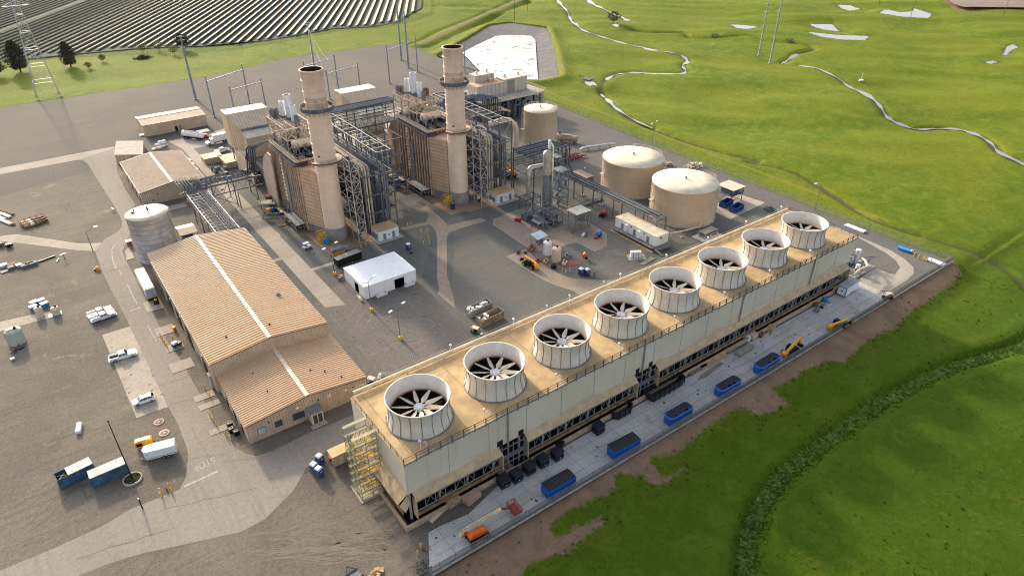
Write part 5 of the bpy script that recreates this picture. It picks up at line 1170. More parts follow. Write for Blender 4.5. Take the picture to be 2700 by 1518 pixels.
mb = tm(); mb.box(168,252,9.2,204,275,9.98); mb.build('deck', m_conc, t)
for x in np.linspace(169.5,202.5,6):
    for y in (253.5,263,273.5): mb = tm(); mb.box(x-.8,y-.8,0,x+.8,y+.8,9.2); mb.build('column', m_conc if x > 190 else m_blueg, t)
mb = tm(); mb.rail([(168,252.1,10),(204,252.1,10),(204,274.9,10)],1.1,.05,2).box(167.9,251.9,9.1,204.1,252,10.1); mb.build('handrail', m_trim, t)
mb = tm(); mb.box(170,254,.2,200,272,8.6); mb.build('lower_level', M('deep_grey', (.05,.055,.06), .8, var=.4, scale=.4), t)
mb = tm()
for k in range(26): x, y = rr.uniform(169,200), rr.uniform(250.5,253.4); mb.tube([(x,y,rr.uniform(.5,2)),(x,y,rr.uniform(5,9)),(x+rr.uniform(1,5),y,rr.uniform(5,9))], rr.uniform(.12,.35), 6)
mb.build_each('piping', m_galv, t)
# dark pipe stacks stepping down from the boiler rack to the hall
t = thing('steam_pipe_rack', 'dark steam lines in a stepped rack running from the right boiler to the turbine hall', 'pipe rack', (146,238,0)); mb = MB()
for x in (-6,2,10,18):
    for y in (-5,4): mb.bar((x,y,0),(x,y,17),.34)
    mb.bar((x,-5,17),(x,4,17),.3).bar((x,-5,11),(x,4,11),.3)
for y in (-5,4):
    for z in (11,17): mb.bar((-8,y,z),(20,y,z),.3)
for i in range(4): mb.bar((-6+8*i,-5,11),(2+8*i,-5,17),.16) if i < 3 else None
mb.build('frame', M('rack_steel', (.115,.13,.145)), t)
for k in range(8): mb = MB(); y = -4.6+k*.95; mb.tube([(-9,y,18.4),(16-.45*k,y,18.4),(17-.45*k,y,17.4),(17-.45*k,y,9)], .34, 8); mb.build('pipe', m_pipe if k % 3 else m_blueg, t)
for k in range(5): mb = MB(); y = -4+k*1.5; mb.tube([(-8,y,12),(20,y,12),(24,y,10.6)], .4, 8); mb.build('pipe', m_galv if k % 2 else m_tanst, t)
mb = MB(); mb.cyl((-2,-3,20),(6,-3,20),1.1,n=16).cyl((0,1,20.4),(5,1,20.4),.8,n=14); mb.build_each('vessel', m_galv, t)
t = thing('steam_duct', 'big tan bent duct curving down beside the tall narrow tank', 'duct', (158,220,0))
mb = MB(); mb.tube([(-10,-1,13),(-2,-1,13.4),(0,-2,13),(1.4,-3.5,11.4),(1.8,-4.2,9),(1.8,-4.2,0)], 1.15, 14); mb.build('pipe', m_stack, t)
mb = MB()
for x in (-8,-3): mb.bar((x,-1,0),(x,-1,12),.4)
mb.build_each('leg', m_grey, t)
# stepped rack from right boiler rack, dropping to the long low rack past the tanks
t = thing('stepped_pipe_rack', 'dark pipe rack dropping in a step from the right boiler towards the storage tanks', 'pipe rack', (0,0,0)); mb = MB()
for x in (136.5,144,151.5):
    for y in (174,186): mb.bar((x,y,0),(x,y,16 if x < 150 else 15),.34)
    for z in (8,15.4): mb.bar((x,174,z),(x,186,z),.28)
for y in (174,180,186):
    for z in (8,12,15.4): mb.bar((133,y,z),(152,y,z),.26)
for x0_, x1_ in ((136.5,144),(144,151.5)): mb.bar((x0_,174,8),(x1_,174,15.4),.18).bar((x1_,174,8),(x0_,174,15.4),.18)
mb.build('frame', M('rack_steel', (.115,.13,.145)), t)
for k in range(6): mb = MB(); y = 175+k*1.5; xe = 153.4-.5*k; mb.tube([(134,y,16.4),(xe-.8,y,16.4),(xe,y,15.6),(xe,y,8.4),(xe+.8-.0*k,y-.6,7.6),(152.5-.5*k,y-3,7.4)], .3, 8); mb.build('pipe', m_pipe if k % 2 else m_blueg, t)
for k in range(5): mb = MB(); y = 176+k*2; mb.tube([(134,y,12.6),(151,y,12.6)], .26, 8); mb.build('pipe', m_galv, t)
t = thing('long_pipe_rack', 'long low steel pipe rack running past the storage tanks to the white control module', 'pipe rack', (0,0,0)); mb = MB()
for y in (126.6,136,146,156,166,176):
    for x in (148.4,152.6): mb.bar((x,y,0),(x,y,7.0),.3)
    mb.bar((148.2,y,6.4),(152.8,y,6.4),.28)
for x in (148.4,150.4,152.6): mb.bar((x,126.4,6.9),(x,181,6.9),.24,.34)
for i in range(27): y = 127+i*2; mb.bar((148.4,y,6.75),(152.6,y,6.75),.12)
mb.bar((148.4,126.6,1),(152.6,126.6,6.4),.16)
mb.build('frame', M('bridge_steel', (.16,.16,.155)), t)
for k in range(7): mb = MB(); x = 148.9+k*.52; mb.tube([(x,181,7.3),(x,127+k*.3,7.3)] if k != 2 else [(x,181,7.3),(x,132,7.3),(x-1.2,131,6.6),(x-1.2,131,.5)], .17, 6); mb.build('pipe', m_galv if k % 3 else m_pipe, t)
for y in (136,146,156,166): mb = MB(); mb.cb(152.6,y,0,1.4,1.4,.35); mb.build('footing', m_conc, t)

# brine concentrator: tall column, grey platforms, bent duct
t = thing('process_column', 'slim tall grey process column with platforms and a silver riser pipe', 'process column', (136,166.2,0))
mb = MB(); mb.cyl((0,0,0),(0,0,8.6),1.5,1.5,20).cyl((0,0,8.6),(0,0,12.2),1.5,1.05,20); mb.mat(1).cyl((0,0,12.2),(0,0,19.4),1.5,1.5,20).lathe([(1.5,19.4),(1.1,20.3),(.1,20.7)],n=20); mb.build('shell', [m_galv, M('brushed_tan', (.42,.37,.31), .4, .2)], t)
mb = MB(); mb.tube([(1.5,-1.0,.5),(1.5,-1.0,21.8),(1.3,-.6,22.6),(.3,0,22.9)], .42, 10); mb.build('riser_pipe', m_chrome, t)
mb = MB(); mb.cyl((.6,-.3,21.2),(.6,-.3,23.4),.55,n=12).ball((.6,-.3,23.6),.6,6); mb.build('vent_cap', m_white, t)
mb = MB(); mb.box(1.8,-2.2,18,4.6,1.6,18.1).rail([(1.8,-2.2,18.1),(4.6,-2.2,18.1),(4.6,1.6,18.1),(1.8,1.6,18.1)],1.1,.04,1.2); mb.build('top_platform', m_grey, t)
t = thing('platform_tower', 'open grey four level platform tower next to the tall process column', 'platform tower', (140.2,164.4,0)); mb = MB()
for x in (-2.2,2.2):
    for y in (-2.2,2.2): mb.bar((x,y,0),(x,y,14),.24)
for k in range(5): z = .3+3.3*k; mb.rail([(-2.2,-2.2,z),(2.2,-2.2,z),(2.2,2.2,z)],1.1,.04,1.1).bar((-2.2,-2.2,z),(2.2,-2.2,z),.2).bar((-2.2,-2.2,z),(-2.2,2.2,z),.2); mb.bar((-2.2,-2.2,z),(2.2,-2.2,min(14,z+3.3)),.1)
mb.build('frame', m_galv, t)
for k in range(4): mb = MB(); z = 3.6+3.3*k; mb.box(-2.2,-2.2,z,2.2,2.2,z+.1); mb.build('floor', M('blue_grating', (.12,.16,.20), .6, .2), t)
mb = MB()
for k in range(4): mb.cyl((rr.uniform(-1,1),rr.uniform(-1,1),3.7+3.3*k-3.3),(rr.uniform(-1,1),rr.uniform(-1,1),3.3*k+2.4),rr.uniform(.3,.8),n=12)
mb.build_each('vessel', m_galv, t)
for k in range(5): mb = MB(); mb.ball((-2.0+4*rr.random(),-2.2,1.8+2.9*k),.22,6); mb.build('lamp', m_lamp, t)
t = thing('vapour_duct', 'large bent silver duct standing on a steel skid', 'duct', (133,170,0)); mb = MB()
mb.tube([(-2.6,-1,4.2),(-2.6,-1,12.6),(-2.3,-.8,13.7),(-1.2,-.3,14.3),(3.4,-2.2,14.8)], .85, 14); mb.build('pipe', M('duct_metal', (.40,.37,.34), .35, .5, var=.15), t)
mb = MB(); 
for x in (-5,-2.6,1.0):
    for y in (-3.2,1): mb.bar((x,y,0),(x,y,4.4),.22)
    mb.bar((x,-3.2,4.3),(x,1,4.3),.22)
for y in (-3.2,1): mb.bar((-5,y,4.3),(1,y,4.3),.22).bar((-5,y,2.2),(1,y,2.2),.18).bar((-5,y,0),(-2.6,y,4.3),.14)
mb.rail([(-5,-3.2,4.4),(1,-3.2,4.4)],1.1,.04,1.2); mb.build('skid', m_blueg, t)
t = thing('evaporator_skid', 'dense grey skid of pipes, pumps and motors left of the canopy platform', 'process skid', (128.5,158,0)); mb = MB()
for x in (-5,-1,3):
    for y in (-6,-1,4): mb.bar((x,y,0),(x,y,5.4 if x > -3 else 3.6),.2)
for z in (2.7,5.2):
    for y in (-6,-1,4): mb.bar((-1,y,z),(3,y,z),.18)
    for x in (-1,3): mb.bar((x,-6,z),(x,4,z),.18)
for i in range(3): mb.bar((-1,-6+3.3*i,2.7),(-1,-2.7+3.3*i,5.2),.12).bar((-1,-2.7+3.3*i,2.7),(-1,-6+3.3*i,5.2),.12).bar((-1,-5+3*i,5.3),(3,-5+3*i,5.3),.2)
mb.bar((-5,-6,3.5),(-5,4,3.5),.18).rail([(-5,-6,3.6),(-5,4,3.6)],1,.04,1.2); mb.build('frame', m_galv, t)
mb = MB()
for k in range(34):
    x, y, z = rr.uniform(-6,3.4), rr.uniform(-6,5), rr.uniform(.3,3.8); mb.tube([(x,y,z),(x+rr.uniform(-2,2),y,z),(x+rr.uniform(-2,2),y+rr.uniform(-2,2),z),(x,y,.2)], rr.uniform(.08,.26), 6)
mb.build_each('piping', m_galv, t)
mb = MB(); mb.box(-5.4,2.4,0,-2.6,5.6,2.6); mb.cyl((-3.4,1,1.4),(-.6,1,1.4),.9,n=14).cyl((-4,-2,1.1),(-1.6,-2,1.1),.7,n=14).cb(1,-4,0,2,2,1.8).cb(1.6,1.5,0,2.2,2.6,2.3); mb.build_each('motor', m_blueg, t)
mb = MB(); mb.box(-6.4,-5.2,2.6,-2.8,-1,2.75); 
for x in (-6.2,-3):
    for y in (-5,-1.2): mb.bar((x,y,0),(x,y,2.6),.2)
mb.build('grey_table', M('grey_cover', (.16,.19,.22), .5), t)
mb = MB().cb(-7.0,4.6,0,1.0,1.2,1.4).cb(-7.5,5.6,0,.8,.7,1.0); mb.build('red_pump', m_red, t)
t = thing('canopy_platform', 'raised grey platform with stairs under a flat cream canopy roof', 'platform', tuple(g('K8',810,1080)), 0); mb = MB()
for x in (-2.4,2.6):
    for y in (-1.8,2.2): mb.bar((x,y,0),(x,y,6.0),.22)
mb.box(-4.4,-2.4,2.6,3.2,2.6,2.75).rail([(-4.4,2.6,2.75),(-4.4,-2.4,2.75),(3.2,-2.4,2.75),(3.2,2.6,2.75)],1.1,.045,1.2)
mb.bar((-2.4,-1.8,2.8),(-2.4,2.2,5.8),.1).bar((-2.4,2.2,2.8),(-2.4,-1.8,5.8),.1); mb.bar((3.0,-2.4,0),(3.0,-2.4,2.6),.2).bar((-4.2,-2.4,0),(-4.2,-2.4,2.6),.2); mb.build('frame', m_galv, t)
MB().box(-2.9,-2.4,5.9,3.2,2.8,6.08).build('canopy', M('canopy_cream', (.56,.53,.42), .5), t)
mb = MB()
for s_ in (-.5,.5): mb.bar((-4.0+s_,-2.4,2.7),(-2.6+s_,-7.2,.1),.14,.3)
for k in range(10): q = k/10; mb.box(-4.5+1.4*q,-2.5-4.8*q,2.6-2.6*q,-3.5+1.4*q,-2.2-4.8*q,2.66-2.6*q)
mb.rail([(-4.5,-2.4,2.7),(-3.1,-7.2,.1)],1,.04,1.2).rail([(-3.5,-2.4,2.7),(-2.1,-7.2,.1)],1,.04,1.2); mb.build('stair', m_galv, t)
mb = MB().cb(.4,.4,2.75,1.6,1.6,1.7).cyl((1.8,-.8,2.75),(1.8,-.8,4.2),.5,n=12); mb.build('equipment', m_galv, t)
t = thing('lean_to', 'pale blue sloped sheet roof shelter beside the white vertical tank', 'shelter', tuple(g('P',590,770)), .1)
mb = MB(); mb._add([(-2.4,-1.6,2.3),(2.2,-1.6,2.3),(2.2,1.8,3.0),(-2.4,1.8,3.0),(-2.4,-1.6,2.4),(2.2,-1.6,2.4),(2.2,1.8,3.1),(-2.4,1.8,3.1)], [(3,2,1,0),(4,5,6,7),(0,1,5,4),(1,2,6,5),(2,3,7,6),(3,0,4,7)]); mb.build('roof', M('pale_blue_sheet', (.44,.55,.62), .35), t)
mb = MB()
for x in (-2.2,2):
    for y in (-1.4,1.6): mb.bar((x,y,0),(x,y,2.4),.1)
mb.cb(0,0,0,2,1.2,1.4); mb.build_each('leg', m_galv, t)
def vtank(name, label, c, r, h, mt, cat='tank', extras=True):
    t = thing(name, label, cat, c); mb = MB(); mb.cyl((0,0,0),(0,0,h),r,n=24,cap=False).lathe([(r,h),(r*.96,h+.12),(.05,h+.35)], n=24); mb.build('shell', mt, t)
    if extras:
        mb = MB().cyl((r*.3,r*.2,h+.2),(r*.3,r*.2,h+.75),.28,n=10); mb.build('hatch', m_dark, t)
        mb = MB()
        for s_ in (-.2,.2): mb.bar((-r-.1,s_,0),(-r-.1,s_,h+.6),.05)
        for k in range(int(h/.4)): mb.bar((-r-.1,-.2,.3+k*.4),(-r-.1,.2,.3+k*.4),.04)
        mb.build('ladder', m_galv, t)
    return t
vtank('chemical_tank', 'white upright tank behind the cream one near the yellow telehandler', tuple(g('P',690,915)), 1.35, 4.0, m_white)
vtank('chemical_tank', 'cream upright tank in front of the white one near the yellow telehandler', tuple(g('P',805,1000)), 1.4, 4.1, m_cream)
def box_house(name, label, cat, x0, x1, y0, y1, z0, z1, mw, mr, parts=()):
    t = thing(name, label, cat, ((x0+x1)/2,(y0+y1)/2,0)); M_ = Matrix.Translation((-(x0+x1)/2,-(y0+y1)/2,0))
    mb = MB(); mb.M = M_; mb.box(x0,y0,z0,x1,y1,z1-.1); mb.build('wall', mw, t)
    mb = MB(); mb.M = M_; mb.box(x0-.12,y0-.12,z1-.1,x1+.12,y1+.12,z1+.06); mb.build('roof', mr, t)
    for nm, a, b_, mt in parts: mb = MB(); mb.M = M_; mb.box(*a,*b_); mb.build(nm, mt, t)
    return t, M_
mroofoc = M('ochre_roof', (.52,.36,.19), .7, var=.18)
for lab, x0, x1, y0, y1 in (('white analyser shelter with ochre roof right of the left stair tower',77.4,84.4,177,182.4),('white analyser shelter with ochre roof right of the far stair tower',123.3,131.0,178,183.2)):
    t, M_ = box_house('analyser_shelter', lab, 'shelter', x0, x1, y0, y1, .25, 3.6, m_white, mroofoc, (('door',(x0+1.5,y0-.06,.4),(x0+2.5,y0,2.5),m_grey),('door',(x1-2.4,y0-.06,.4),(x1-1.4,y0,2.5),m_grey),('sign',((x0+x1)/2-.2,y0-.05,1.4),((x0+x1)/2+.2,y0,2.1),m_red),('wall_unit',(x0-.5,y0+1,.9),(x0,y0+2,2.2),m_grey),('wall_unit',(x0-.5,y0+3,.9),(x0,y0+4,2.2),m_grey)))
    t['group'] = 'white analyser shelters'; mb = MB(); mb.M = M_; mb.box(x0-1,y0-1.4,0.02,x1+1,y1+.6,.25); mb.build('slab', m_conc, t)
t, M_ = box_house('control_module', 'long white control module with cream roof, raised on piers by the storage tank', 'container building', 143.2, 148.6, 121.6, 139.4, 1.3, 4.6, m_white, M('module_roof', (.55,.49,.37), .6), tuple(('door',(143.14,y,1.4),(143.2,y+1.1,3.5),m_grey) for y in (124.4,130.2,135.6))+tuple(('wall_unit',(142.5,y,1.7),(143.2,y+1.2,4.0),m_white) for y in (128,133.5))+(('vent',(143.12,126.4,3.6),(143.2,126.9,4.0),m_dark),('vent',(143.12,132,3.6),(143.2,132.5,4.0),m_dark),('vent',(145,121.5,3.5),(145.6,121.6,4.0),m_dark)))
mb = MB(); mb.M = M_
for y in (122.5,126,130,134,138.4):
    for x in (143.8,148): mb.box(x-.25,y-.25,0,x+.25,y+.25,1.3)
mb.build('pier', m_conc, t); mb = MB(); mb.M = M_; mb.box(141.6,121.6,1.05,143.2,139,1.2).rail([(141.6,121.8,1.2),(141.6,139,1.2)],1.0,.03,1.6).box(143.2,119.4,1.05,149,121.6,1.2).rail([(141.6,121.6,1.2),(143.4,119.4,1.2),(149,119.4,1.2),(149,121.6,1.2)],1.0,.03,1.4)
mb.bar((142.4,121,1.1),(142.4,117.6,.1),1.0,.2); mb.build('walkway', m_galv, t)
mb = MB(); mb.M = M_; mb.box(141.3,121,.02,142.0,139.5,.3); mb.build('kerb', M('ochre_kerb', (.42,.29,.17), .8), t)
t, M_ = box_house('pump_house', 'low brown roofed pump house with red hydrant pipes behind the process column', 'shed', *[v for v in (158.6,163.8)], 172.6, 180.6, 0, 2.6, M('brown_block', (.20,.155,.125), .8), M('brown_roof', (.27,.21,.165), .7))
t = thing('fire_pipework', 'dark red fire main pipework on the ground next to the brown pump house', 'pipework', tuple(g('K8',740,420))); mb = MB()
for k in range(6): mb.tube([(-4+k*1.5,-3,.3),(-4+k*1.5,-1+k*.4,.5),(-2+k*1.2,.5,.9),(-1+k*1.2,3-k*.5,.4)], .22, 8)
mb.tube([(-4,-2.5,.7),(6,-2.8,.7)],.25,8).tube([(-3,1,.7),(4,1.6,.7)],.25,8); mb.build('pipe', M('fire_red', (.27,.02,.035), .45), t)
mb = MB()
for k in range(5): mb.cyl((-3+1.8*k,-2.2,.3),(-3+1.8*k,-2.2,1.3),.3,n=8)
mb.build('valve', M('fire_red', (.27,.02,.035)), t)
t = thing('hydrogen_tank', 'horizontal dull tan pressure vessel lying beyond the tall narrow tank', 'tank', tuple(g('K8',700,270)), -1.05); mb = MB(); mb.cyl((-4.6,0,1.9),(4.6,0,1.9),1.45,n=20).ball((-4.6,0,1.9),1.45,8,.4).ball((4.6,0,1.9),1.45,8,.4); mb.build('shell', M('dull_tan', (.36,.28,.20), .6), t)
mb = MB().cb(-3,0,0,.6,2.4,1.0).cb(3,0,0,.6,2.4,1.0); mb.build('saddle', m_conc, t); MB().box(-1.5,-1,3.2,2.5,1,3.4).build('platform', m_grey, t); MB().cyl((-3.2,0,3.2),(-3.2,0,4.4),.5,n=10).build('manway', m_rust, t)
t = thing('culvert_pipe', 'long silver pipe on low supports leading to the rear storage tank', 'pipe', tuple(g('K8',1000,330)), -.28); mb = MB(); mb.tube([(-8,0,.5),(-7,0,1.2),(7,0,1.2),(8,0,1.0)], .42, 10); mb.build('pipe', m_chrome, t)
mb = MB()
for x in (-5,0,5): mb.cb(x,0,0,.5,1,1)
mb.build('support', m_conc, t)
t = thing('sludge_press', 'small canopied filter press platform above two blue bins', 'platform', tuple(g('U',1370,700)), 0); mb = MB()
for x in (-3,3):
    for y in (-3,3): mb.bar((x,y,0),(x,y,5.0),.22)
mb.box(-3.2,-3.2,2.6,3.2,3.2,2.75).rail([(-3.2,-3.2,2.75),(3.2,-3.2,2.75),(3.2,3.2,2.75)],1.1,.04,1.3).bar((-3,-3,0),(3,-3,2.6),.14).bar((-3,-3,2.6),(3,-3,0),.14); mb.build('frame', m_blueg, t)
MB().box(-2.2,-2.4,2.8,2.2,2.4,4.2).build('press', M('press_blue', (.12,.17,.22), .5), t); MB().box(-3.4,-3.6,5,3.4,3.6,5.2).build('canopy', m_cream, t)
def open_bin(name, label, loc, rz, L_, W_, H_, mt, fill=None, group=None, tarp=None, cat='dumpster', taper=.0, ribs=8, min_=None):
    t = thing(name, label, cat, loc, rz, group); th = .09; mb = MB(); a, b_ = L_/2, W_/2
    mb.box(-a,-b_,.15,a,b_,.3).box(-a,-b_,.3,a,-b_+th,H_).box(-a,b_-th,.3,a,b_,H_).box(-a,-b_+th,.3,-a+th,b_-th,H_).box(a-th,-b_+th,.3,a,b_-th,H_); mb.build('tub', mt if not min_ else [mt], t)
    mb = MB()
    for k in range(ribs+1):
        x = -a+.1+k*(L_-.2)/ribs
        for s_ in (-1,1): mb.box(x-.06,s_*(b_+.05)-.05,.2,x+.06,s_*(b_+.05)+.05,H_-.05)
    mb.box(-a-.06,-b_-.1,H_-.12,a+.06,-b_+.02,H_+.04).box(-a-.06,b_-.02,H_-.12,a+.06,b_+.1,H_+.04).box(-a-.08,-b_,H_-.12,-a+.04,b_,H_+.04).box(a-.04,-b_,H_-.12,a+.08,b_,H_+.04); mb.build('rim', mt, t)
    MB().box(-a+th,-b_+th,.31,a-th,b_-th,.35).build('floor', min_ or m_dark, t)
    if fill:
        mb = MB(); r2 = random.Random(len(label))
        for k in range(fill[1]): mb.cb(r2.uniform(fill[2]*a,fill[3]*a), r2.uniform(-b_+.5,b_-.5), r2.uniform(.5,H_-.25), r2.uniform(.3,1.0), r2.uniform(.3,.9), r2.uniform(.15,.6), r2.uniform(0,3))
        mb.build('rubbish', fill[0], t)
    for s_ in (-1,1):
        for x in (-a*.7,a*.7): MB().cyl((x,s_*b_*.8-.1,.14),(x,s_*b_*.8+.1,.14),.14,n=10).build('wheel', m_rub, t)
    return t
mdb = M('drab_bin', (.30,.235,.175), .7, var=.25, streak=.3); mdg = M('drab_grey_bin', (.27,.245,.21), .7, var=.25, streak=.3); mrb = M('bin_rust', (.17,.08,.045), .85, var=.4)
open_bin('dumpster', 'grey brown open dumpster heaped with white bags and scrap', tuple(g('K6',1575,925)), .06, 7.0, 2.5, 2.3, mdg, (m_pvc,60,-.95,.75), 'open dumpsters by the lot', min_=mrb)
open_bin('dumpster', 'rusty brown open dumpster nearly empty, next to the heaped one', tuple(g('K6',1690,1015)), .06, 7.2, 2.5, 2.3, mdb, (m_pvc,14,-.9,-.3), 'open dumpsters by the lot', min_=mrb)
mnb = M('blue_bin', (.015,.055,.22), .45, var=.2)
open_bin('sludge_bin', 'dark blue open bin nearer the tank, under the press', tuple(g('U',1335,775)), .12, 5.0, 2.5, 1.9, mnb, None, 'blue sludge bins')
open_bin('sludge_bin', 'dark blue open bin nearer the road, outside the press', tuple(g('U',1450,830)), .12, 5.2, 2.5, 1.9, mnb, None, 'blue sludge bins')
t = thing('sampling_skid', 'green grey skid with a flat roof in a white bunded tray below the near tank', 'process skid', (163.4,118.4,0)); MB().box(-4.2,-3,0,4.2,2.6,.25).box(-4.2,-3,.25,-4,2.6,.55).box(4,-3,.25,4.2,2.6,.55).box(-4,-3,.25,4,-2.8,.55).build('tray', M('tray_white', (.60,.58,.55), .6), t)
mb = MB().box(-2.2,-1.0,.3,3.6,1.4,1.3); mb.build('equipment', m_galv, t); MB().box(-2.4,-1.2,1.9,3.8,1.6,2.0).build('roof', M('khaki_roof', (.36,.34,.25), .6), t)
mb = MB()
for x in (-2.2,3.6):
    for y in (-1,1.4): mb.bar((x,y,.3),(x,y,1.9),.1)
mb.bar((-2.3,-1.2,1.2),(3.7,-1.2,1.2),.12); mb.build_each('leg', m_yel if 0 else m_trim, t)
t = thing('tank_manifold', 'tan pipe manifold on posts at the foot of the near storage tank', 'pipework', (160.4,122.2,0)); mb = MB(); mb.tube([(-8,2,2.0),(-3,.3,2.2),(3,-.6,2.2),(6,1.5,2.0)], .22, 8); mb.build('pipe', m_cream, t)
mb = MB()
for x, y in ((-4,.7),(3,-.6)): mb.bar((x,y,0),(x,y,2.1),.25); mb.cb(x,y,0,1.2,1.2,.3)
mb.build('post', m_conc, t)
for i, q in enumerate((((905,210),(1060,355)),)):
    t = thing('pump_cluster', 'pale cluster of small pumps and pipes behind the storage tanks by the road', 'pump', tuple(g('U',985,345)), -.6); mb = MB()
    for k in range(12): mb.cyl((rr.uniform(-3,3),rr.uniform(-1.5,1.5),0),(rr.uniform(-3,3),rr.uniform(-1.5,1.5),rr.uniform(.8,2.2)),rr.uniform(.2,.5),n=8)
    mb.build_each('pump', m_cream, t); mb = MB()
    for k in range(8): x = rr.uniform(-3,3); mb.tube([(x,-1.6,.5),(x,1,1.6),(x+1,1.5,.4)], .14, 6)
    mb.build('pipe', m_trim, t)
t = thing('pump_cluster', 'grey small pumps between the two wide storage tanks', 'pump', tuple(g('U',690,325)), -.6); mb = MB()
for k in range(9): mb.cyl((rr.uniform(-2.5,2.5),rr.uniform(-1,1),0),(rr.uniform(-2.5,2.5),rr.uniform(-1,1),rr.uniform(.8,1.8)),rr.uniform(.2,.45),n=8)
mb.build_each('pump', m_cream, t)
# chemical dosing skid at the far end of the tower
t = thing('dosing_skid', 'dosing skid of white cylinders and pipes at the far end of the cooling tower', 'process skid', (182.2,82.2,0)); MB().box(-5.6,-6.4,.0,5.6,7.6,.3).build('slab', m_conc, t)
for x, y, r, h, mt in ((3.6,-1.2,.75,4.4,m_white),(2.6,1.6,.8,4.4,m_white),(1.2,3.4,.7,4.0,m_galv),(-2.0,-4.8,.6,2.8,m_white),(-3.6,5.4,1.0,2.6,m_wood),(-.6,5.8,.9,2.9,m_cream)):
    mb = MB(); mb.cyl((x,y,.3),(x,y,h),r,n=16); mb.build('vessel', mt, t)
mb = MB()
for k in range(22): x, y = rr.uniform(-5,4.6), rr.uniform(-6,6.6); z = rr.uniform(.6,2.6); mb.tube([(x,y,.3),(x,y,z),(x+rr.uniform(-3,3),y,z),(x,y+rr.uniform(-2,2),z)], rr.uniform(.08,.2), 6)
mb.build_each('piping', m_galv, t); mb = MB().cb(-2.8,1,.3,3,3.4,1.8).cb(.2,-1.2,.3,2,2,1.4).cb(-3.8,-2.4,.3,1.6,1.6,1.2); mb.build_each('motor', m_blueg, t)
mb = MB(); mb.tube([(-9.6,-7.4,3.2),(-5,-6.8,3.2),(-1,-7,3.0),(1.6,-4.6,3.0),(3.0,-3,2.4)], .32, 10).tube([(-2,-2,3.4),(-1,0,4.0),(2,1,4.0),(4.6,-2.2,3.4)],.2,8); mb.build('supply_pipe', M('cream_pipe', (.66,.56,.40)), t)
MB().cb(.4,7.0,.3,.9,.9,2.6).build('sign_board', m_orange, t)

# ================================================================ VEHICLES AND YARD OBJECTS
m_carw = M('car_white', (.78,.79,.80), .28, var=.04); m_cglass = M('car_glass', (.015,.018,.022), .08); m_hl = M('headlight', (.75,.76,.78), .15); m_tl = M('tail_light', (.40,.01,.01), .3)
def wheels(t, xs, w, r=.38, tw=.26):
    for x in xs:
        for s_ in (-1, 1):
            y = s_*(w/2-tw/2); wl = MB().cyl((x,y-tw/2,r),(x,y+tw/2,r),r,n=16).build('wheel', m_rub, t)
            MB().cyl((x,y+s_*(tw/2-.01),r),(x,y+s_*(tw/2+.015),r),r*.58,n=12).build('rim', m_chrome, wl)
def tap(mb, prof, w, tz, inset):
    """side profile pushed across the width, leaning in above height tz"""
    n = len(prof); zt = max(z for _, z in prof); L_ = [(x, -w/2+(inset*max(0, z-tz)/(zt-tz) if zt > tz else 0), z) for x, z in prof]; R_ = [(x, -y, z) for x, y, z in L_]
    mb._add(L_+R_, [tuple(range(n)), tuple(range(2*n-1, n-1, -1))]+[(i, n+i, n+(i+1) % n, (i+1) % n) for i in range(n)])
def pickup(label, loc, rz, bed='open', col=None, group=None):
    t = thing('pickup_truck', label, 'pickup truck', loc, rz, group); col = col or m_carw; w = 2.0
    mb = MB(); tap(mb, [(2.85,.45),(2.9,.75),(2.82,1.12),(2.2,1.2),(1.15,1.24),(.55,1.88),(-.75,1.9),(-.98,1.2),(-.98,.42)], w, 1.2, .26); mb.build('cab', col, t)
    mb = MB()
    for s_ in (-1,1):
        for x0_, x1_, x2_, x3_ in ((-.78,-.68,-.08,-.08),(.0,.0,.46,.98)): mb.quad((x0_,s_*(w/2-.005),1.27),(x3_,s_*(w/2-.005),1.27),(x2_,s_*(w/2-.235),1.80),(x1_,s_*(w/2-.235),1.80))
    mb.quad((1.17,-.9,1.26),(1.17,.9,1.26),(.60,.74,1.84),(.60,-.74,1.84)).quad((-1.0,-.85,1.3),(-.80,-.72,1.82),(-.80,.72,1.82),(-1.0,.85,1.3)); mb.build('window', m_cglass, t)
    mb = MB(); mb.box(-2.9,-w/2+.02,.5,-1.0,w/2-.02,.72)
    if bed == 'open':
        mb.box(-2.9,-w/2+.02,.72,-1.0,-w/2+.12,1.18).box(-2.9,w/2-.12,.72,-1.0,w/2-.02,1.18).box(-2.95,-w/2+.02,.6,-2.85,w/2-.02,1.16).mat(1).box(-2.84,-w/2+.13,.73,-1.01,w/2-.13,.76)
    else:
        mb.box(-2.95,-w/2-.04,.6,-1.02,-w/2+.46,1.42).box(-2.95,w/2-.46,.6,-1.02,w/2+.04,1.42).mat(1).box(-2.84,-w/2+.47,.73,-1.05,w/2-.47,.78).mat(2).box(-2.6,-w/2+.02,1.43,-1.3,-w/2+.40,1.47).box(-2.6,w/2-.40,1.43,-1.3,w/2-.02,1.47)
    mb.build('bed', [col, m_black, m_trim], t)
    MB().box(2.8,-.98,.42,2.98,.98,.62).build('bumper', m_chrome, t); MB().box(-3.08,-.95,.45,-2.94,.95,.62).build('bumper', m_chrome, t); MB().box(2.86,-.55,.68,2.91,.55,1.0).build('grille', m_black, t)
    for s_ in (-1,1): MB().box(2.8,s_*.8-.16,.82,2.9,s_*.8+.16,1.04).build('headlight', m_hl, t); MB().box(-2.97,s_*.9-.07,.75,-2.93,s_*.9+.07,1.1).build('tail_light', m_tl, t); MB().box(.85,s_*1.0-.02 if s_ > 0 else -1.2,1.22,1.02,1.2 if s_ > 0 else -.98,1.42).build('mirror', m_black, t)
    wheels(t, (1.85,-1.85), w); return t
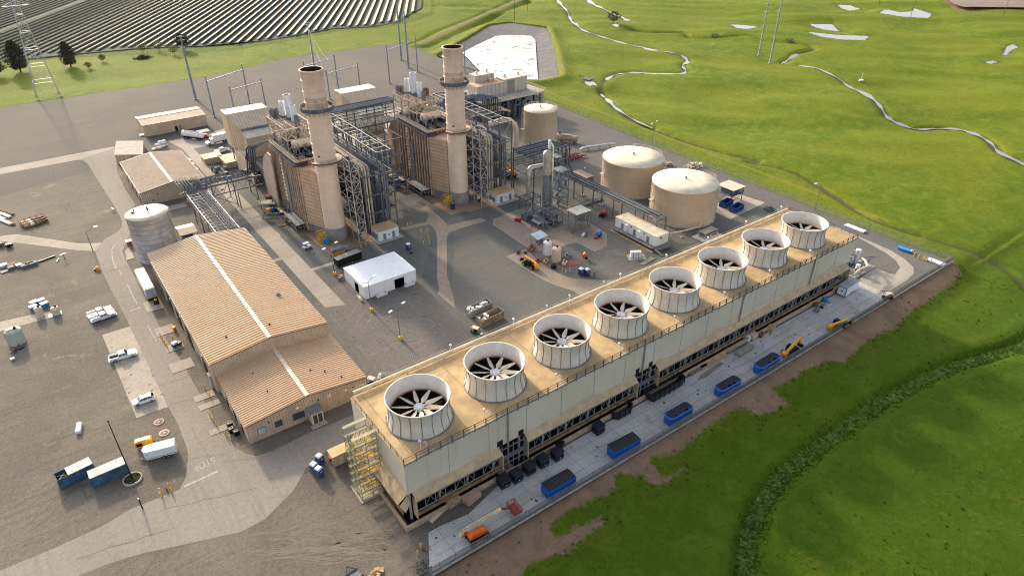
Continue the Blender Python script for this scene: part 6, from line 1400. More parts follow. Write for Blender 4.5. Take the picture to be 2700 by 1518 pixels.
def suv(label, loc, rz):
    t = thing('sport_utility_car', label, 'car', loc, rz); w = 1.86; mb = MB()
    tap(mb, [(2.2,.38),(2.28,.62),(2.2,.88),(1.2,1.02),(.55,1.52),(.1,1.62),(-1.6,1.60),(-2.1,1.2),(-2.25,.9),(-2.22,.38)], w, .98, .24); mb.build('body', m_carw, t)
    mb = MB()
    for s_ in (-1,1):
        for q in (((.15,1.08),(1.0,1.08),(.5,1.5),(.15,1.52)),((-.85,1.08),(.05,1.08),(.05,1.52),(-.85,1.53)),((-1.95,1.12),(-.95,1.08),(-.95,1.53),(-1.6,1.5))): mb.quad(*[(x, s_*(w/2+.005-.24*max(0,z-.98)/.64), z) for x, z in q])
    mb.quad((1.19,-.82,1.05),(1.19,.82,1.05),(.57,.68,1.51),(.57,-.68,1.51)).quad((-2.11,-.72,1.2),(-1.66,-.66,1.56),(-1.66,.66,1.56),(-2.11,.72,1.2)); mb.build('window', m_cglass, t)
    for s_ in (-1,1): MB().box(2.12,s_*.66-.16,.68,2.27,s_*.66+.16,.84).build('headlight', m_hl, t); MB().box(-2.27,s_*.74-.12,.85,-2.16,s_*.74+.12,1.05).build('tail_light', m_tl, t); MB().bar((-1.4,s_*.6,1.66),(.0,s_*.6,1.68),.05).build('roof_rail', m_black, t)
    wheels(t, (1.35,-1.35), w, .35); return t
def box_body(mb, L0, L1, w, z0, z1): mb.box(L0,-w/2,z0,L1,w/2,z1)
def face(a, b): d = b-a; return math.atan2(d.y, d.x)
def mid(a, b): return (a+b)/2
# heading measured from rear to front on the ground
a, b = g('B',1200,1225), g('B',1490,1120); rz = face(a,b); c = mid(a,b)+Vector((-.2,.9,0))
pickup('nearer white service body pickup of the pair on gravel', c, rz, 'service', group='pickups on the left yard')
pickup('white service pickup parked behind another one on gravel', c+Vector((-.3,2.7,0)), rz, 'service', group='pickups on the left yard')
a, b = g('C',1085,565), g('C',1290,505); pickup('white crew cab pickup with empty black bed on the concrete pad', mid(a,b)+Vector((0,.9,0)), face(a,b), group='pickups on the left yard')
a, b = g('C',1470,930), g('C',1305,985); suv('white sport utility car on the near end of the concrete pad', mid(a,b)+Vector((0,.85,0)), face(a,b))
pickup('white pickup parked below the box truck by the air filter house', g('A',2120,365), PI+.1)
pickup('white van bonnet and cab peeping out behind the warehouse roof', Vector((44.6,150,0)), PI/2)
# semi trailer
t = thing('semi_trailer', 'long white box semi trailer parked beside the warehouse wall', 'trailer', (12.1,189.5,0), PI/2); mb = MB(); box_body(mb,-6.8,6.8,2.5,1.15,4.0); mb.mat(1).box(-6.84,-1.2,1.2,-6.8,1.2,3.9); mb.build('box', [m_white, M('trailer_door', (.36,.40,.45), .4)], t); mb = MB(); mb.box(-6.8,-1.25,4.0,6.8,1.25,4.06); mb.build('roof', m_cream, t)
for k in (-6.4,6.4): MB().box(k-.1,-1.28,3.98,k+.1,1.28,4.09).build('edge_rail', m_galv, t)
mb = MB().box(-6.4,-.9,.8,6,.9,1.15); mb.build('chassis', m_black, t); MB().box(-6.9,-1.1,.5,-6.75,1.1,.7).build('bumper', m_black, t); wheels(t, (-5.6,-4.4), 2.4, .5, .5); MB().bar((4,-.8,0),(4,-.8,1),.15).bar((4,.8,0),(4,.8,1),.15).build('landing_gear', m_grey, t)
# enclosed cargo trailer
a, b = g('D',1390,400), g('D',1600,345); t = thing('cargo_trailer', 'white enclosed cargo trailer with rounded nose behind the yellow generator', 'trailer', mid(a,b)+Vector((-.1,1.1,0)), face(a,b)); mb = MB()
mb.prism([(-2.6,-.9),(-2.9,-.45),(-2.95,0),(-2.9,.45),(-2.6,.9),(-2.2,1.08),(2.9,1.08),(2.9,-1.08),(-2.2,-1.08)],.55,2.55); mb.build('box', m_carw, t)
mb = MB(); mb.prism([(-2.6,-.94),(-2.95,-.45),(-3.0,0),(-2.95,.45),(-2.6,.94),(-2.2,1.12),(2.94,1.12),(2.94,-1.12),(-2.2,-1.12)],2.55,2.66); mb.build('roof', m_carw, t); MB().box(-2.3,-1.1,.8,2.9,-1.085,.9).build('side_stripe', m_black, t); MB().bar((-2.9,0,.5),(-4.1,0,.45),.14).bar((-2.6,.8,.5),(-4,0,.45),.1).bar((-2.6,-.8,.5),(-4,0,.45),.1).build('drawbar', m_black, t); wheels(t, (.5,1.4), 2.3, .34, .22); MB().box(-2.3,-1.1,1.9,-2.1,-1.082,2.1).build('marker', m_black, t)
t = thing('generator', 'yellow towable generator standing behind the white cargo trailer', 'generator', mid(g('D',1265,270),g('D',1390,235)), face(g('D',1265,270),g('D',1390,235))); mb = MB(); tap(mb, [(1.6,.4),(1.6,1.5),(1.3,1.75),(-1.5,1.75),(-1.6,1.5),(-1.6,.4)], 1.5, 1.5, .15); mb.build('housing', m_amber, t); MB().box(-1.1,-.5,1.76,1.0,.5,1.82).build('top_panel', m_trim, t); MB().box(-1.4,-.78,.6,-.3,-.75,1.4).build('louvre', m_black, t); wheels(t, (0,), 1.7, .32, .2); MB().bar((1.6,0,.45),(2.8,0,.45),.12).build('drawbar', m_black, t)
# blue shipping containers (low, open topped in part)
m_cblue = M('container_blue', (.055,.115,.18), .55, var=.3, scale=.8, streak=.35, stain=(.12,.09,.07), stain_amt=.3); m_ctop = M('container_top', (.50,.475,.44), .6, var=.2, scale=1, stain=(.42,.22,.10), stain_amt=.7)
def container(label, a, b, half):
    rz = face(a,b); d = (b-a).length; t = thing('storage_container', label, 'container', mid(a,b)+Vector((-math.sin(rz)*1.22, math.cos(rz)*1.22, 0)), rz, 'blue storage containers by the flagpole'); L_ = d/2; W_ = 1.22; H_ = 2.55; mb = MB()
    n = 22
    for s_ in (-1,1):
        for k in range(n):
            x0_, x1_ = -L_+.1+k*(2*L_-.2)/n, -L_+.1+(k+.55)*(2*L_-.2)/n; mb.box(x0_, s_*W_-.03, .15, x1_, s_*W_+.03, H_-.1)
    mb.box(-L_,-W_,.1,L_,-W_+.06,H_).box(-L_,W_-.06,.1,L_,W_,H_).box(-L_,-W_+.06,.1,-L_+.06,W_-.06,H_).box(L_-.06,-W_+.06,.1,L_,W_-.06,H_).box(-L_+.06,-W_+.06,.1,L_-.06,W_-.06,.2); mb.build('wall', m_cblue, t)
    x0_ = -L_+(1.9 if half else 0); mb = MB()
    k = 0; x = x0_
    while x < L_-.1: mb.box(x,-W_-.02,H_,min(L_,x+.95),W_+.02,H_+.05); mb.box(x-.03,-W_-.02,H_+.05,x+.03,W_+.02,H_+.09); x += 1.0
    mb.build('roof', m_ctop, t)
    for x in (-L_,L_):
        for y in (-W_,W_): MB().box(x-.07,y-.07,.05,x+.07,y+.07,H_+.06).build('corner_post', m_cblue, t)
    if half: MB().bar((-L_+.3,-W_+.3,H_-.3),(-L_+1.7,W_-.4,H_-.5),.2,.1).bar((-L_+.2,W_-.5,H_-.5),(-L_+1.8,-W_+.8,H_-.4),.2,.1).build('timber', m_woodb, t)
container('dark blue storage container, its pale lid open at the left end', g('D',565,662), g('D',885,505), True)
container('blue storage container with full rust-spotted pale lid next to the flagpole', g('D',858,648), g('D',1188,505), False)
c = g('D',1213,566); t = thing('flagpole', 'tall black flagpole in the round planter', 'flagpole', c); MB().cyl((0,0,.2),(0,0,15),.13,.07,10).ball((0,0,15.1),.16,6).build('pole', m_black, t)
t = thing('planter', 'round stone-edged planter bed at the foot of the flagpole', 'planter', c); MB().lathe([(1.75,0),(1.75,.35),(1.5,.35),(1.5,.1)], n=40).build('rim', M('stone_edge', (.42,.36,.29), .8), t); MB().disc((0,0,.16),1.5,30).build('soil', M('dark_soil', (.035,.038,.018), .95, var=.4, scale=3), t)
mb = MB()
for k in range(60): aa, q = rr.uniform(0,6.28), rr.uniform(.2,1.4); x, y = q*math.cos(aa), q*math.sin(aa); mb.quad((x,y,.15),(x+rr.uniform(-.2,.2),y+.2,.3),(x+.1,y+rr.uniform(-.2,.2),.5),(x-.15,y+.05,.35))
mb.build('plants', M('planter_leaf', (.12,.15,.03), .8), t)
t = thing('short_post', 'short dark post with white cap at the road edge', 'post', g('D',1303,832)); MB().cyl((0,0,0),(0,0,2.5),.11,n=8).build('pole', m_black, t); MB().cyl((0,0,2.5),(0,0,2.85),.14,n=8).build('cap', m_white, t)
BOL = 'yellow bollards'
def bollard(p, label, h=1.2, grp=BOL, r=.13):
    t = thing('bollard', label, 'bollard', p, 0, grp); MB().cyl((0,0,0),(0,0,h),r,n=10).build('post', m_yel, t); MB().ball((0,0,h),r,5).build('cap', m_trim, t); return t
bs = [g('D',1468,690),g('D',1478,724),g('D',1548,640),g('D',1570,682)]
bo = bollard(bs[0], 'yellow bollard guarding the hydrant at the road corner', grp='yellow bollards around the road corner hydrant')
for p in bs[1:]: dup(bo, loc=p)
def hydrant(p, label):
    t = thing('fire_hydrant', label, 'hydrant', p); MB().cyl((0,0,0),(0,0,.65),.14,n=10).ball((0,0,.68),.15,6).build('barrel', m_red, t); MB().cyl((-.24,0,.45),(.24,0,.45),.07,n=8).cyl((0,-.2,.4),(0,.05,.4),.09,n=8).build('outlet', m_red, t)
hydrant(g('D',1527,668), 'red fire hydrant between yellow bollards at the road corner'); hydrant(g('Y',72,862), 'red fire hydrant by yellow bollards off the slab corner')
bo = bollard(g('Y',44,830), 'yellow bollard near the red hydrant beside the concrete slab corner', grp='yellow bollards off the slab corner')
for q in ((145,845),(6,910)): dup(bo, loc=g('Y',*q))
for i, q in enumerate(((1518,1130),(1568,1235))):
    t = thing('manhole', ('concrete manhole ring on gravel nearer the car','concrete manhole ring on gravel nearer the white trailer')[i], 'manhole', g('C',*q), 0, 'manholes'); MB().cyl((0,0,0),(0,0,.14),1.05,n=28).build('ring', M('manhole_concrete', (.44,.36,.29), .8), t); MB().lathe([(.72,.145),(.72,.16),(.3,.16),(.3,.145)], n=24).build('groove', M('groove', (.24,.16,.12), .8), t); MB().cyl((0,0,.14),(0,0,.2),.28,n=14).build('cover', M('manhole_concrete', (.44,.36,.29)), t)
t = thing('utility_cabinet', 'slim white cabinet lying alone on the left gravel yard', 'cabinet', mid(g('D',720,160),g('D',735,60)), face(g('D',720,160),g('D',735,60))); MB().box(-1.5,-.45,.08,1.5,.45,.8).build('body', m_white, t); MB().box(-1.4,-.5,.0,1.4,.5,.08).build('base', m_galv, t); MB().box(-1.3,-.38,.8,1.3,.38,.86).build('lid', M('lid_blue_white', (.62,.66,.72), .4), t)
t = vtank('poly_tank', 'pale green open-lidded poly tank on the left gravel yard', g('C',172,370), 1.85, 3.6, m_poly); MB().bar((-1.6,.3,3.98),(1.5,-.5,3.98),.2,.1).bar((-1.4,-.6,3.98),(1.2,.7,3.98),.12,.1).build('lid_strap', m_black, t); MB().cb(.1,-1.95,0,.6,.5,.5).build('valve', m_galv, t)
for i, (w_, x, y) in enumerate((('C',130,455),('C',205,430),('C',145,470))): t = thing('pallet_mat', ('black mat left of the poly tank base','longer black mat below the poly tank','small black mat farthest from the poly tank')[i], 'mat', g(w_,x,y), .45, 'black mats'); MB().box(-.9+.2*i,-.25,.01,.9-.2*i,.25,.12).build('body', m_black, t)
t = thing('litter_crate', 'small pale crate on gravel below the poly tank', 'crate', g('C',125,535), .3); MB().box(-.4,-.4,0,.4,.4,.45).build('body', m_cream, t); MB().box(-.42,-.42,.45,.42,.42,.5).build('lid', m_white, t)
# totes and small tanks on the left
def tote(label, p):
    t = thing('blue_tote', label, 'tote', p, .3, 'blue totes with white lids'); MB().box(-.85,-.6,.1,.85,.6,1.15).build('body', M('tote_blue', (.03,.16,.42), .4), t); MB().box(-.9,-.65,1.15,.9,.65,1.35).build('lid', m_white, t); MB().box(-.8,-.55,0,.8,.55,.1).build('pallet', m_woodb, t)
for lab, q in (('blue tote, rear left of the four',(445,990)),('blue tote, rear right of the four',(540,965)),('blue tote, front left of the four',(440,1045)),('blue tote, front right of the four with its blue side showing',(580,1005))): tote(lab, g('B',*q))
vtank('cream_tank', 'cream upright tank in front of the blue totes', g('B',520,1125), .95, 2.5, m_cream); t = vtank('cream_tank', 'yellowish upright tank on a green tray beside the blue totes', g('B',722,1100), .95, 1.9, M('yellowed_poly', (.62,.56,.38), .5)); MB().box(-1.9,-1.1,0.02,1.2,1.0,.12).build('tray', m_teal, t)
t = thing('yellow_tank', 'small yellow tank at the left road kerb', 'tank', g('B',1245,540)); MB().cyl((0,0,0),(0,0,.9),.6,n=14).lathe([(.6,.9),(.3,1.15),(.02,1.2)],n=14).build('body', m_amber, t); MB().cb(-.7,0,0,.5,.4,.6).build('pump', m_black, t)
t = thing('sawhorse', 'orange folding barrier at the kerb below the silo road', 'barrier', g('A',1080,925), 1.9); MB().bar((-.9,-.3,0),(-.9,0,1),.08).bar((-.9,.3,0),(-.9,0,1),.08).bar((.9,-.3,0),(.9,0,1),.08).bar((.9,.3,0),(.9,0,1),.08).build('leg', m_orange, t); MB().bar((-1,0,1),(1,0,1),.14).bar((-1,0,.6),(1,0,.6),.1).build('board', m_trim, t)
# material rows
def stack(name, label, cat, p, rz, n, L_, mt, dz=.18, w_=1.0, group=None):
    t = thing(name, label, cat, p, rz, group); mb = MB(); r2 = random.Random(int(p[0]*7+p[1]))
    for k in range(n):
        j = r2.uniform(-.12,.12); mb.box(-L_/2+j,-w_/2+j*.5,.1+k*dz,L_/2+j,w_/2+j*.4,.1+k*dz+dz*.82)
    mb.build('boards', mt, t); mb = MB()
    for x in (-L_*.35,L_*.35): mb.box(x-.08,-w_/2-.05,0,x+.08,w_/2+.05,.1)
    mb.build('bearer', m_woodb, t); return t
GL = 'timber stacks on the left yard'
for i, (q, mt) in enumerate((((235,400),m_wood),((285,385),m_trim),((335,372),m_woodb),((390,355),m_rust))):
    t = thing('timber_rack', ('leftmost rack of pale boards in the row of four','second rack from the left with cream boards','third rack from the left with weathered boards','rightmost rack in the row with rusty posts')[i], 'rack', g('K4',*q), .28, 'racks of boards on the left yard'); mb = MB()
    for k in range(4): mb.box(-.9,-2+k*.98,.2+.25*(k%2),.9,-1.2+k*.98,1.0+.3*(k%2))
    mb.build('boards', mt, t); mb = MB()
    for x in (-.95,.95):
        for y in (-2,0,2): mb.bar((x,y,0),(x,y,2.0),.12)
    mb.bar((-.95,-2,.2),(.95,-2,.2),.12).bar((-.95,2,.2),(.95,2,.2),.12); mb.build('frame', m_rust, t)
for i, (q, mt, L_) in enumerate((((30,300),m_pvc,9),((10,290),m_wood,8),((62,280),m_woodb,8),((55,370),m_pvc,7),((85,375),m_woodb,6),((5,330),m_trim,6))):
    t = thing('pipe_stack', ('white pipe bundle at the far end of the long left pile','orange tan plank bundle at the left picture edge','weathered plank bundle right of the white pipes','nearest white pipe bundle of the left pile','dark plank bundle at the right of the nearest pipes','cream plank bundle at the picture edge')[i], 'stack', g('K4',*q), -1.15, 'long bundles on the left yard'); mb = MB()
    for k in range(5): mb.cyl((-L_/2,-.5+.25*k,.3),(L_/2,-.5+.25*k,.3),.13,n=6)
    for k in range(4): mb.cyl((-L_/2,-.37+.25*k,.52),(L_/2,-.37+.25*k,.52),.13,n=6)
    mb.build('pipes', mt, t); mb = MB()
    for x in (-L_*.3,L_*.3): mb.box(x-.1,-.8,0,x+.1,.8,.17)
    mb.build('bearer', m_woodb, t)
for i, (q, mt, s_) in enumerate((((38,770),m_white,1.1),((108,765),m_woodb,1.2),((105,790),m_galv,.9),((178,768),m_cream,.8),((228,775),m_galv,1.0),((268,755),m_woodb,1.2),((305,752),m_galv,1.2),((45,815),m_grey,1.0))):
    stack('crate_stack', ('white topped crate at the left of the scrap row','dark weathered pallet second in the scrap row','low grey pallet below the dark one','cream ringed spool in the scrap row','grey pallet right of the cream spool','brown pallet in the middle right of the scrap row','grey pallet at the right end of the scrap row','flat grey sheet below the white crate')[i], 'pallet', g('K4',*q), .2, 4 if i < 7 else 1, 1.8*s_, mt, .2, 1.5, 'pallets in the scrap row')
t = thing('steel_beam', 'long black steel beam lying on gravel right of the scrap row', 'beam', g('K4',428,703), .28); MB().box(-2.4,-.18,0,2.4,.18,.06).box(-2.4,-.03,.06,2.4,.03,.34).box(-2.4,-.18,.34,2.4,.18,.4).build('body', m_black, t); MB().box(-2.45,-.18,0,-2.4,.18,.4).build('end_plate', m_grey, t)
t = thing('pvc_pipe', 'short white pipe lying on gravel beside the black beam', 'pipe', g('K4',526,716), 1.2); MB().cyl((-.9,0,.15),(.9,0,.15),.14,n=8).build('body', m_pvc, t); MB().cyl((.8,0,.15),(1.05,0,.15),.18,n=8).build('socket', m_pvc, t)
t = thing('jib_stand', 'small pale jib stand on gravel near the left light pole', 'stand', g('K4',590,700), .3); MB().cyl((0,0,0),(0,0,1.7),.09,n=8).build('post', m_black, t); MB().box(-.9,-.25,1.7,.9,.25,1.82).build('arm', m_cream, t)
for i, q in enumerate(((15,585),(90,592))): t = thing('air_compressor', ('brown compressor cart at the left picture edge','dark compressor cart right of the brown one')[i], 'compressor', g('K4',*q), .4, 'compressor carts'); MB().box(-.9,-.6,.3,.9,.6,1.1).build('housing', (m_rust, m_black)[i], t); MB().box(-.7,-.4,1.1,.3,.4,1.3).build('top', m_cream, t); wheels(t, (0,), 1.3, .28, .16)
# around the warehouse wall
for lab, x, y, sx, sy in (('concrete apron at the far roller door',11.6,180.6,4,6),('concrete apron near the yellow posts',11.4,166.3,4.5,4.2),('small concrete pad with cabinets',11.6,157.3,4,3),('concrete apron beside the office corner',11.2,148.6,5,4.2),('concrete walk at the office side door',12.4,134.0,4.2,2.2),('concrete step outside the office wing',12.6,130.4,4.4,2.0),('concrete walk near the condensers',12.6,121.2,5,1.9)):
    mb = MB().box(x-sx/2,y-sy/2,0,x+sx/2,y+sy/2,.09); struct('door_apron', mb, CON2)
bo = bollard((9.8,163.6,0), 'yellow bollard in the line along the warehouse yard strip', grp='yellow bollards along the warehouse')
for p in ((9.9,161.8,0),(10,160,0),(10.1,158.4,0),(12.0,160.6,0),(13.2,136.6,0),(13.4,133.2,0),(11.6,126.2,0),(11.8,124.4,0),(11.9,122.6,0),(12.6,118.4,0),(13.2,116.8,0),(44,131,0),(44,125,0),(44,119,0)): dup(bo, loc=p)
t = thing('barrel', 'orange and yellow barrel on the warehouse gravel strip', 'barrel', (13.4,164.6,0)); MB().cyl((0,0,0),(0,0,1.1),.4,n=12).build('body', m_orange, t); MB().cyl((0,0,1.1),(0,0,1.25),.42,n=12).build('lid', m_yel, t)
t = thing('scrap_cart', 'white and black utility cart on the apron by the warehouse', 'cart', (12.2,157.4,.09), .4); MB().box(-1.1,-.6,.35,1.1,.6,.8).build('tray', m_black, t); MB().box(-1.0,-.5,.8,.2,.5,1.4).build('cab', m_white, t); wheels(t, (-.7,.7), 1.3, .25, .16)
t = thing('electric_cart', 'dark cart with a yellow lamp behind the white semi trailer', 'cart', (12.6,181.2,.09), 1.4); MB().box(-1.0,-.55,.3,1.0,.55,.9).build('body', m_black, t); MB().ball((-.3,0,1.2),.4,6).build('lamp', m_yel, t); wheels(t, (-.6,.6), 1.2, .25, .16)
for i, q in enumerate(((14.2,120.6),(14.0,118.8),(14.6,117.4))):
    t = thing('condenser', ('dark condenser unit, rear one of three at the office corner','dark condenser unit, middle one of three at the office corner','dark condenser unit, front one of three at the office corner')[i], 'air conditioner', (*q,0), .1, 'condensers at the office corner'); MB().box(-.55,-.5,.05,.55,.5,1.25).build('housing', m_black, t); MB().lathe([(.42,1.26),(.34,1.3),(.34,1.26)],n=16).build('fan_guard', m_cream, t); MB().box(-.6,-.55,0,.6,.55,.05).build('base', m_conc, t)
t = thing('vending_crate', 'white capped brown crate beside the silo foot', 'crate', g('B',1655,230)); MB().box(-.7,-.6,0,.7,.6,1.6).build('body', m_rust, t); MB().box(-.8,-.7,1.6,.8,.7,1.85).build('lid', m_white, t)
mb = MB().prism(gs('B',(1590,300),(1650,240),(1710,390),(1610,420)),0,.12); struct('door_apron', mb, CON2)
# ---- middle lot
t = thing('white_tent', 'white rigid event tent with low roof and two dark doorways', 'tent', (67,155.6,0)); W_, D_, H_ = 8.0, 6.5, 4.0; mb = MB()
for x0_, x1_ in ((-W_,1.2),(4.2,W_)): mb.quad((x0_,-D_,.05),(x1_,-D_,.05),(x1_,-D_,H_),(x0_,-D_,H_))
mb.quad((1.2,-D_,3.0),(4.2,-D_,3.0),(4.2,-D_,H_),(1.2,-D_,H_)).quad((W_,D_,.05),(-W_,D_,.05),(-W_,D_,H_),(W_,D_,H_)).quad((W_,-D_,.05),(W_,D_,.05),(W_,D_,H_),(W_,-D_,H_))
for y0_, y1_ in ((-D_,-2.9),(-.4,D_)): mb.quad((-W_,y1_,.05),(-W_,y0_,.05),(-W_,y0_,H_),(-W_,y1_,H_))
mb.quad((-W_,-.4,3.0),(-W_,-2.9,3.0),(-W_,-2.9,H_),(-W_,-.4,H_)); mb.build('wall', M('tent_white', (.78,.80,.84), .5, var=.04), t)
mb = MB()._add([(-W_-.1,-D_-.1,H_),(W_+.1,-D_-.1,H_),(W_+.1,0,H_+.22),(-W_-.1,0,H_+.22)], [(0,1,2,3)])._add([(-W_-.1,0,H_+.22),(W_+.1,0,H_+.22),(W_+.1,D_+.1,H_),(-W_-.1,D_+.1,H_)], [(0,1,2,3)])
mb.quad((-W_-.1,-D_-.1,H_-.02),(-W_-.1,0,H_-.02),(-W_-.1,0,H_+.22),(-W_-.1,-D_-.1,H_)).quad((-W_-.1,0,H_-.02),(-W_-.1,D_+.1,H_-.02),(-W_-.1,D_+.1,H_),(-W_-.1,0,H_+.22)); mb.build('roof', M('tent_white', (.78,.80,.84)), t)
MB().box(-W_+.1,-D_+.15,.03,W_-.1,D_-.1,.05).build('floor', m_black, t)
for i, (lab, x, y, L_, rz) in enumerate((('white concrete block left of the tent doorway',63.6,148.2,3.2,0),('white concrete block right of the tent doorway',72.4,148.4,3.2,0),('white concrete block at the left tent corner',57.9,150.2,2.6,PI/2))):
    t = thing('ballast_block', lab, 'block', (x,y,0), rz, 'white ballast blocks at the tent'); MB().box(-L_/2,-.35,0,L_/2,.35,.8).build('body', m_cream if i == 2 else m_white, t); MB().box(-L_/2+.3,-.2,.8,-L_/2+.6,.2,.9).box(L_/2-.6,-.2,.8,L_/2-.3,.2,.9).build('lifting_eye', m_grey, t)
a, b = g('K6',165,488), g('K6',405,395); t = thing('black_trailer', 'black sided enclosed trailer with grey roof behind the tent', 'trailer', mid(a,b)+Vector((-.2,1.2,0)), face(a,b)); L_ = (b-a).length/2; mb = MB(); mb.box(-L_,-1.2,.5,L_,1.2,2.7); mb.build('box', m_black, t); MB().box(-L_,-1.22,2.7,L_,1.22,2.8).build('roof', M('grey_roof', (.30,.28,.25), .6), t); wheels(t, (-.6,.6), 2.4, .4, .3); MB().bar((-L_,0,.5),(-L_-1.6,0,.45),.12).build('drawbar', m_black, t); MB().box(-.4,-.5,2.8,-.1,.6,2.88).build('roof_hatch', m_lamp, t)
t = thing('welder_generator', 'yellow and grey skid generator behind the black trailer', 'generator', mid(g('K6',105,375),g('K6',245,330))+Vector((0,.8,0)), face(g('K6',105,375),g('K6',245,330))); MB().box(-2.2,-.9,.2,1.8,.9,1.3).build('base', m_amber, t); mb = MB(); tap(mb, [(1.9,1.3),(1.9,2.0),(1.6,2.3),(-2.0,2.3),(-2.3,2.0),(-2.3,1.3)], 1.8, 2.0, .2); mb.build('hood', m_galv, t); MB().cyl((1.9,0,1.2),(3.0,0,1.2),.9,n=16).build('fuel_tank', M('tank_blue', (.16,.24,.34), .5), t)
def toilet(label, p, rz=0, mt=None):
    t = thing('portable_toilet', label, 'portable toilet', p, rz, 'portable toilets'); MB().box(-.6,-.6,.08,.6,.6,2.05).build('cabin', mt or m_navy, t); mb = MB(); mb._add([(-.63,-.63,2.05),(.63,-.63,2.05),(.63,.63,2.05),(-.63,.63,2.05),(-.45,-.5,2.32),(.45,-.5,2.32),(.45,.5,2.32),(-.45,.5,2.32)], [(4,5,6,7),(0,1,5,4),(1,2,6,5),(2,3,7,6),(3,0,4,7)]); mb.build('roof', m_white, t); MB().box(-.42,-.64,.2,.42,-.6,1.95).build('door', M('toilet_door', (.05,.08,.17), .5), t); MB().box(-.16,-.66,1.3,.16,-.645,1.6).build('sign', m_white, t)
tbl = M('toilet_blue', (.06,.10,.17), .5)
toilet('single blue portable toilet standing by the tan path', g('K6',868,300)); toilet('blue portable toilet, left one of the pair by the tan drive', g('P',1120,1180)); toilet('blue portable toilet, right one of the pair by the tan drive', g('P',1195,1188))
for lab, q in (('grey blue portable toilet nearest the tan shed',(1250,1340)),('grey blue portable toilet, left one of the front two',(1195,1420)),('grey blue portable toilet, right one of the front two',(1245,1460))): toilet(lab, g('K5',*q), .4, tbl)
t = thing('wash_station', 'small grey hand wash station right of the paired toilets', 'wash station', g('P',1262,1205)); MB().cyl((0,0,0),(0,0,1.1),.35,n=10).build('tank', m_grey, t); MB().cb(.6,.1,0,.5,.5,1.3).build('basin', m_galv, t)
t = thing('waste_drum', 'small black drum beside the single blue toilet', 'drum', g('K6',895,335)); MB().cyl((0,0,0),(0,0,.8),.32,n=12).build('body', m_black, t); MB().cyl((0,0,.8),(0,0,.86),.34,n=12).build('lid', m_grey, t)
t, M_ = box_house('site_shed', 'small tan office shed with ochre roof beside the scaffold stair', 'shed', 27.2, 31.1, 96.8, 99.2, .1, 2.8, M('shed_tan', (.46,.35,.235), .6), mroofoc, (('door',(28.4,96.74,.2),(29.4,96.8,2.2),m_cream),('wall_unit',(26.9,97.6,1.0),(27.2,98.4,2.0),m_red)))
def cart(label, p, rz, body, roof, cat='golf cart'):
    t = thing('utility_cart', label, cat, p, rz, 'utility carts'); mb = MB(); tap(mb, [(1.3,.3),(1.25,.75),(.5,.85),(.3,.55),(-.2,.55),(-.3,.8),(-1.3,.85),(-1.3,.3)], 1.25, .8, .05); mb.build('body', body, t); MB().box(-1.1,-.62,1.82,.75,.62,1.9).build('roof', roof, t); mb = MB()
    for x in (-1.0,.65):
        for y in (-.55,.55): mb.bar((x,y,.6),(x*.98,y,1.82),.06)
    mb.build('roof_post', m_black, t); MB().box(-.3,-.5,.6,.1,.5,.85).box(-.4,-.5,.85,-.28,.5,1.3).build('seat', m_black, t); wheels(t, (.85,-.85), 1.3, .28, .2)
dgn = M('dark_green', (.02,.07,.03), .45)
cart('dark utility cart with cream roof parked next to the rusty dumpster', g('K6',1545,1140), -1.2, dgn, m_cream); cart('blue utility cart with cream roof at the office wing corner', g('K5',1745,590), -1.1, M('cart_blue', (.02,.05,.16), .4), m_cream); cart('green utility cart beside the blue cart near the tower rail', g('K5',1845,545), 2.6, dgn, M('green_roof', (.03,.10,.05), .4)); cart('cream roofed utility cart at the far end of the slab', g('X',1400,985), 2.4, m_black, m_cream); cart('white utility cart on slate gravel near the left exhaust stack', g('E',1585,255), .2, m_white, m_white)
# ---- mobile plant
def telehandler(label, p, rz, up=.08, mt=None):
    t = thing('telehandler', label, 'telehandler', p, rz, 'yellow telehandlers'); mt = mt or m_amber; mb = MB(); tap(mb, [(2.4,.6),(2.5,1.1),(1.9,1.5),(-2.2,1.6),(-2.5,1.2),(-2.4,.6)], 1.5, 1.2, .1); mb.build('chassis', m_black, t); mb = MB(); tap(mb, [(.9,1.1),(.9,1.8),(.6,2.4),(-.6,2.4),(-.7,1.1)], .95, 1.6, .1); o = mb.build('cab', m_black, t); o.location = (0,.55,0)
    mb = MB(); mb.bar((-2.5,-.35,1.9),(2.8,-.35,1.9+5.3*up),.5,.6).bar((2.4,-.35,1.9+4.9*up),(3.8,-.35,1.4),.36,.42); mb.build('boom', mt, t); MB().box(3.7,-1.0,.5,3.85,.4,1.5).box(3.8,-.8,.5,4.9,-.65,.6).box(3.8,.05,.5,4.9,.2,.6).build('fork', m_black, t); mb = MB().cyl((-2.6,-.7,1.2),(-2.6,.5,1.2),.8,n=14); mb.build('counterweight', mt, t); wheels(t, (1.7,-1.6), 2.3, .68, .5)
a, b = g('P',500,1110), g('P',410,1060); telehandler('amber telehandler on the tan drive facing away', g('P',480,1085)+Vector((0,.4,0)), face(g('P',560,1120),g('P',395,1030)))
telehandler('amber telehandler with lifted boom beside the roll-off box on the slab', g('W',2115,490), face(g('W',2060,520),g('W',2190,430)), .35); telehandler('amber telehandler farther along the slab, boom lowered', g('X',850,1300), face(g('X',780,1320),g('X',920,1270)), .0)
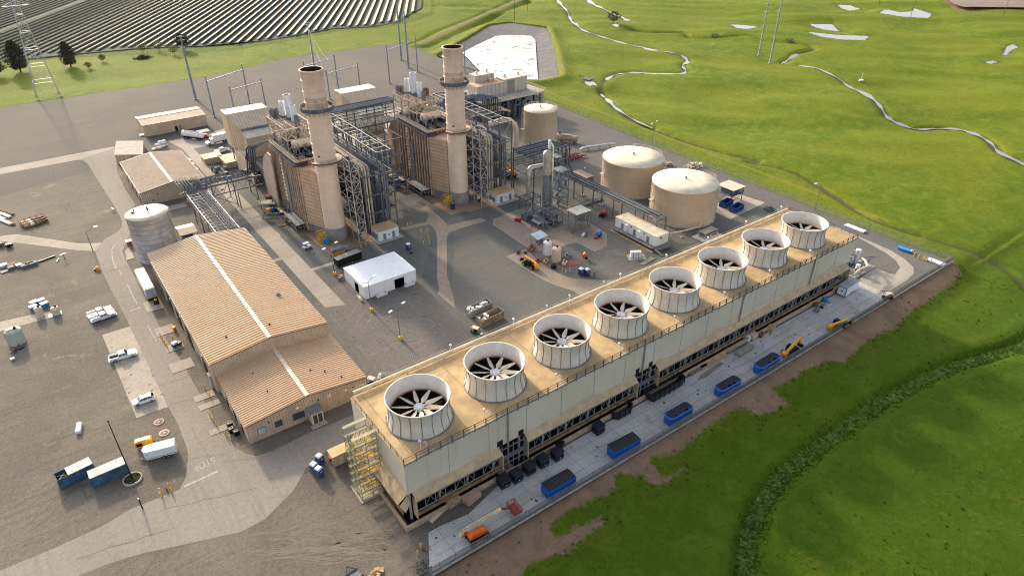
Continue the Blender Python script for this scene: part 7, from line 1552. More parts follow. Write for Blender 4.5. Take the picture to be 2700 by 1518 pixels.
t = thing('boom_lift', 'orange boom lift with cream arm and red basket on the slab', 'boom lift', g('Y',720,735)+Vector((-.2,.6,0)), face(g('Y',640,800),g('Y',830,700))); mb = MB(); tap(mb, [(1.7,1.15),(1.7,1.6),(1.3,2.0),(-1.5,2.05),(-1.9,1.6),(-1.9,1.15)], 1.5, 1.6, .2); mb.build('turntable', m_orange, t); MB().box(-1.9,-.95,.45,1.9,.95,.85).build('chassis', m_black, t); wheels(t, (1.55,-1.55), 2.5, .52, .42)
mb = MB(); mb.bar((-2.4,1.0,2.3),(5.4,1.0,3.0),.5,.55).bar((-2.6,1.0,2.2),(-2.9,.9,1.2),.6,.5).bar((-2.2,1.0,2.8),(5,1.0,3.3),.16,.2); mb.build('boom', M('boom_cream', (.62,.53,.33), .45), t); MB().bar((-2.9,.9,1.3),(-1.5,.9,1.6),.5,.4).build('boom_riser', m_orange, t); MB().bar((5.4,1,3.0),(7.4,.9,2.1),.26,.3).build('jib', M('jib_red', (.20,.06,.045), .5), t)
mb = MB()
for z in (1.3,1.9,2.4): mb.bar((7.4,-.4,z),(9.0,-.4,z),.09).bar((7.4,2.2,z),(9.0,2.2,z),.09).bar((7.4,-.4,z),(7.4,2.2,z),.09).bar((9.0,-.4,z),(9.0,2.2,z),.09)
for x in (7.4,9.0):
    for y in (-.4,.9,2.2): mb.bar((x,y,1.3),(x,y,2.4),.09)
mb.box(7.4,-.4,1.25,9.0,2.2,1.32); mb.build('basket', M('basket_red', (.32,.07,.05), .5), t)
t = thing('mobile_crane', 'yellow and black mobile crane working behind the far lattice stair tower', 'crane', g('I',1180,1060), 2.2); MB().box(-3,-1.2,.7,3.4,1.2,1.6).build('carrier', m_black, t); mb = MB(); tap(mb, [(.6,1.6),(.6,2.9),(-1.8,3.0),(-2.4,2.4),(-2.4,1.6)], 2.0, 2.6, .2); mb.build('cab', m_amber, t); MB().bar((-1.6,0,2.8),(3.6,0,8.6),.6,.7).bar((3.6,0,8.6),(4.6,0,12.6),.4,.5).build('boom', m_amber, t); wheels(t, (-2.2,-.9,1.4,2.6), 2.5, .55, .45)
t = thing('diesel_pump', 'bright blue engine pump beside the canopy platform', 'pump', g('P',1340,690), .3); MB().box(-1.2,-.7,.4,1.2,.7,.7).build('skid', m_black, t); MB().cyl((-.9,0,1.2),(1.0,0,1.2),.65,n=14).build('engine', m_sky, t); wheels(t, (0,), 1.5, .35, .2); MB().cb(-1.9,-.2,0,1.1,.9,.8).build('fuel_box', m_red, t)
t = thing('air_mover', 'white hooded blower on the pale slab beside the blue pump', 'blower', g('P',1150,690), .4); MB().cyl((-.8,0,.7),(.8,0,.7),.5,n=12).build('housing', m_white, t); MB().cb(1.3,0,0,.8,.7,.9).build('motor', m_dark, t)
t = thing('forklift', 'red and black forklift near the grey pipe bundle', 'forklift', g('P',1400,430), .5); MB().box(-1.8,-.8,.4,1.0,.8,1.4).build('body', m_black, t); MB().cyl((-.2,-.85,1.1),(-.2,.85,1.1),.75,n=14).cb(1.0,0,.4,1.2,1.4,1.2).build('engine', m_red, t); MB().bar((1.9,-.4,0),(1.9,-.4,2.8),.14).bar((1.9,.4,0),(1.9,.4,2.8),.14).build('mast', m_grey, t); wheels(t, (-1.2,.8), 1.8, .42, .3)
t = thing('traffic_barrel', 'red and white warning barrel near the red forklift', 'barrel', g('P',1208,385)); MB().cyl((0,0,0),(0,0,1.4),.35,.28,12).build('body', M('barrel_red', (.7,.08,.04), .5), t); MB().cyl((0,0,.5),(0,0,.8),.345,.325,12,cap=False).build('band', m_white, t)
t = thing('cement_mixer', 'orange drum mixer on black legs beside the tan drive', 'mixer', g('P',1165,970), .7); MB().cyl((-.7,0,1.2),(.6,0,1.6),.7,.5,14).build('drum', m_orange, t); MB().bar((-.6,-.5,0),(-.3,0,1.2),.1).bar((-.6,.5,0),(-.3,0,1.2),.1).bar((.6,0,0),(.4,0,1.3),.1).build('leg', m_black, t); MB().cb(.1,-.4,.0,.8,.8,.7).build('motor', m_black, t)
t = thing('hose_reel', 'pale pump trolley in front of the orange mixer', 'trolley', g('P',1215,1025), .4); MB().cyl((-.3,0,.6),(.3,0,.6),.5,n=12).build('drum', m_galv, t); MB().bar((-.5,-.5,0),(-.3,0,.6),.1).bar((.5,-.5,0),(.3,0,.6),.1).build('frame', m_cream, t)
for i, (lab, q, mt, s_) in enumerate((('black round rubber bladder beside the chemical tanks',(770,1090),m_black,.9),('brown timber crate on the tan drive corner',(325,905),m_rust,.8),('black drum on the tan drive corner',(412,905),m_black,.45),('brown low wall of crates left of the white tank',(490,860),M('brown_crate',(.22,.13,.08),.8),1.6),('dark red spill tray below the chemical tanks',(570,1010),m_red,1.0),('wooden pallet with tan sacks below the chemical tanks',(670,1020),m_wood,1.0),('tan pump set on the red bund',(910,1040),m_cream,1.1),('grey mixing box beside the cream tank',(940,960),m_grey,1.3))):
    t = thing('site_clutter', lab, ('bladder','crate','drum','crates','tray','pallet','pump','box')[i], g('P',*q), .5); mb = MB()
    if i in (0,2): mb.cyl((0,0,0),(0,0,s_*1.2),s_,s_*.9,14)
    else:
        for k in range(4): mb.cb((k%2-.5)*s_,(k//2-.5)*s_*.6,0,s_*.9,s_*.5,s_*(.5+.12*k),.1*k)
    mb.build('body', mt, t); MB().cb(.1,0,s_*(1.2 if i in (0,2) else .8),s_*.5,s_*.4,.12).build('top', m_black if i != 2 else m_grey, t)
mb = MB().prism(gs('P',(800,1010),(1020,975),(1130,1050),(880,1080)),0,.10); struct('bund_slab', mb, M('red_bund', (.25,.10,.085), .8))
t = thing('pipe_bundle', 'bundle of grey pipes lying on the ground beneath the long pipe rack', 'pipe bundle', g('P',1220,270), face(g('P',1100,310),g('P',1340,230))); mb = MB()
for k in range(6): mb.cyl((-6,-.9+.36*k,.35),(6,-.9+.36*k,.35),.18,n=8)
mb.build('pipes', m_galv, t); mb = MB()
for x in (-4,0,4): mb.box(x-.1,-1.2,0,x+.1,1.2,.16)
mb.build('bearer', m_woodb, t)
t = thing('air_handler', 'white twin fan air handler in a kerbed bay below the control module', 'air handler', g('P',1810,950), -.55); mb = MB(); mb.box(-1.6,-.7,.1,1.6,.7,1.9); mb.build('housing', m_white, t)
for x in (-.8,0,.8): MB().box(x-.12,-.73,.2,x+.12,-.7,1.7).build('grille', m_grey, t)
MB().box(-2.4,-2.0,.0,3,1.4,.1).build('slab', m_conc, t)
mb = MB().prism(gs('P',(1860,1050),(2000,955),(2060,980),(1920,1062)),0,.25); struct('ramp', mb, TILE)
t = thing('roof_hatch_shed', 'ochre capped hut half hidden behind the cooling tower deck', 'shed', (125.5,104.4,0)); MB().box(-1.9,-1.6,0,1.9,1.6,2.3).build('wall', M('shed_tan', (.46,.35,.235)), t); MB().box(-2,-1.7,2.3,2,1.7,2.5).build('roof', mroofoc, t)
for i, (w_, q, lab) in enumerate((('P',(1668,935),'yellow bollard beside the control module bay'),('P',(880,1140),'yellow bollard, left of three in front of the tan pump set'),('P',(925,1165),'orange yellow bollard, middle of three in front of the tan pump set'),('P',(975,1140),'yellow bollard, right of three in front of the tan pump set'),('X',(205,40),'yellow bollard behind the last fan cylinder, left one'),('X',(265,30),'yellow bollard behind the last fan cylinder, right one'),('K6',(390,285),'yellow bollard, left one near the left analyser shelter'),('K6',(440,265),'yellow bollard, right one near the left analyser shelter'),('K6',(858,70),'yellow bollard, left one on the tan path arm'),('K6',(893,50),'yellow bollard, right one on the tan path arm'))): bollard(g(w_,*q), lab, 1.3, 'single yellow bollards')
bo = bollard(g('X',1693,520), 'yellow bollard in the row inside the far fence corner', grp='yellow bollards in the far fence corner')
for q in ((1740,545),(1800,560),(1835,570),(1875,580)): dup(bo, loc=g('X',*q))
bo = bollard(g('K6',992,130), 'yellow bollard of the guard group between toilet and tan path', 1.5, grp='yellow bollards beside the tan path')
for q in ((1000,190),(1018,255),(1055,130),(1068,190),(1080,248)): dup(bo, loc=g('K6',*q))
# ---- front slab
m_cdk = M('vivid_blue', (.006,.115,.50), .4, var=.12, scale=1.2, streak=.15)
def tarp_box(label, a, b, tub):
    d = (b-a).length; rz = face(a,b); t = thing('roll_off_box', label, 'roll-off container', mid(a,b)+Vector((-math.sin(rz)*1.25, math.cos(rz)*1.25, 0)), rz, 'blue roll-off boxes on the slab'); L_ = d/2; mb = MB()
    if tub:
        pr = [(-L_+.6,-1.25),(L_-.5,-1.25),(L_,-.8),(L_,.8),(L_-.5,1.25),(-L_+.6,1.25),(-L_,.7),(-L_,-.7)]; mb.prism(pr,.2,2.0); mb.build('tub', m_cdk, t)
        mb = MB(); pr2 = [(x*.9+.15,y*.80+.12) for x,y in pr]; mb.prism(pr2,2.0,2.12); mb.build('cover', m_tarp, t)
        mb = MB()
        for k in range(7): mb.cb(rr.uniform(-L_*.6,L_*.6),-.75,2.12,rr.uniform(.5,1.2),.3,.05)
        mb.build('cover_stain', M('tarp_leaves', (.10,.085,.045), .9), t); mb = MB(); pr3 = [(x*1.0,y*1.0) for x,y in pr]
        for i in range(8): mb.bar((*pr3[i],2.0),(*pr3[(i+1)%8],2.0),.14)
        mb.build('rim', m_cdk, t)
    else:
        mb.box(-L_,-1.22,.2,L_,1.22,2.55); mb.build('tub', m_cdk, t); mb = MB()
        for k in range(5): y = -1.1+.55*k; mb.box(-L_-.05,y-.04,.25,-L_,y+.04,2.5)
        for k in (0,.5,1): mb.box(-L_+k*2*L_-.08,-1.28,.2,-L_+k*2*L_+.08,-1.22,2.5)
        mb.build('stiffener', m_cdk, t); mb = MB()._add([(-L_-.05,-1.27,2.55),(L_+.05,-1.27,2.55),(L_+.05,1.27,2.55),(-L_-.05,1.27,2.55),(-L_-.05,-1.27,2.62),(L_+.05,-1.27,2.62),(L_+.05,0,2.78),(-L_-.05,0,2.78),(L_+.05,1.27,2.62),(-L_-.05,1.27,2.62)], [(0,1,5,4),(4,5,6,7),(7,6,8,9),(1,2,8,6,5),(3,0,4,7,9),(2,3,9,8)]); mb.build('cover', m_tarp, t)
    for x in (-L_+.6,L_-.6):
        for s_ in (-1,1): MB().cyl((x,s_*1.0-.1,.2),(x,s_*1.0+.1,.2),.2,n=10).build('wheel', m_rub, t)
tarp_box('blue box with flat black cover, nearest on the slab', g('V',610,1118), g('V',895,955), False); tarp_box('blue box with flat black cover, second nearest on the slab', g('V',1325,688), g('V',1595,545), False)
tarp_box('blue tub with leaf-strewn cover, third along the slab', g('W',735,1350), g('W',1000,1195), True); tarp_box('blue tub with leaf-strewn cover, fourth along the slab', g('W',1320,1020), g('W',1555,880), True); tarp_box('dark blue tub with brown cover, next to a telehandler', g('W',1775,755), g('W',2005,605), True)
for i, q in enumerate(((135,985),(275,925),(415,840),(560,760),(720,685),(1170,400))):
    t = thing('plastic_bin_stack', ('black bin pair, nearest of the row along the basin','black bin pair, second of the row along the basin','black bin pair, third of the row along the basin','black bin pair, fourth of the row along the basin','black bin pair, fifth of the row, with one tipped behind','black bin pair standing alone before the dark hopper')[i], 'bin', g('V',*q)+Vector((.2,.9,0)), .02, 'stacked black bins')
    for z in (0,1.15): MB()._add([(-.95,-.85,z+.1),(.95,-.85,z+.1),(.95,.85,z+.1),(-.95,.85,z+.1),(-1.05,-.95,z+1.12),(1.05,-.95,z+1.12),(1.05,.95,z+1.12),(-1.05,.95,z+1.12)], [(3,2,1,0),(4,5,6,7),(0,1,5,4),(1,2,6,5),(2,3,7,6),(3,0,4,7)]).build('bin', M('bin_black', (.012,.016,.026), .45), t)
    for z in (0,1.15): MB().box(-1.1,-1.0,z+.98,1.1,1.0,z+1.08).build('rim', M('bin_black', (.012,.016,.026)), t)
    if i in (0,1,3,4): MB().box(-.1,-1.03,.75,.1,-.98,.92).build('sticker', m_white, t)
t = thing('plastic_bin', 'single black bin tipped behind the fifth bin pair', 'bin', g('V',755,560)+Vector((0,.8,0)), .5); MB().box(-.8,-.7,0,.8,.7,1.2).build('body', M('bin_black', (.012,.016,.026)), t); MB().box(-.85,-.75,1.2,.85,.75,1.3).build('rim', m_black, t)
def hopper(label, p, rz, L_, W_):
    t = thing('sludge_hopper', label, 'hopper', p, rz, 'black hoppers along the basin'); a, b = L_/2, W_/2; c_ = .7; o = [(-a,-b+c_),(-a+c_,-b),(a-c_,-b),(a,-b+c_),(a,b-c_),(a-c_,b),(-a+c_,b),(-a,b-c_)]; mb = MB(); n = 8; H_ = 2.1
    vs_ = [(x*.9,y*.85,.15) for x,y in o]+[(x,y,H_) for x,y in o]+[(x*.92,y*.88,H_) for x,y in o]+[(x*.82,y*.75,.4) for x,y in o]; fs_ = []
    for i in range(8): j = (i+1)%8; fs_ += [(i,j,8+j,8+i),(8+i,8+j,16+j,16+i),(16+i,16+j,24+j,24+i)]
    mb._add(vs_, fs_+[tuple(range(24,32))]); mb.build('tub', M('hopper_black', (.010,.013,.020), .4), t); mb = MB()
    for k in range(int(L_/1.6)): x = -a+1+k*1.6; mb.bar((x,-b-.02,.2),(x,-b-.06,H_-.05),.12)
    mb.build('stiffener', m_black, t); mb = MB(); mb.bar((-a+.3,0,H_+.02),(a-.3,0,H_+.02),.12); mb.build('spreader_bar', m_black, t)
hopper('small black angular hopper between bins and the large hopper', g('V',1410,190)+Vector((.2,.7,0)), face(g('V',1330,230),g('V',1540,110)), 5.4, 2.8); hopper('large black open hopper against the basin wall', g('W',690,950)+Vector((.2,.9,0)), face(g('W',510,1070),g('W',900,840)), 11.5, 3.0)
t = thing('office_trailer', 'white site trailer with grey roof near the far end of the slab', 'trailer', mid(g('X',930,985),g('X',1090,875))+Vector((-.2,1.3,0)), face(g('X',930,985),g('X',1090,875))); L_ = 3.4; MB().box(-L_,-1.25,.4,L_,1.25,3.0).build('box', m_white, t); MB().box(-L_-.05,-1.3,3.0,L_+.05,1.3,3.12).build('roof', M('grey_roof2', (.33,.34,.36), .6), t); mb = MB(); 
for y in (-1.2,1.2): mb.bar((-L_-.04,y,.4),(-L_-.04,y,3),.12)
mb.bar((-L_-.04,-1.2,.4),(-L_-.04,1.2,.4),.12).bar((-L_-.04,-1.2,2.95),(-L_-.04,1.2,2.95),.12); mb.build('frame', m_black, t); MB().box(-L_-.05,-.3,1.6,-L_,.3,2.0).build('sign', m_grey, t); wheels(t, (0,.9), 2.5, .36, .25)
for i, (w_, q, L_, W_, n, mt, rz) in enumerate((('W',(1230,590),9,1.6,3,m_wood,.0),('W',(1050,690),6,1.3,3,m_woodb,.02),('W',(1480,430),7,1.6,2,M('moss_board',(.27,.25,.17),.8),.03),('W',(1600,470),6,1.6,3,M('grey_green_board',(.30,.29,.23),.8),.06),('W',(1220,690),8,.8,1,M('olive_board',(.26,.22,.13),.8),.08),('W',(1690,310),2.2,1.8,6,m_cream,.1),('W',(1610,340),.6,2.2,8,m_white,.1),('W',(1900,225),2.2,1.6,5,m_wood,.2),('W',(1780,290),1.8,1.4,4,m_rust,.3),('Y',(395,310),2.6,2.8,5,m_wood,.1),('Y',(625,290),3.4,1.8,5,M('pink_board',(.45,.30,.22),.8),.2),('Y',(260,450),4.8,.8,1,m_cream,.3),('V',(100,760),3.6,3.4,2,M('pink_board',(.45,.30,.22)),.05),('X',(640,1120),1.6,1.2,3,m_galv,.3),('X',(620,1060),1.4,1.4,4,m_rust,.2))):
    stack('board_stack', ('long raw timber stack along the middle of the basin kerb','brown plank stack nearer the large hopper','mossy board stack toward the white sheet stack','grey green framed panel pile on the middle slab','olive stained plank lying on the slab','cream panel stack before the basin','white sheet stack standing next to cream panels','raw timber crate pile beyond the cream panels','rusty scrap pile between crate and panels','square plywood stack at the near basin corner','pinkish lumber stack near the near basin corner','cream plank lying beside the slab corner','pink plywood floor at the first access bay','grey pallet left of the blue pump on the slab','brown crate stack near the far blue pump')[i], 'stack', g(w_,*q)+Vector((0,.2,0)), rz, n, L_, mt, .22, W_, 'timber and panel stacks on the slab')
t = thing('water_pump', 'bright blue small pump trolley at the far slab edge', 'pump', g('X',725,1010), .3); MB().cb(0,0,.3,1.4,.9,.8).build('engine', m_sky, t); MB().cyl((.7,0,.5),(1.5,0,.5),.35,n=10).build('hose_reel', m_dark, t); wheels(t, (0,), 1.1, .28, .16)
for i, q in enumerate(((560,1040),(760,1050),(690,1075))): t = thing('tool_box', ('orange cone and box by the far basin kerb','small white table beside the blue pump trolley','black tool chest on the far slab')[i], ('tool box','table','tool box')[i], g('X',*q), .2*i); MB().cb(0,0,0,1.2,.8,.7).build('body', (m_orange,m_white,m_black)[i], t); MB().cb(0,0,.7,1.25,.85,.08).build('lid', m_grey, t)
for i, (q, s_) in enumerate((((1050,222),4.6),((1935,590),3.0))):
    t = thing('white_slab_cover', ('white flat cover at the roadside behind the last fan cylinder','white flat cover in the far fence corner')[i], 'cover', g('X',*q), -.62 if 0 else 1.58, 'white flat covers'); MB().box(-s_/2-1,-1.0,.1,s_/2+1,1.0,.5).build('body', m_white, t); MB().box(-s_/2-.8,-.8,0,s_/2+.8,.8,.1).build('base', m_grey, t)
t = thing('blue_skip', 'bright blue low skip near the yellow bollards in the far corner', 'skip', g('X',1590,460), 1.7); MB()._add([(-1.6,-.6,0),(1.6,-.6,0),(1.6,.6,0),(-1.6,.6,0),(-2.0,-.8,.8),(2.0,-.8,.8),(2.0,.8,.8),(-2.0,.8,.8)], [(4,5,6,7),(0,1,5,4),(1,2,6,5),(2,3,7,6),(3,0,4,7)]).build('body', m_sky, t); MB().ball((-2.0,0,.9),.35,6).build('cap', m_white, t)
# small lit floodlight posts scattered through the plant
lp = [('K8',1240,780,3.2),('K8',870,590,3),('K8',695,470,2.6),('K8',1658,985,3),('O',1400,960,1.2),('O',2270,590,1.2),('O',410,1440,2.2),('K8',2075,1200,1.2)]
for i, (w_, x, y, h_) in enumerate(lp):
    t = thing('floodlight_post', ('small lamp post at the foot of the rear storage tank','small lamp post on the left side of the long rack','small lamp post near the red fire pipes','small lamp post at the foot of the near storage tank','low white lamp on the gravel beyond the second fan','low white lamp at the tan drive end','small lamp post beside the tower rail and cart','low white lamp below the sampling skid')[i], 'lamp post', g(w_,x,y), 0, 'small lamp posts'); MB().cyl((0,0,0),(0,0,h_),.06,n=6).build('pole', m_galv, t); MB().cyl((0,0,h_),(0,0,h_+.35),.34,.12,8).build('lamp', m_lamp, t)
# foreground items cut by the lower picture edge
t = thing('flatbed_trailer', 'grey flatbed trailer with black drawbar cut off by the bottom edge', 'trailer', g('K3',760,860)+Vector((.6,-1.4,0)), face(g('K3',780,900),g('K3',670,760))); MB().box(-3.4,-1.1,.5,1.0,1.1,.65).build('deck', m_galv, t); MB().bar((1,-1,.55),(2.6,0,.5),.14).bar((1,1,.55),(2.6,0,.5),.14).bar((1,-1.1,.7),(1,1.1,.7),.2).build('drawbar', m_black, t); wheels(t, (-1.6,-.7), 2.5, .38, .25)
t = thing('lumber_scraps', 'loose heap of fresh timber offcuts at the bottom edge', 'timber', g('K3',1190,870), 0); mb = MB()
for k in range(12): mb.cb(rr.uniform(-1.6,1.6),rr.uniform(-1,.6),rr.uniform(0,.4),rr.uniform(.5,1.3),rr.uniform(.2,.6),.15,rr.uniform(0,3))
mb.build('boards', m_wood, t)

# ================================================================ LINES, SOLAR FIELD, TREES, FENCES, LAMPS
m_pole = M('pole_blue_grey', (.22,.275,.34), .45, .1, var=.12)
def gz(x, y): return float(heights(np.array([float(x)]), np.array([float(y)]))[0][0])
# street lamps
def lamp(label, p, h, arms, base=True, rz=0, col=None, group='tall light poles'):
    t = thing('street_lamp', label, 'light pole', p, rz, group); MB().cyl((0,0,0),(0,0,h),.13,.08,8).build('pole', col or m_galv, t)
    for a, L_ in arms:
        d = Vector((math.cos(a), math.sin(a), 0)); e = d*L_+Vector((0,0,h+.7)); MB().tube([(0,0,h-.1),tuple(d*L_*.5+Vector((0,0,h+.35))),tuple(e)], .06, 6).build('arm', col or m_galv, t); mb = MB(); c = e+d*.35; mb.cb(c.x,c.y,c.z-.14,1.1,.45,.22,a); mb.build('lamp_head', m_lamp, t)
    if base: MB().cyl((0,0,0),(0,0,1.0),.45,n=12).build('base', m_yel, t)
lamp('two-armed light pole on yellow base in the middle of the lot', g('F',1007,853), 9.0, ((.35,2.0),(.35+PI,2.0))); lamp('two-armed light pole on yellow base in front of the tent', g('F',935,782), 9.0, ((.35,2.0),(.35+PI,2.0))); lamp('two-armed light pole at the left tent corner by the walkway', g('K6',125,552), 9.0, ((.35,2.0),(.35+PI,2.0)))
lamp('single-armed light pole right behind the cooling tower rail', (62.5,100.6,0), 9.0, ((-.2,1.4),), False); lamp('single-armed light pole by the gravel track on the left yard', g('B',1180,290), 6.4, ((.2,2.6),), False)
lamp('two-armed light pole beside the perimeter road, beyond the tanks', g('K8',1515,300), 9.2, ((.2,1.7),(.2+PI,1.7)), False); lamp('single-armed light pole beside the perimeter road, nearer the tower', g('R',1155,1432), 9.6, ((PI-.4,1.9),), False)
mb = MB()
t = thing('lamp_clutter', 'small orange and timber barrier pile at the tent light pole', 'barrier', g('K6',180,590)); MB().bar((-1,0,0),(-1,0,1),.1).bar((1,0,0),(1,0,1),.1).box(-1.1,-.05,.5,1.1,.05,1.0).build('board', m_wood, t); MB().cb(.6,.8,0,.8,.6,.7).build('box', m_orange, t); MB().cb(-.4,-.6,0,.8,.8,.9).build('tank', m_grey, t)
# monopoles with arms
def monopole(label, p, h, r=.55, arms=((1,6.0),), base=True, col=None, group='steel transmission monopoles'):
    t = thing('transmission_pole', label, 'power pole', p, 0, group); MB().cyl((0,0,-.3),(0,0,h),r,r*.5,12).build('pole', col or m_pole, t)
    for zf, L_ in arms: MB().bar((-L_/2,.3,h*zf),(L_/2,-.3,h*zf),.22).build('crossarm', M('arm_pale', (.55,.56,.55), .5), t)
    if base: MB().cyl((0,0,-.3),(0,0,.4),r*1.9,n=12).build('footing', m_conc, t)
    return t
p_ = {}
for k, lab, q, h, arms in (('a','tall blue grey pole beyond the long stores building',('T',1870,950),31.3,((.985,3.0),(.93,3.0),(.82,2.2))),('b','blue grey T-topped pole behind the left stack, in front of the panels',('N',825,632),24.7,((.995,5.0),(.95,3.6))),('c','tall blue grey pole, farther of the close pair near the pond',('N',1660,575),32.3,((.80,1.8),(.72,1.8),(.64,1.8))),('d','tall blue grey pole, nearer of the close pair near the pond',('N',1728,650),32.3,((.84,1.8),(.75,1.8),(.66,1.8)))):
    p_[k] = g(*q); monopole(lab, p_[k], h, .62, arms)
for lab, q, top in (('tall grey pole with pale arms standing in the far meadow, left of two',('R',775,378),(835,0)),('tall grey pole with pale arms standing in the far meadow, right of two',('R',850,430),(925,0))):
    monopole(lab, g(*q), 38 if 'left' in lab else 37, .6, ((.92,5.0),(.80,5.0),(.68,5.0)), col=M('meadow_pole', (.33,.36,.34), .5))
def portal(label, ps, h, beams=True):
    t = thing('line_portal', label, 'power frame', ps[0], 0, 'switchyard portal frames'); o = Vector(ps[0])
    for p in ps:
        q = Vector(p)-o; MB().cyl((q.x,q.y,0),(q.x,q.y,h),.36,.26,10).build('post', m_pole, t); MB().cyl((q.x,q.y,0),(q.x,q.y,.35),.7,n=10).build('footing', m_conc, t)
    for a, b in zip(ps[:-1], ps[1:]):
        a, b = Vector(a)-o, Vector(b)-o; MB().bar((a.x,a.y,h*.86),(b.x,b.y,h*.86),.3,.35).build('beam', m_pole, t)
        for f in (.25,.5,.75): c = a.lerp(b,f); MB().cyl((c.x,c.y,h*.86-1.9),(c.x,c.y,h*.86),.09,n=6).build('insulator', m_trim, t)
f1a, f1b, f2a, f2b = g('T',2050,1120), g('T',2385,990), g('T',2150,1022), g('N',370,1035)
f2a = Vector((80,332,0))
portal('taller blue grey portal frame, left one beyond the filter house', [f1a, Vector((92.5,350.3,0))], 19.5); portal('lower blue grey portal frame in front of the taller left one', [f2a, Vector((96.5,337.5,0))], 15)
portal('blue grey portal frame behind the left exhaust stack', [Vector((121,344,0)), Vector((140,350,0))], 18); portal('lower blue grey portal frame behind the left exhaust stack', [Vector((128,333,0)), Vector((147.5,338.5,0))], 15)
portal('blue grey portal frame behind the right boiler, by the twin poles', [g('N',1550,800), Vector((191,354,0))], 20.5); portal('blue grey portal frame beside the pond edge', [Vector((196,328,0)), Vector((212,336,0))], 16)
def wires(label, pairs, sag=2.5, r=.05):
    t = thing('power_line', label, 'power line', (0,0,0), 0, 'overhead conductors')
    for a, b in pairs:
        a, b = Vector(a), Vector(b); pts = [tuple(a.lerp(b,i/8)-Vector((0,0,sag*4*(i/8)*(1-i/8)))) for i in range(9)]; MB().tube(pts, r, 4).build('conductor', M('wire', (.42,.40,.34), .5), t)
A_ = p_['a']; wires('sagging conductors from the tall left pole to the left portal frames', [((A_.x,A_.y,z),(f1a.x+6+4*i,f1a.y+3+2*i,16.8)) for i, z in enumerate((30,26,22))]+[((f1a.x+5+5*i,f1a.y+3+3*i,16.8),(f2a.x+3+5*i,f2a.y+1.6*i,12.9)) for i in range(3)]+[((f2a.x+4+5*i,f2a.y+1.7*i,12.9),(66+3*i,300,12)) for i in range(3)])
B_ = p_['b']; wires('sagging conductors from the T-topped pole to the portal frames', [((B_.x,B_.y,z),(126+5*i,345+1.5*i,15.5)) for i, z in enumerate((24,23,22))]+[((126+5*i,345+1.5*i,15.5),(132+5*i,334+1.5*i,12.9)) for i in range(3)])
# lattice transmission tower
t = thing('lattice_pylon', 'tall grey lattice pylon on four legs at the left edge', 'pylon', (12.4,426,0)); mb = MB(); H_ = 62; lv = [(0,5.2),(8,4.4),(16,3.7),(24,3.0),(32,2.3),(40,1.7),(48,1.2),(55,1.0),(62,.8)]
for (z0,a),(z1,b) in zip(lv[:-1],lv[1:]):
    for sx, sy in ((-1,-1),(1,-1),(1,1),(-1,1)): mb.bar((sx*a,sy*a,z0),(sx*b,sy*b,z1),.28)
    for (s0,s1) in (((-1,-1),(1,-1)),((1,-1),(1,1)),((1,1),(-1,1)),((-1,1),(-1,-1))): mb.bar((s0[0]*a,s0[1]*a,z0),(s1[0]*b,s1[1]*b,z1),.12).bar((s1[0]*a,s1[1]*a,z0),(s0[0]*b,s0[1]*b,z1),.12).bar((s0[0]*b,s0[1]*b,z1),(s1[0]*b,s1[1]*b,z1),.14)
mb.build('frame', M('pylon_zinc', (.42,.44,.46), .45, .2), t)
for z in (44,51,58): mb = MB(); mb.bar((-6,0,z),(6,0,z),.22).bar((-6,0,z),(0,0,z+2.4),.14).bar((6,0,z),(0,0,z+2.4),.14); mb.build('crossarm', M('pylon_zinc', (.42,.44,.46)), t)
for sx, sy in ((-1,-1),(1,-1),(1,1),(-1,1)): MB().cyl((sx*5.2,sy*5.2,-.5),(sx*5.2,sy*5.2,.4),.6,n=10).build('footing', m_conc, t)
for lab, q, h in (('thin grey wooden-type pole beyond the pond',('M',928,205),30),('thin dark pole at the top edge beyond the pond',('M',1050,112),16),('thin brown pole at the right top, in the puddle',('R',1805,118),13),('thin brown pole at the top right by the dirt lot',('R',2432,112),16),('thin brown twin pole at the top edge right of the puddles',('R',1590,30),14)):
    p = g(*q); monopole(lab, p, h, .2, ((.95,2.4),), False, M('pole_brown', (.16,.11,.08), .8), 'far thin line poles')
p = g('M',935,690)
# solar field: every tracker row is its own thing
def solar_mat():
    mt, nt, b = _nt('solar_glass'); p = pos(nt)
    n1 = noise(nt, p, .3, 2); c = mixc(nt, n1, (.22,.19,.15), (.29,.25,.20)); nt.links.new(c, b.inputs['Base Color']); b.inputs['Roughness'].default_value = .65; b.inputs['Specular IOR Level'].default_value = .15; return mt  # cream base colour stands for sky glare off the panels
m_sol = solar_mat(); m_tor = M('torque_tube', (.30,.30,.30), .5)
AL = Vector((.5075,.8616,0)); PE = Vector((-.8616,.5075,0))
cs = [22.8+5.72*k for k in range(52)]
def s_start(c):
    tab = ((20,600),(34,556),(52,541),(78,540),(100,515),(118,503),(140,489),(160,489),(182,483),(206,487),(235,472),(250,472),(272,455),(300,445),(330,436)); 
    for (a,u),(b,v) in zip(tab[:-1],tab[1:]):
        if c <= b: return u+(v-u)*max(0,(c-a)/(b-a))
    return 436
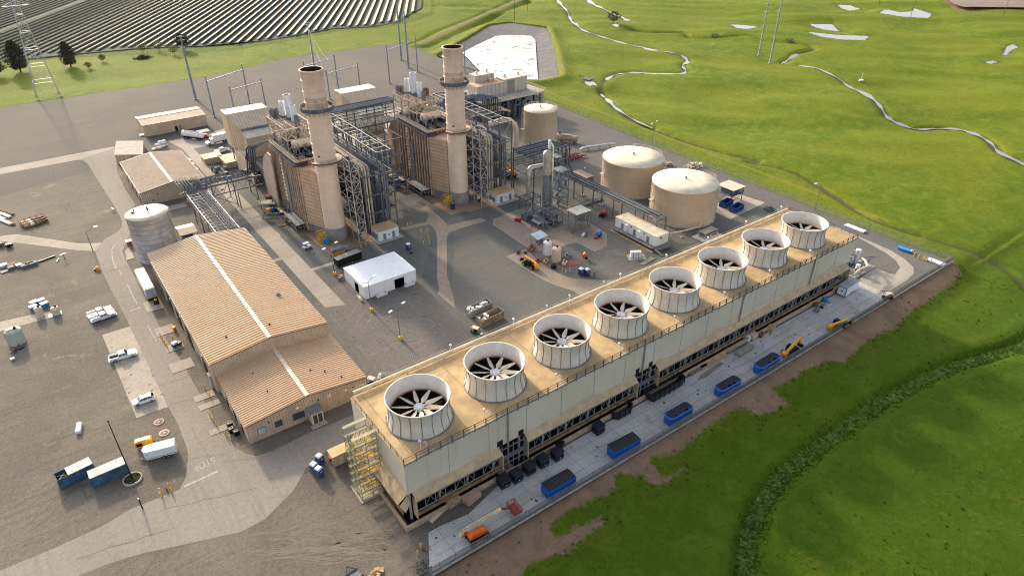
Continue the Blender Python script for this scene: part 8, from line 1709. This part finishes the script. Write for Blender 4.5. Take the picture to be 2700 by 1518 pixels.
def solar_row(c, s0, s1, label, group):
    L_ = s1-s0; o = PE*c+AL*(s0+L_/2); t = thing('solar_row', label, 'solar panels', (o.x,o.y,-.2), math.atan2(AL.y,AL.x), group); a = L_/2; tl = R(19); W_ = 1.22
    mb = MB(); ca, sa = math.cos(tl)*W_, math.sin(tl)*W_; n = max(1, int(L_/30)); z = 1.75
    for k in range(n):
        x0_, x1_ = -a+k*L_/n+.15, -a+(k+1)*L_/n-.15; T4 = [(x0_,-ca,z+sa),(x1_,-ca,z+sa),(x1_,ca,z-sa),(x0_,ca,z-sa)]; mb._add(T4+[(x,y,q-.07) for x,y,q in T4], [(0,1,2,3),(7,6,5,4),(0,4,5,1),(1,5,6,2),(2,6,7,3),(3,7,4,0)])
    mb.build('panels', m_sol, t); mb = MB(); mb.bar((-a,0,z-.14),(a,0,z-.14),.16)
    for k in range(int(L_/14)+1): x = -a+.5+k*14; mb.bar((x,0,-.6),(x,0,z-.1),.14) if x < a else None
    mb.build('support', m_tor, t)
gx0 = ['outermost','second','third']
for i, c in enumerate(cs):
    s0 = s_start(c)+[0,-3,-5,2,4,-2][i % 6]*.6
    lab = 'pale solar tracker row at the right end of the solar field by its fence' if i == 0 else ('long solar tracker row in the left part of the solar field behind the dark trees' if i > 40 else 'long solar tracker row in the main solar field beyond the switchyard')
    solar_row(c, s0, 980 if c < 200 else 860, lab, 'solar tracker rows by the fence' if i == 0 else ('solar tracker rows behind the trees' if i > 40 else 'solar tracker rows of the main field'))
for k in range(17): solar_row(327+5.72*k, 500+2*k, 830, 'solar tracker row in the separate block beyond the grass lane', 'solar tracker rows beyond the grass lane')
gl = MB(); pts = [PE*16+AL*612, PE*16+AL*1000, PE*430+AL*1000, PE*430+AL*440]+[PE*c+AL*(s_start(c)-5) for c in (318,280,240,200,160,120,80,50,34)]
pts = [(q.x,q.y) for q in pts]; sg = ground('solar_field_ground', (.022,.046,.020), (.034,.060,.022), (.016,.034,.016), big=.06, fine=.9, grain=3, bmp=.6, bd=.3)
sheet('solar_ground', [pts], .55, sg)
# fences
def fence_mat(name, col, dens):
    mt, nt, b = _nt(name); b.inputs['Base Color'].default_value = (*col, 1); b.inputs['Roughness'].default_value = .6; b.inputs['Alpha'].default_value = dens; return mt
m_mesh = fence_mat('chain_link', (.33,.34,.33), .30); m_mesh2 = fence_mat('slatted_mesh', (.15,.155,.155), .62)
def fence(label, pts, h, step, mesh, grp=None, kerb=False):
    o = Vector((*pts[0][:2],0)); t = thing('chain_link_fence', label, 'fence', o, 0, grp); mb = MB(); mp = MB(); rl = MB(); kb = MB()
    for a, b in zip(pts[:-1], pts[1:]):
        a, b = Vector((*a[:2], a[2] if len(a) > 2 else 0))-o, Vector((*b[:2], b[2] if len(b) > 2 else 0))-o; L_ = (b-a).length; n = max(1, round(L_/step))
        mb.quad(a,b,b+Vector((0,0,h)),a+Vector((0,0,h))); rl.bar(a+Vector((0,0,h)),b+Vector((0,0,h)),.06)
        for i in range(n+1): q = a.lerp(b,i/n); mp.cyl(q,q+Vector((0,0,h+.25)),.045,n=6)
        if kerb: kb.bar(a+Vector((0,-.1,.1)),b+Vector((0,-.1,.1)),.3,.3)
    mb.build('mesh_panel', mesh, t); mp.build_each('post', m_galv, t); rl.build('top_rail', m_galv, t)
    if kerb: kb.build('kerb', m_conc, t)
fence('chain-link fence with dark mesh on a kerb along the front of the slab', [(26,64.9),(60,64.6),(120,64.2),(209.3,64.1)], 2.0, 3.2, m_mesh2, kerb=True)
fence('chain-link fence along the perimeter road beside the meadow', [(209.4,64.4),(209.0,90),(210.4,150),(212.3,218),(213.8,254),(214,272)], 2.1, 4, m_mesh)
fence('thin wire fence along the near edge of the solar field', [(*(PE*c+AL*(s_start(c)-13))[:2], gz(*(PE*c+AL*(s_start(c)-13))[:2])) for c in (330,300,272,250,220,190,160,140,110,78,40,8)]+[(*(PE*8+AL*s)[:2], gz(*(PE*8+AL*s)[:2])) for s in (640,760,880)], 2.0, 8, m_mesh)
# trees and shrubs
def leaf_crown(mb, c, rx, rz, n, size, rnd, cone=False):
    for k in range(n):
        u = rnd.random(); a = rnd.uniform(0,2*PI); z = -rz+2*rz*u
        if cone: rr_ = rx*(.25+.75*math.sin(PI*min(.97,max(.06,u*.92+.08)))**.7)*rnd.uniform(.35,1.08)*(1.1-.45*u)
        else: rr_ = rx*math.sqrt(max(.02,1-(z/rz)**2))*rnd.uniform(.35,1.1)
        rr_ *= 1+.22*math.sin(3*a+u*9); p = Vector((c[0]+rr_*math.cos(a), c[1]+rr_*math.sin(a), c[2]+z)); d = Vector((rnd.uniform(-1,1),rnd.uniform(-1,1),rnd.uniform(-.6,1))).normalized(); e = d.orthogonal().normalized()*size*rnd.uniform(.5,1.2); f = d.cross(e)
        mb.mat(0 if rnd.random() < .6 else 1).quad(p-e,p-f*.6,p+e,p+f*.6)
def tree(name, label, p, h, r, cone, mats, n=900, size=.55, trunk=.28, group=None, lean=.12, cat='tree'):
    t = thing(name, label, cat, (p[0],p[1],gz(p[0],p[1])-.1), random.Random(int(p[0])).uniform(0,6), group); rnd = random.Random(int(p[0]*3+p[1])); mb = MB(); mb.cyl((0,0,-.3),(0,0,h*.45),trunk,trunk*.6,8).cyl((0,0,h*.45),(.1,0,h*.85),trunk*.6,.06,7)
    for k in range(9): a = k*2.4; z = h*(.18+.07*k); mb.cyl((0,0,z),(r*.7*math.cos(a),r*.7*math.sin(a),z+h*.14),trunk*.32,.04,5)
    mb.build('trunk', M('bark', (.10,.075,.055), .9), t); mb = MB(); leaf_crown(mb,(0,0,h*(.56 if cone else .66)),r,h*(.44 if cone else .36),n,size,rnd,cone); mb.build('crown', mats, t); return t
dk = [M('dark_foliage', (.055,.058,.034), .85, var=.4, scale=.8), M('brown_foliage', (.115,.095,.058), .85, var=.4, scale=.8)]; lt = [M('spring_foliage', (.17,.20,.05), .85, var=.3), M('yellow_foliage', (.22,.20,.06), .85, var=.3)]; tw = [M('grey_twig', (.13,.10,.08), .9, var=.3), M('pale_twig', (.20,.165,.13), .9)]
GT = 'dark evergreens by the solar field'
tree('evergreen_tree', 'large dark evergreen tree behind the lattice pylon legs', g('T',200,690), 17.5, 5.4, True, dk, 4200, .5, .45, GT); tree('evergreen_tree', 'dark evergreen tree standing alone right of the pylon', g('T',680,640), 14.5, 4.4, True, dk, 3400, .46, .4, GT); tree('evergreen_tree', 'rounder dark evergreen tree behind the tall left pole', g('T',1755,475), 9.5, 4.0, False, dk, 2200, .42, .35, GT); tree('evergreen_tree', 'dark brown tree cut by the left picture edge', g('T',-20,735), 8, 5, False, dk, 2000, .42, .35, GT)
GY = 'small sparse trees along the solar fence'
for lab, q, h in (('small sparse yellow tree, left of the brush pile',('T',850,655),3.6),('small sparse yellow tree with bare trunk left of the long shadow',('T',985,590),4.2),('pale spreading tree above the brush pile',('T',1365,510),6.4),('pale spreading tree between brush pile and evergreen',('T',1515,490),6.2),('bare yellowish tree near the rounder evergreen',('T',1665,520),5.6)): tree('orchard_tree', lab, g(*q), h, h*.55, False, lt, 260, .42, .14, GY)
t = tree('willow_shrub', 'grey leafless willow clump by the far creek', g('M',1870,235), 8.5, 5.0, False, tw, 900, .5, .2, cat='shrub')
for lab, q, h in (('pale twiggy bush on the dark creek bank, left one',('R',478,240),3.4),('pale twiggy bushes where the dark creek bends',('R',985,290),3.6)): tree('creek_bush', lab, g(*q), h, 3.0, False, [tw[1],lt[1]], 260, .42, .1, 'creek bank bushes', cat='shrub')
t = thing('brush_pile', 'dark heap of cut brush on the grass in front of the solar field', 'brush pile', (*g('T',1360,560)[:2], gz(*g('T',1360,560)[:2]))); mb = MB()
for k in range(240): a, q = rr.uniform(0,6.28), rr.uniform(0,1); x, y = 5.5*q*math.cos(a), 3.2*q*math.sin(a); z = 2.0*(1-q)*rr.random(); mb.bar((x,y,z),(x+rr.uniform(-1.6,1.6),y+rr.uniform(-1.6,1.6),z+rr.uniform(-.2,.9)),.14)
mb.build('branches', M('cut_brush', (.07,.055,.05), .9, var=.4), t); mb = MB(); mb.ball((0,0,-.3),1,8,4.2,2.4,1.1); mb.build('core', M('cut_brush', (.07,.055,.05)), t)
t = thing('grey_shrub', 'grey green speckled shrub inside the fence at the bottom edge', 'shrub', g('Y',70,1120)); mb = MB(); leaf_crown(mb,(0,0,1.3),1.35,1.4,420,.22,random.Random(2)); mb.build('leaves', [M('grey_leaf', (.20,.22,.19), .8), M('dark_leaf', (.055,.06,.05), .8)], t); MB().cyl((0,0,0),(0,0,1.2),.1,n=6).build('stem', m_woodb, t)
t = thing('gravel_shrub', 'patchy dark shrub on gravel between blue bins and tower', 'shrub', g('U',1825,830)); mb = MB(); leaf_crown(mb,(0,0,.5),2.2,.6,260,.3,random.Random(4)); mb.build('leaves', [M('dull_leaf', (.07,.085,.06), .8), M('grey_leaf', (.20,.22,.19))], t); MB().cyl((0,0,0),(0,0,.6),.1,n=6).build('stem', m_woodb, t)
t = thing('stream_gauge', 'small white gauge post with dish by the far right creek', 'post', g('R',1470,545)); MB().cyl((0,0,-.5),(0,0,4),.1,n=6).build('post', m_white, t); MB().cyl((0,0,-.5),(0,0,.3),1.2,n=14).build('base', m_white, t)
t = thing('pond_pump', 'bright blue pump on the pond bank beside the turbine hall', 'pump', (214,286,.3)); MB().cb(0,0,.4,3.2,1.6,1.6).build('housing', m_sky, t); MB().cyl((-1,0,-.5),(-1,0,.5),.3,n=8).cyl((1,0,-.5),(1,0,.5),.3,n=8).build('leg', m_galv, t)
t = thing('outfall_headwall', 'dark rock outfall apron above the small creek pool', 'outfall', (*g('M',1620,740)[:2], gz(*g('M',1620,740)[:2])-.2), .3); MB().box(-4,-4,-.6,4,4,.25).build('apron', ROCK, t); MB().cyl((0,3,.2),(0,5,.9),.5,n=10).build('pipe', m_conc, t)
for i, q in enumerate(((1385,690),(1400,730))): t = thing('white_marker', ('white marker post on the pond bank, farther one','white marker post on the pond bank, nearer one')[i], 'marker', (*g('M',*q)[:2], gz(*g('M',*q)[:2])), 0, 'white pond markers'); MB().cyl((0,0,0),(0,0,3.2),.14,n=6).build('post', m_white, t); MB().box(-.3,-.05,2.4,.3,.05,3.2).build('sign', m_white, t)
# vehicles and plant beyond the workshop
t = thing('tanker_trailer', 'white tanker trailer parked in front of the stores building', 'trailer', mid(g('A',1800,240),g('A',1890,270))+Vector((.6,1.5,0)), -.95); MB().cyl((-5,0,2.3),(5,0,2.3),1.25,n=18).ball((-5,0,2.3),1.25,7,.3).ball((5,0,2.3),1.25,7,.3).build('tank', m_white, t); MB().box(-4.8,-.9,.7,4.8,.9,1.1).build('chassis', m_black, t); MB().box(-4,-.4,3.5,4,.4,3.62).build('walkway', m_galv, t); wheels(t, (-4.2,-3.0,2.6,3.8), 2.4, .5, .5)
t = thing('fuel_shed', 'small tan roofed shed with red fuel equipment right of the tanker trailer', 'shed', g('A',1955,235)); MB().box(-2.4,-2,3.2,2.4,2,3.4).build('roof', M('mauve_roof', (.44,.38,.34)), t); mb = MB()
for x in (-2.2,2.2):
    for y in (-1.8,1.8): mb.bar((x,y,0),(x,y,3.2),.15)
mb.build_each('leg', m_grey, t); MB().cb(0,.3,0,2.4,1.8,1.8).cyl((1.2,-1.2,0),(1.2,-1.2,1.4),.4,n=8).build('equipment', m_red, t)
c = mid(g('A',2000,310),g('A',2150,270)); t = thing('box_truck', 'white box truck with rounded cab beside the left air filter house', 'truck', c+Vector((.4,1.2,0)), PI+.12); MB().box(-4.6,-1.25,1.1,1.6,1.25,3.9).build('box', m_white, t); mb = MB(); tap(mb, [(4.6,.5),(4.65,1.3),(3.4,1.6),(2.9,2.6),(1.8,2.7),(1.7,.5)], 2.2, 1.6, .2); mb.build('cab', m_carw, t); MB().quad((3.43,-.95,1.65),(3.43,.95,1.65),(2.95,.85,2.52),(2.95,-.85,2.52)).build('window', m_cglass, t); MB().box(-4.6,-.8,.6,4.4,.8,1.1).build('chassis', m_black, t); wheels(t, (3.6,-2.8,-3.8), 2.3, .5, .4)
t = thing('propane_skid', 'small white horizontal tank on a grey skid behind the workshop', 'tank', g('A',1555,310), .25); MB().cyl((-1.5,0,1.6),(1.5,0,1.6),.9,n=14).build('shell', m_white, t); MB().cyl((-3.2,-.2,1.2),(-2,-.2,1.2),.6,n=12).build('end_tank', m_white, t); mb = MB(); mb.bar((-3,-.5,0),(-3,-.5,.8),.15).bar((1.2,-.6,0),(1.2,-.6,1),.15).bar((1.2,.6,0),(1.2,.6,1),.15).box(-3.4,-.8,.0,1.8,.8,.12); mb.build('skid', m_galv, t)
t = thing('pallet_trays', 'low tan pallets in front of the white skid tank', 'pallet', g('A',1500,335), .2); MB().box(-2,-.9,0,2,.9,.4).build('body', m_cream, t); MB().box(-1.6,-.6,.4,-.2,.6,.6).build('top', m_trim, t)
for i, (nm, q, mt, sx, sy) in enumerate((('tan flat roofed transformer vault near the workshop',('A',2030,450),M('vault_tan',(.48,.38,.27),.7),7,6),('olive flat roofed vault right of the tan one',('A',2205,475),M('vault_olive',(.42,.37,.21),.7),6,10))):
    t = thing('vault', nm, 'shed', g(*q), 0, 'flat vaults'); MB().box(-sx/2,-sy/2,0,sx/2,sy/2,2.2).build('wall', m_wally, t); MB().box(-sx/2-.15,-sy/2-.15,2.2,sx/2+.15,sy/2+.15,2.4).build('roof', mt, t)
t = thing('transformer_gear', 'grey cluster of switchgear between workshop and the vaults', 'switchgear', g('A',2110,545)); mb = MB()
for k in range(10): mb.cb(rr.uniform(-3,3),rr.uniform(-2.5,2.5),0,rr.uniform(.4,1.4),rr.uniform(.4,1.4),rr.uniform(.8,2))
mb.build('cabinet', m_galv, t); mb = MB()
for k in range(8): x, y = rr.uniform(-3,3), rr.uniform(-2.5,2.5); mb.cyl((x,y,.5),(x,y,2.8),.08,n=5)
mb.build('insulator', m_grey, t)
for lab, q in (('yellow strapped pump beside the boiler, near the sound panel',('H',330,1095)),('yellow pump unit between the boilers under the rack',('I',110,1080))): t = thing('yellow_pump', lab, 'pump', g(*q), .2, 'yellow pumps'); MB().cyl((0,0,.2),(0,0,1.9),.8,n=12).build('housing', m_yel, t); MB().cb(1.6,.3,0,1.2,1,1.5).build('motor', m_sky, t)
for lab, q, mt in (('bright blue drum pump at the foot of the left stack',('H',785,1335),m_sky),('navy drum at the foot of the far stack',('I',668,1345),m_navy),('teal drum between far stack and lattice tower',('I',868,1265),m_teal),('dark blue drum beneath the left lattice tower',('H',1035,1290),m_blueg)): t = thing('drum', lab, 'drum', g(*q)); MB().cyl((0,0,0),(0,0,2.0),.75,n=14).build('body', mt, t); MB().cyl((0,0,2.0),(0,0,2.1),.6,n=14).build('lid', m_grey, t)
t = thing('pump_manifold', 'looped silver pipe manifold with brown pump beside the left boiler foot', 'pipework', g('H',440,1150)); mb = MB(); mb.tube([(-5,4,1.2),(-5.6,3,1.2),(-5,2.2,1.2),(2,-1,1.4)], .3, 8).tube([(-4,5,1.6),(2,1.5,1.8),(2.6,.6,2.6),(2.6,.2,4)],.28,8); mb.build('pipe', m_galv, t); MB().cyl((0,-2,1),(2,-2.6,1),.9,n=14).build('pump', m_brn, t); MB().box(-3,-4,0,4,0,.2).build('slab', SOIL, t)
t = dup(t, loc=(g('H',440,1150)+Vector((46.3,0,0))), label='looped silver pipe manifold with brown pump beside the right boiler foot')
t = thing('insulated_bank', 'bank of short silver pipes on brown frames under the pipe bridge', 'pipework', (58.2,224.5,0)); mb = MB()
for k in range(4): mb.cyl((-3,-1.5+.9*k,2.2),(1.5,-4+.9*k,2.2),.4,n=10)
mb.build('pipes', M('insulated_pipe', (.62,.55,.42)), t); mb = MB()
for x, y in ((-2.6,-1.5),(-2.6,1.4),(1,-3.4),(1,-.6)): mb.bar((x,y,0),(x,y,3.4),.2)
mb.cb(1.5,2,0,2.4,2,3).build('frame', m_rust, t)
# dirt lot and tracks at the top right corner
mb = MB(); q = gs('R',(2005,-30),(2090,40),(2160,62),(2640,66),(2640,-30)); c_ = np.mean(q,0); mb.poly([(x,y,gz(c_[0],c_[1])+.9) for x,y in (q if sum(q[i-1][0]*q[i][1]-q[i][0]*q[i-1][1] for i in range(len(q)))>0 else q[::-1])]); struct('dirt_lot', mb, ground('dirt_lot', (.20,.15,.115), (.26,.20,.155), (.16,.12,.095), big=.06, fine=.6, grain=3, bmp=.3))

# coarse tufts and weeds over the near meadow, thicker along the bare edge and down the swale
mb = MB(); rt = random.Random(33); P_ = np.array(SWALE); cand = []
for k in range(5200): cand.append((rt.uniform(24,215), rt.uniform(2,63.5)))
for k in range(4200):
    i = rt.randrange(len(SWALE)-1); q = rt.random(); x = P_[i][0]*(1-q)+P_[i+1][0]*q; y = P_[i][1]*(1-q)+P_[i+1][1]*q; cand.append((x+rt.gauss(0,1.5), y+rt.gauss(0,1.5)))
cx_ = np.array([c[0] for c in cand]); cy_ = np.array([c[1] for c in cand]); hz = heights(cx_, cy_)[0]; sw_d = dist_line(cx_, cy_, SWALE)
dd_ = np.full(cx_.shape, 9.0)
for P in DIRT[:1]: q = dist_line(cx_, cy_, P, True); dd_ = np.where(in_poly(cx_, cy_, P), -q, q)
for (x, y), z, sd_, de in zip(cand, hz, sw_d, dd_):
    if de < -.4 and rt.random() > .10: continue
    if de > 2.5 and sd_ > 3.0 and rt.random() > .16: continue
    s_ = rt.uniform(.12,.30)*(1.35 if sd_ < 1.8 else 1)*(1.2 if de < 1.5 else 1); h_ = s_*rt.uniform(.5,1.2); a = rt.uniform(0,PI)
    mb.mat(0 if sd_ < 1.5 and rt.random() < .55 else (1 if rt.random() < .6 else 2))
    for j in range(2):
        aa = a+j*PI/2; dx, dy = s_*math.cos(aa), s_*math.sin(aa); lx, ly = rt.uniform(-.1,.1), rt.uniform(-.1,.1)
        mb._add([(x-dx,y-dy,z-.05),(x+dx,y+dy,z-.05),(x+dx*.6+lx,y+dy*.6+ly,z+h_),(x-dx*.7+lx,y-dy*.7+ly,z+h_*.8)], [(0,1,2,3)])
o = mb.build('grass_tufts', [M('reed_tuft', (.26,.33,.09), .9, var=.3), M('tuft_green', (.11,.22,.014), .9, var=.35, scale=.2), M('tuft_dark', (.075,.15,.012), .9, var=.3)]); tag(o, kind='stuff')
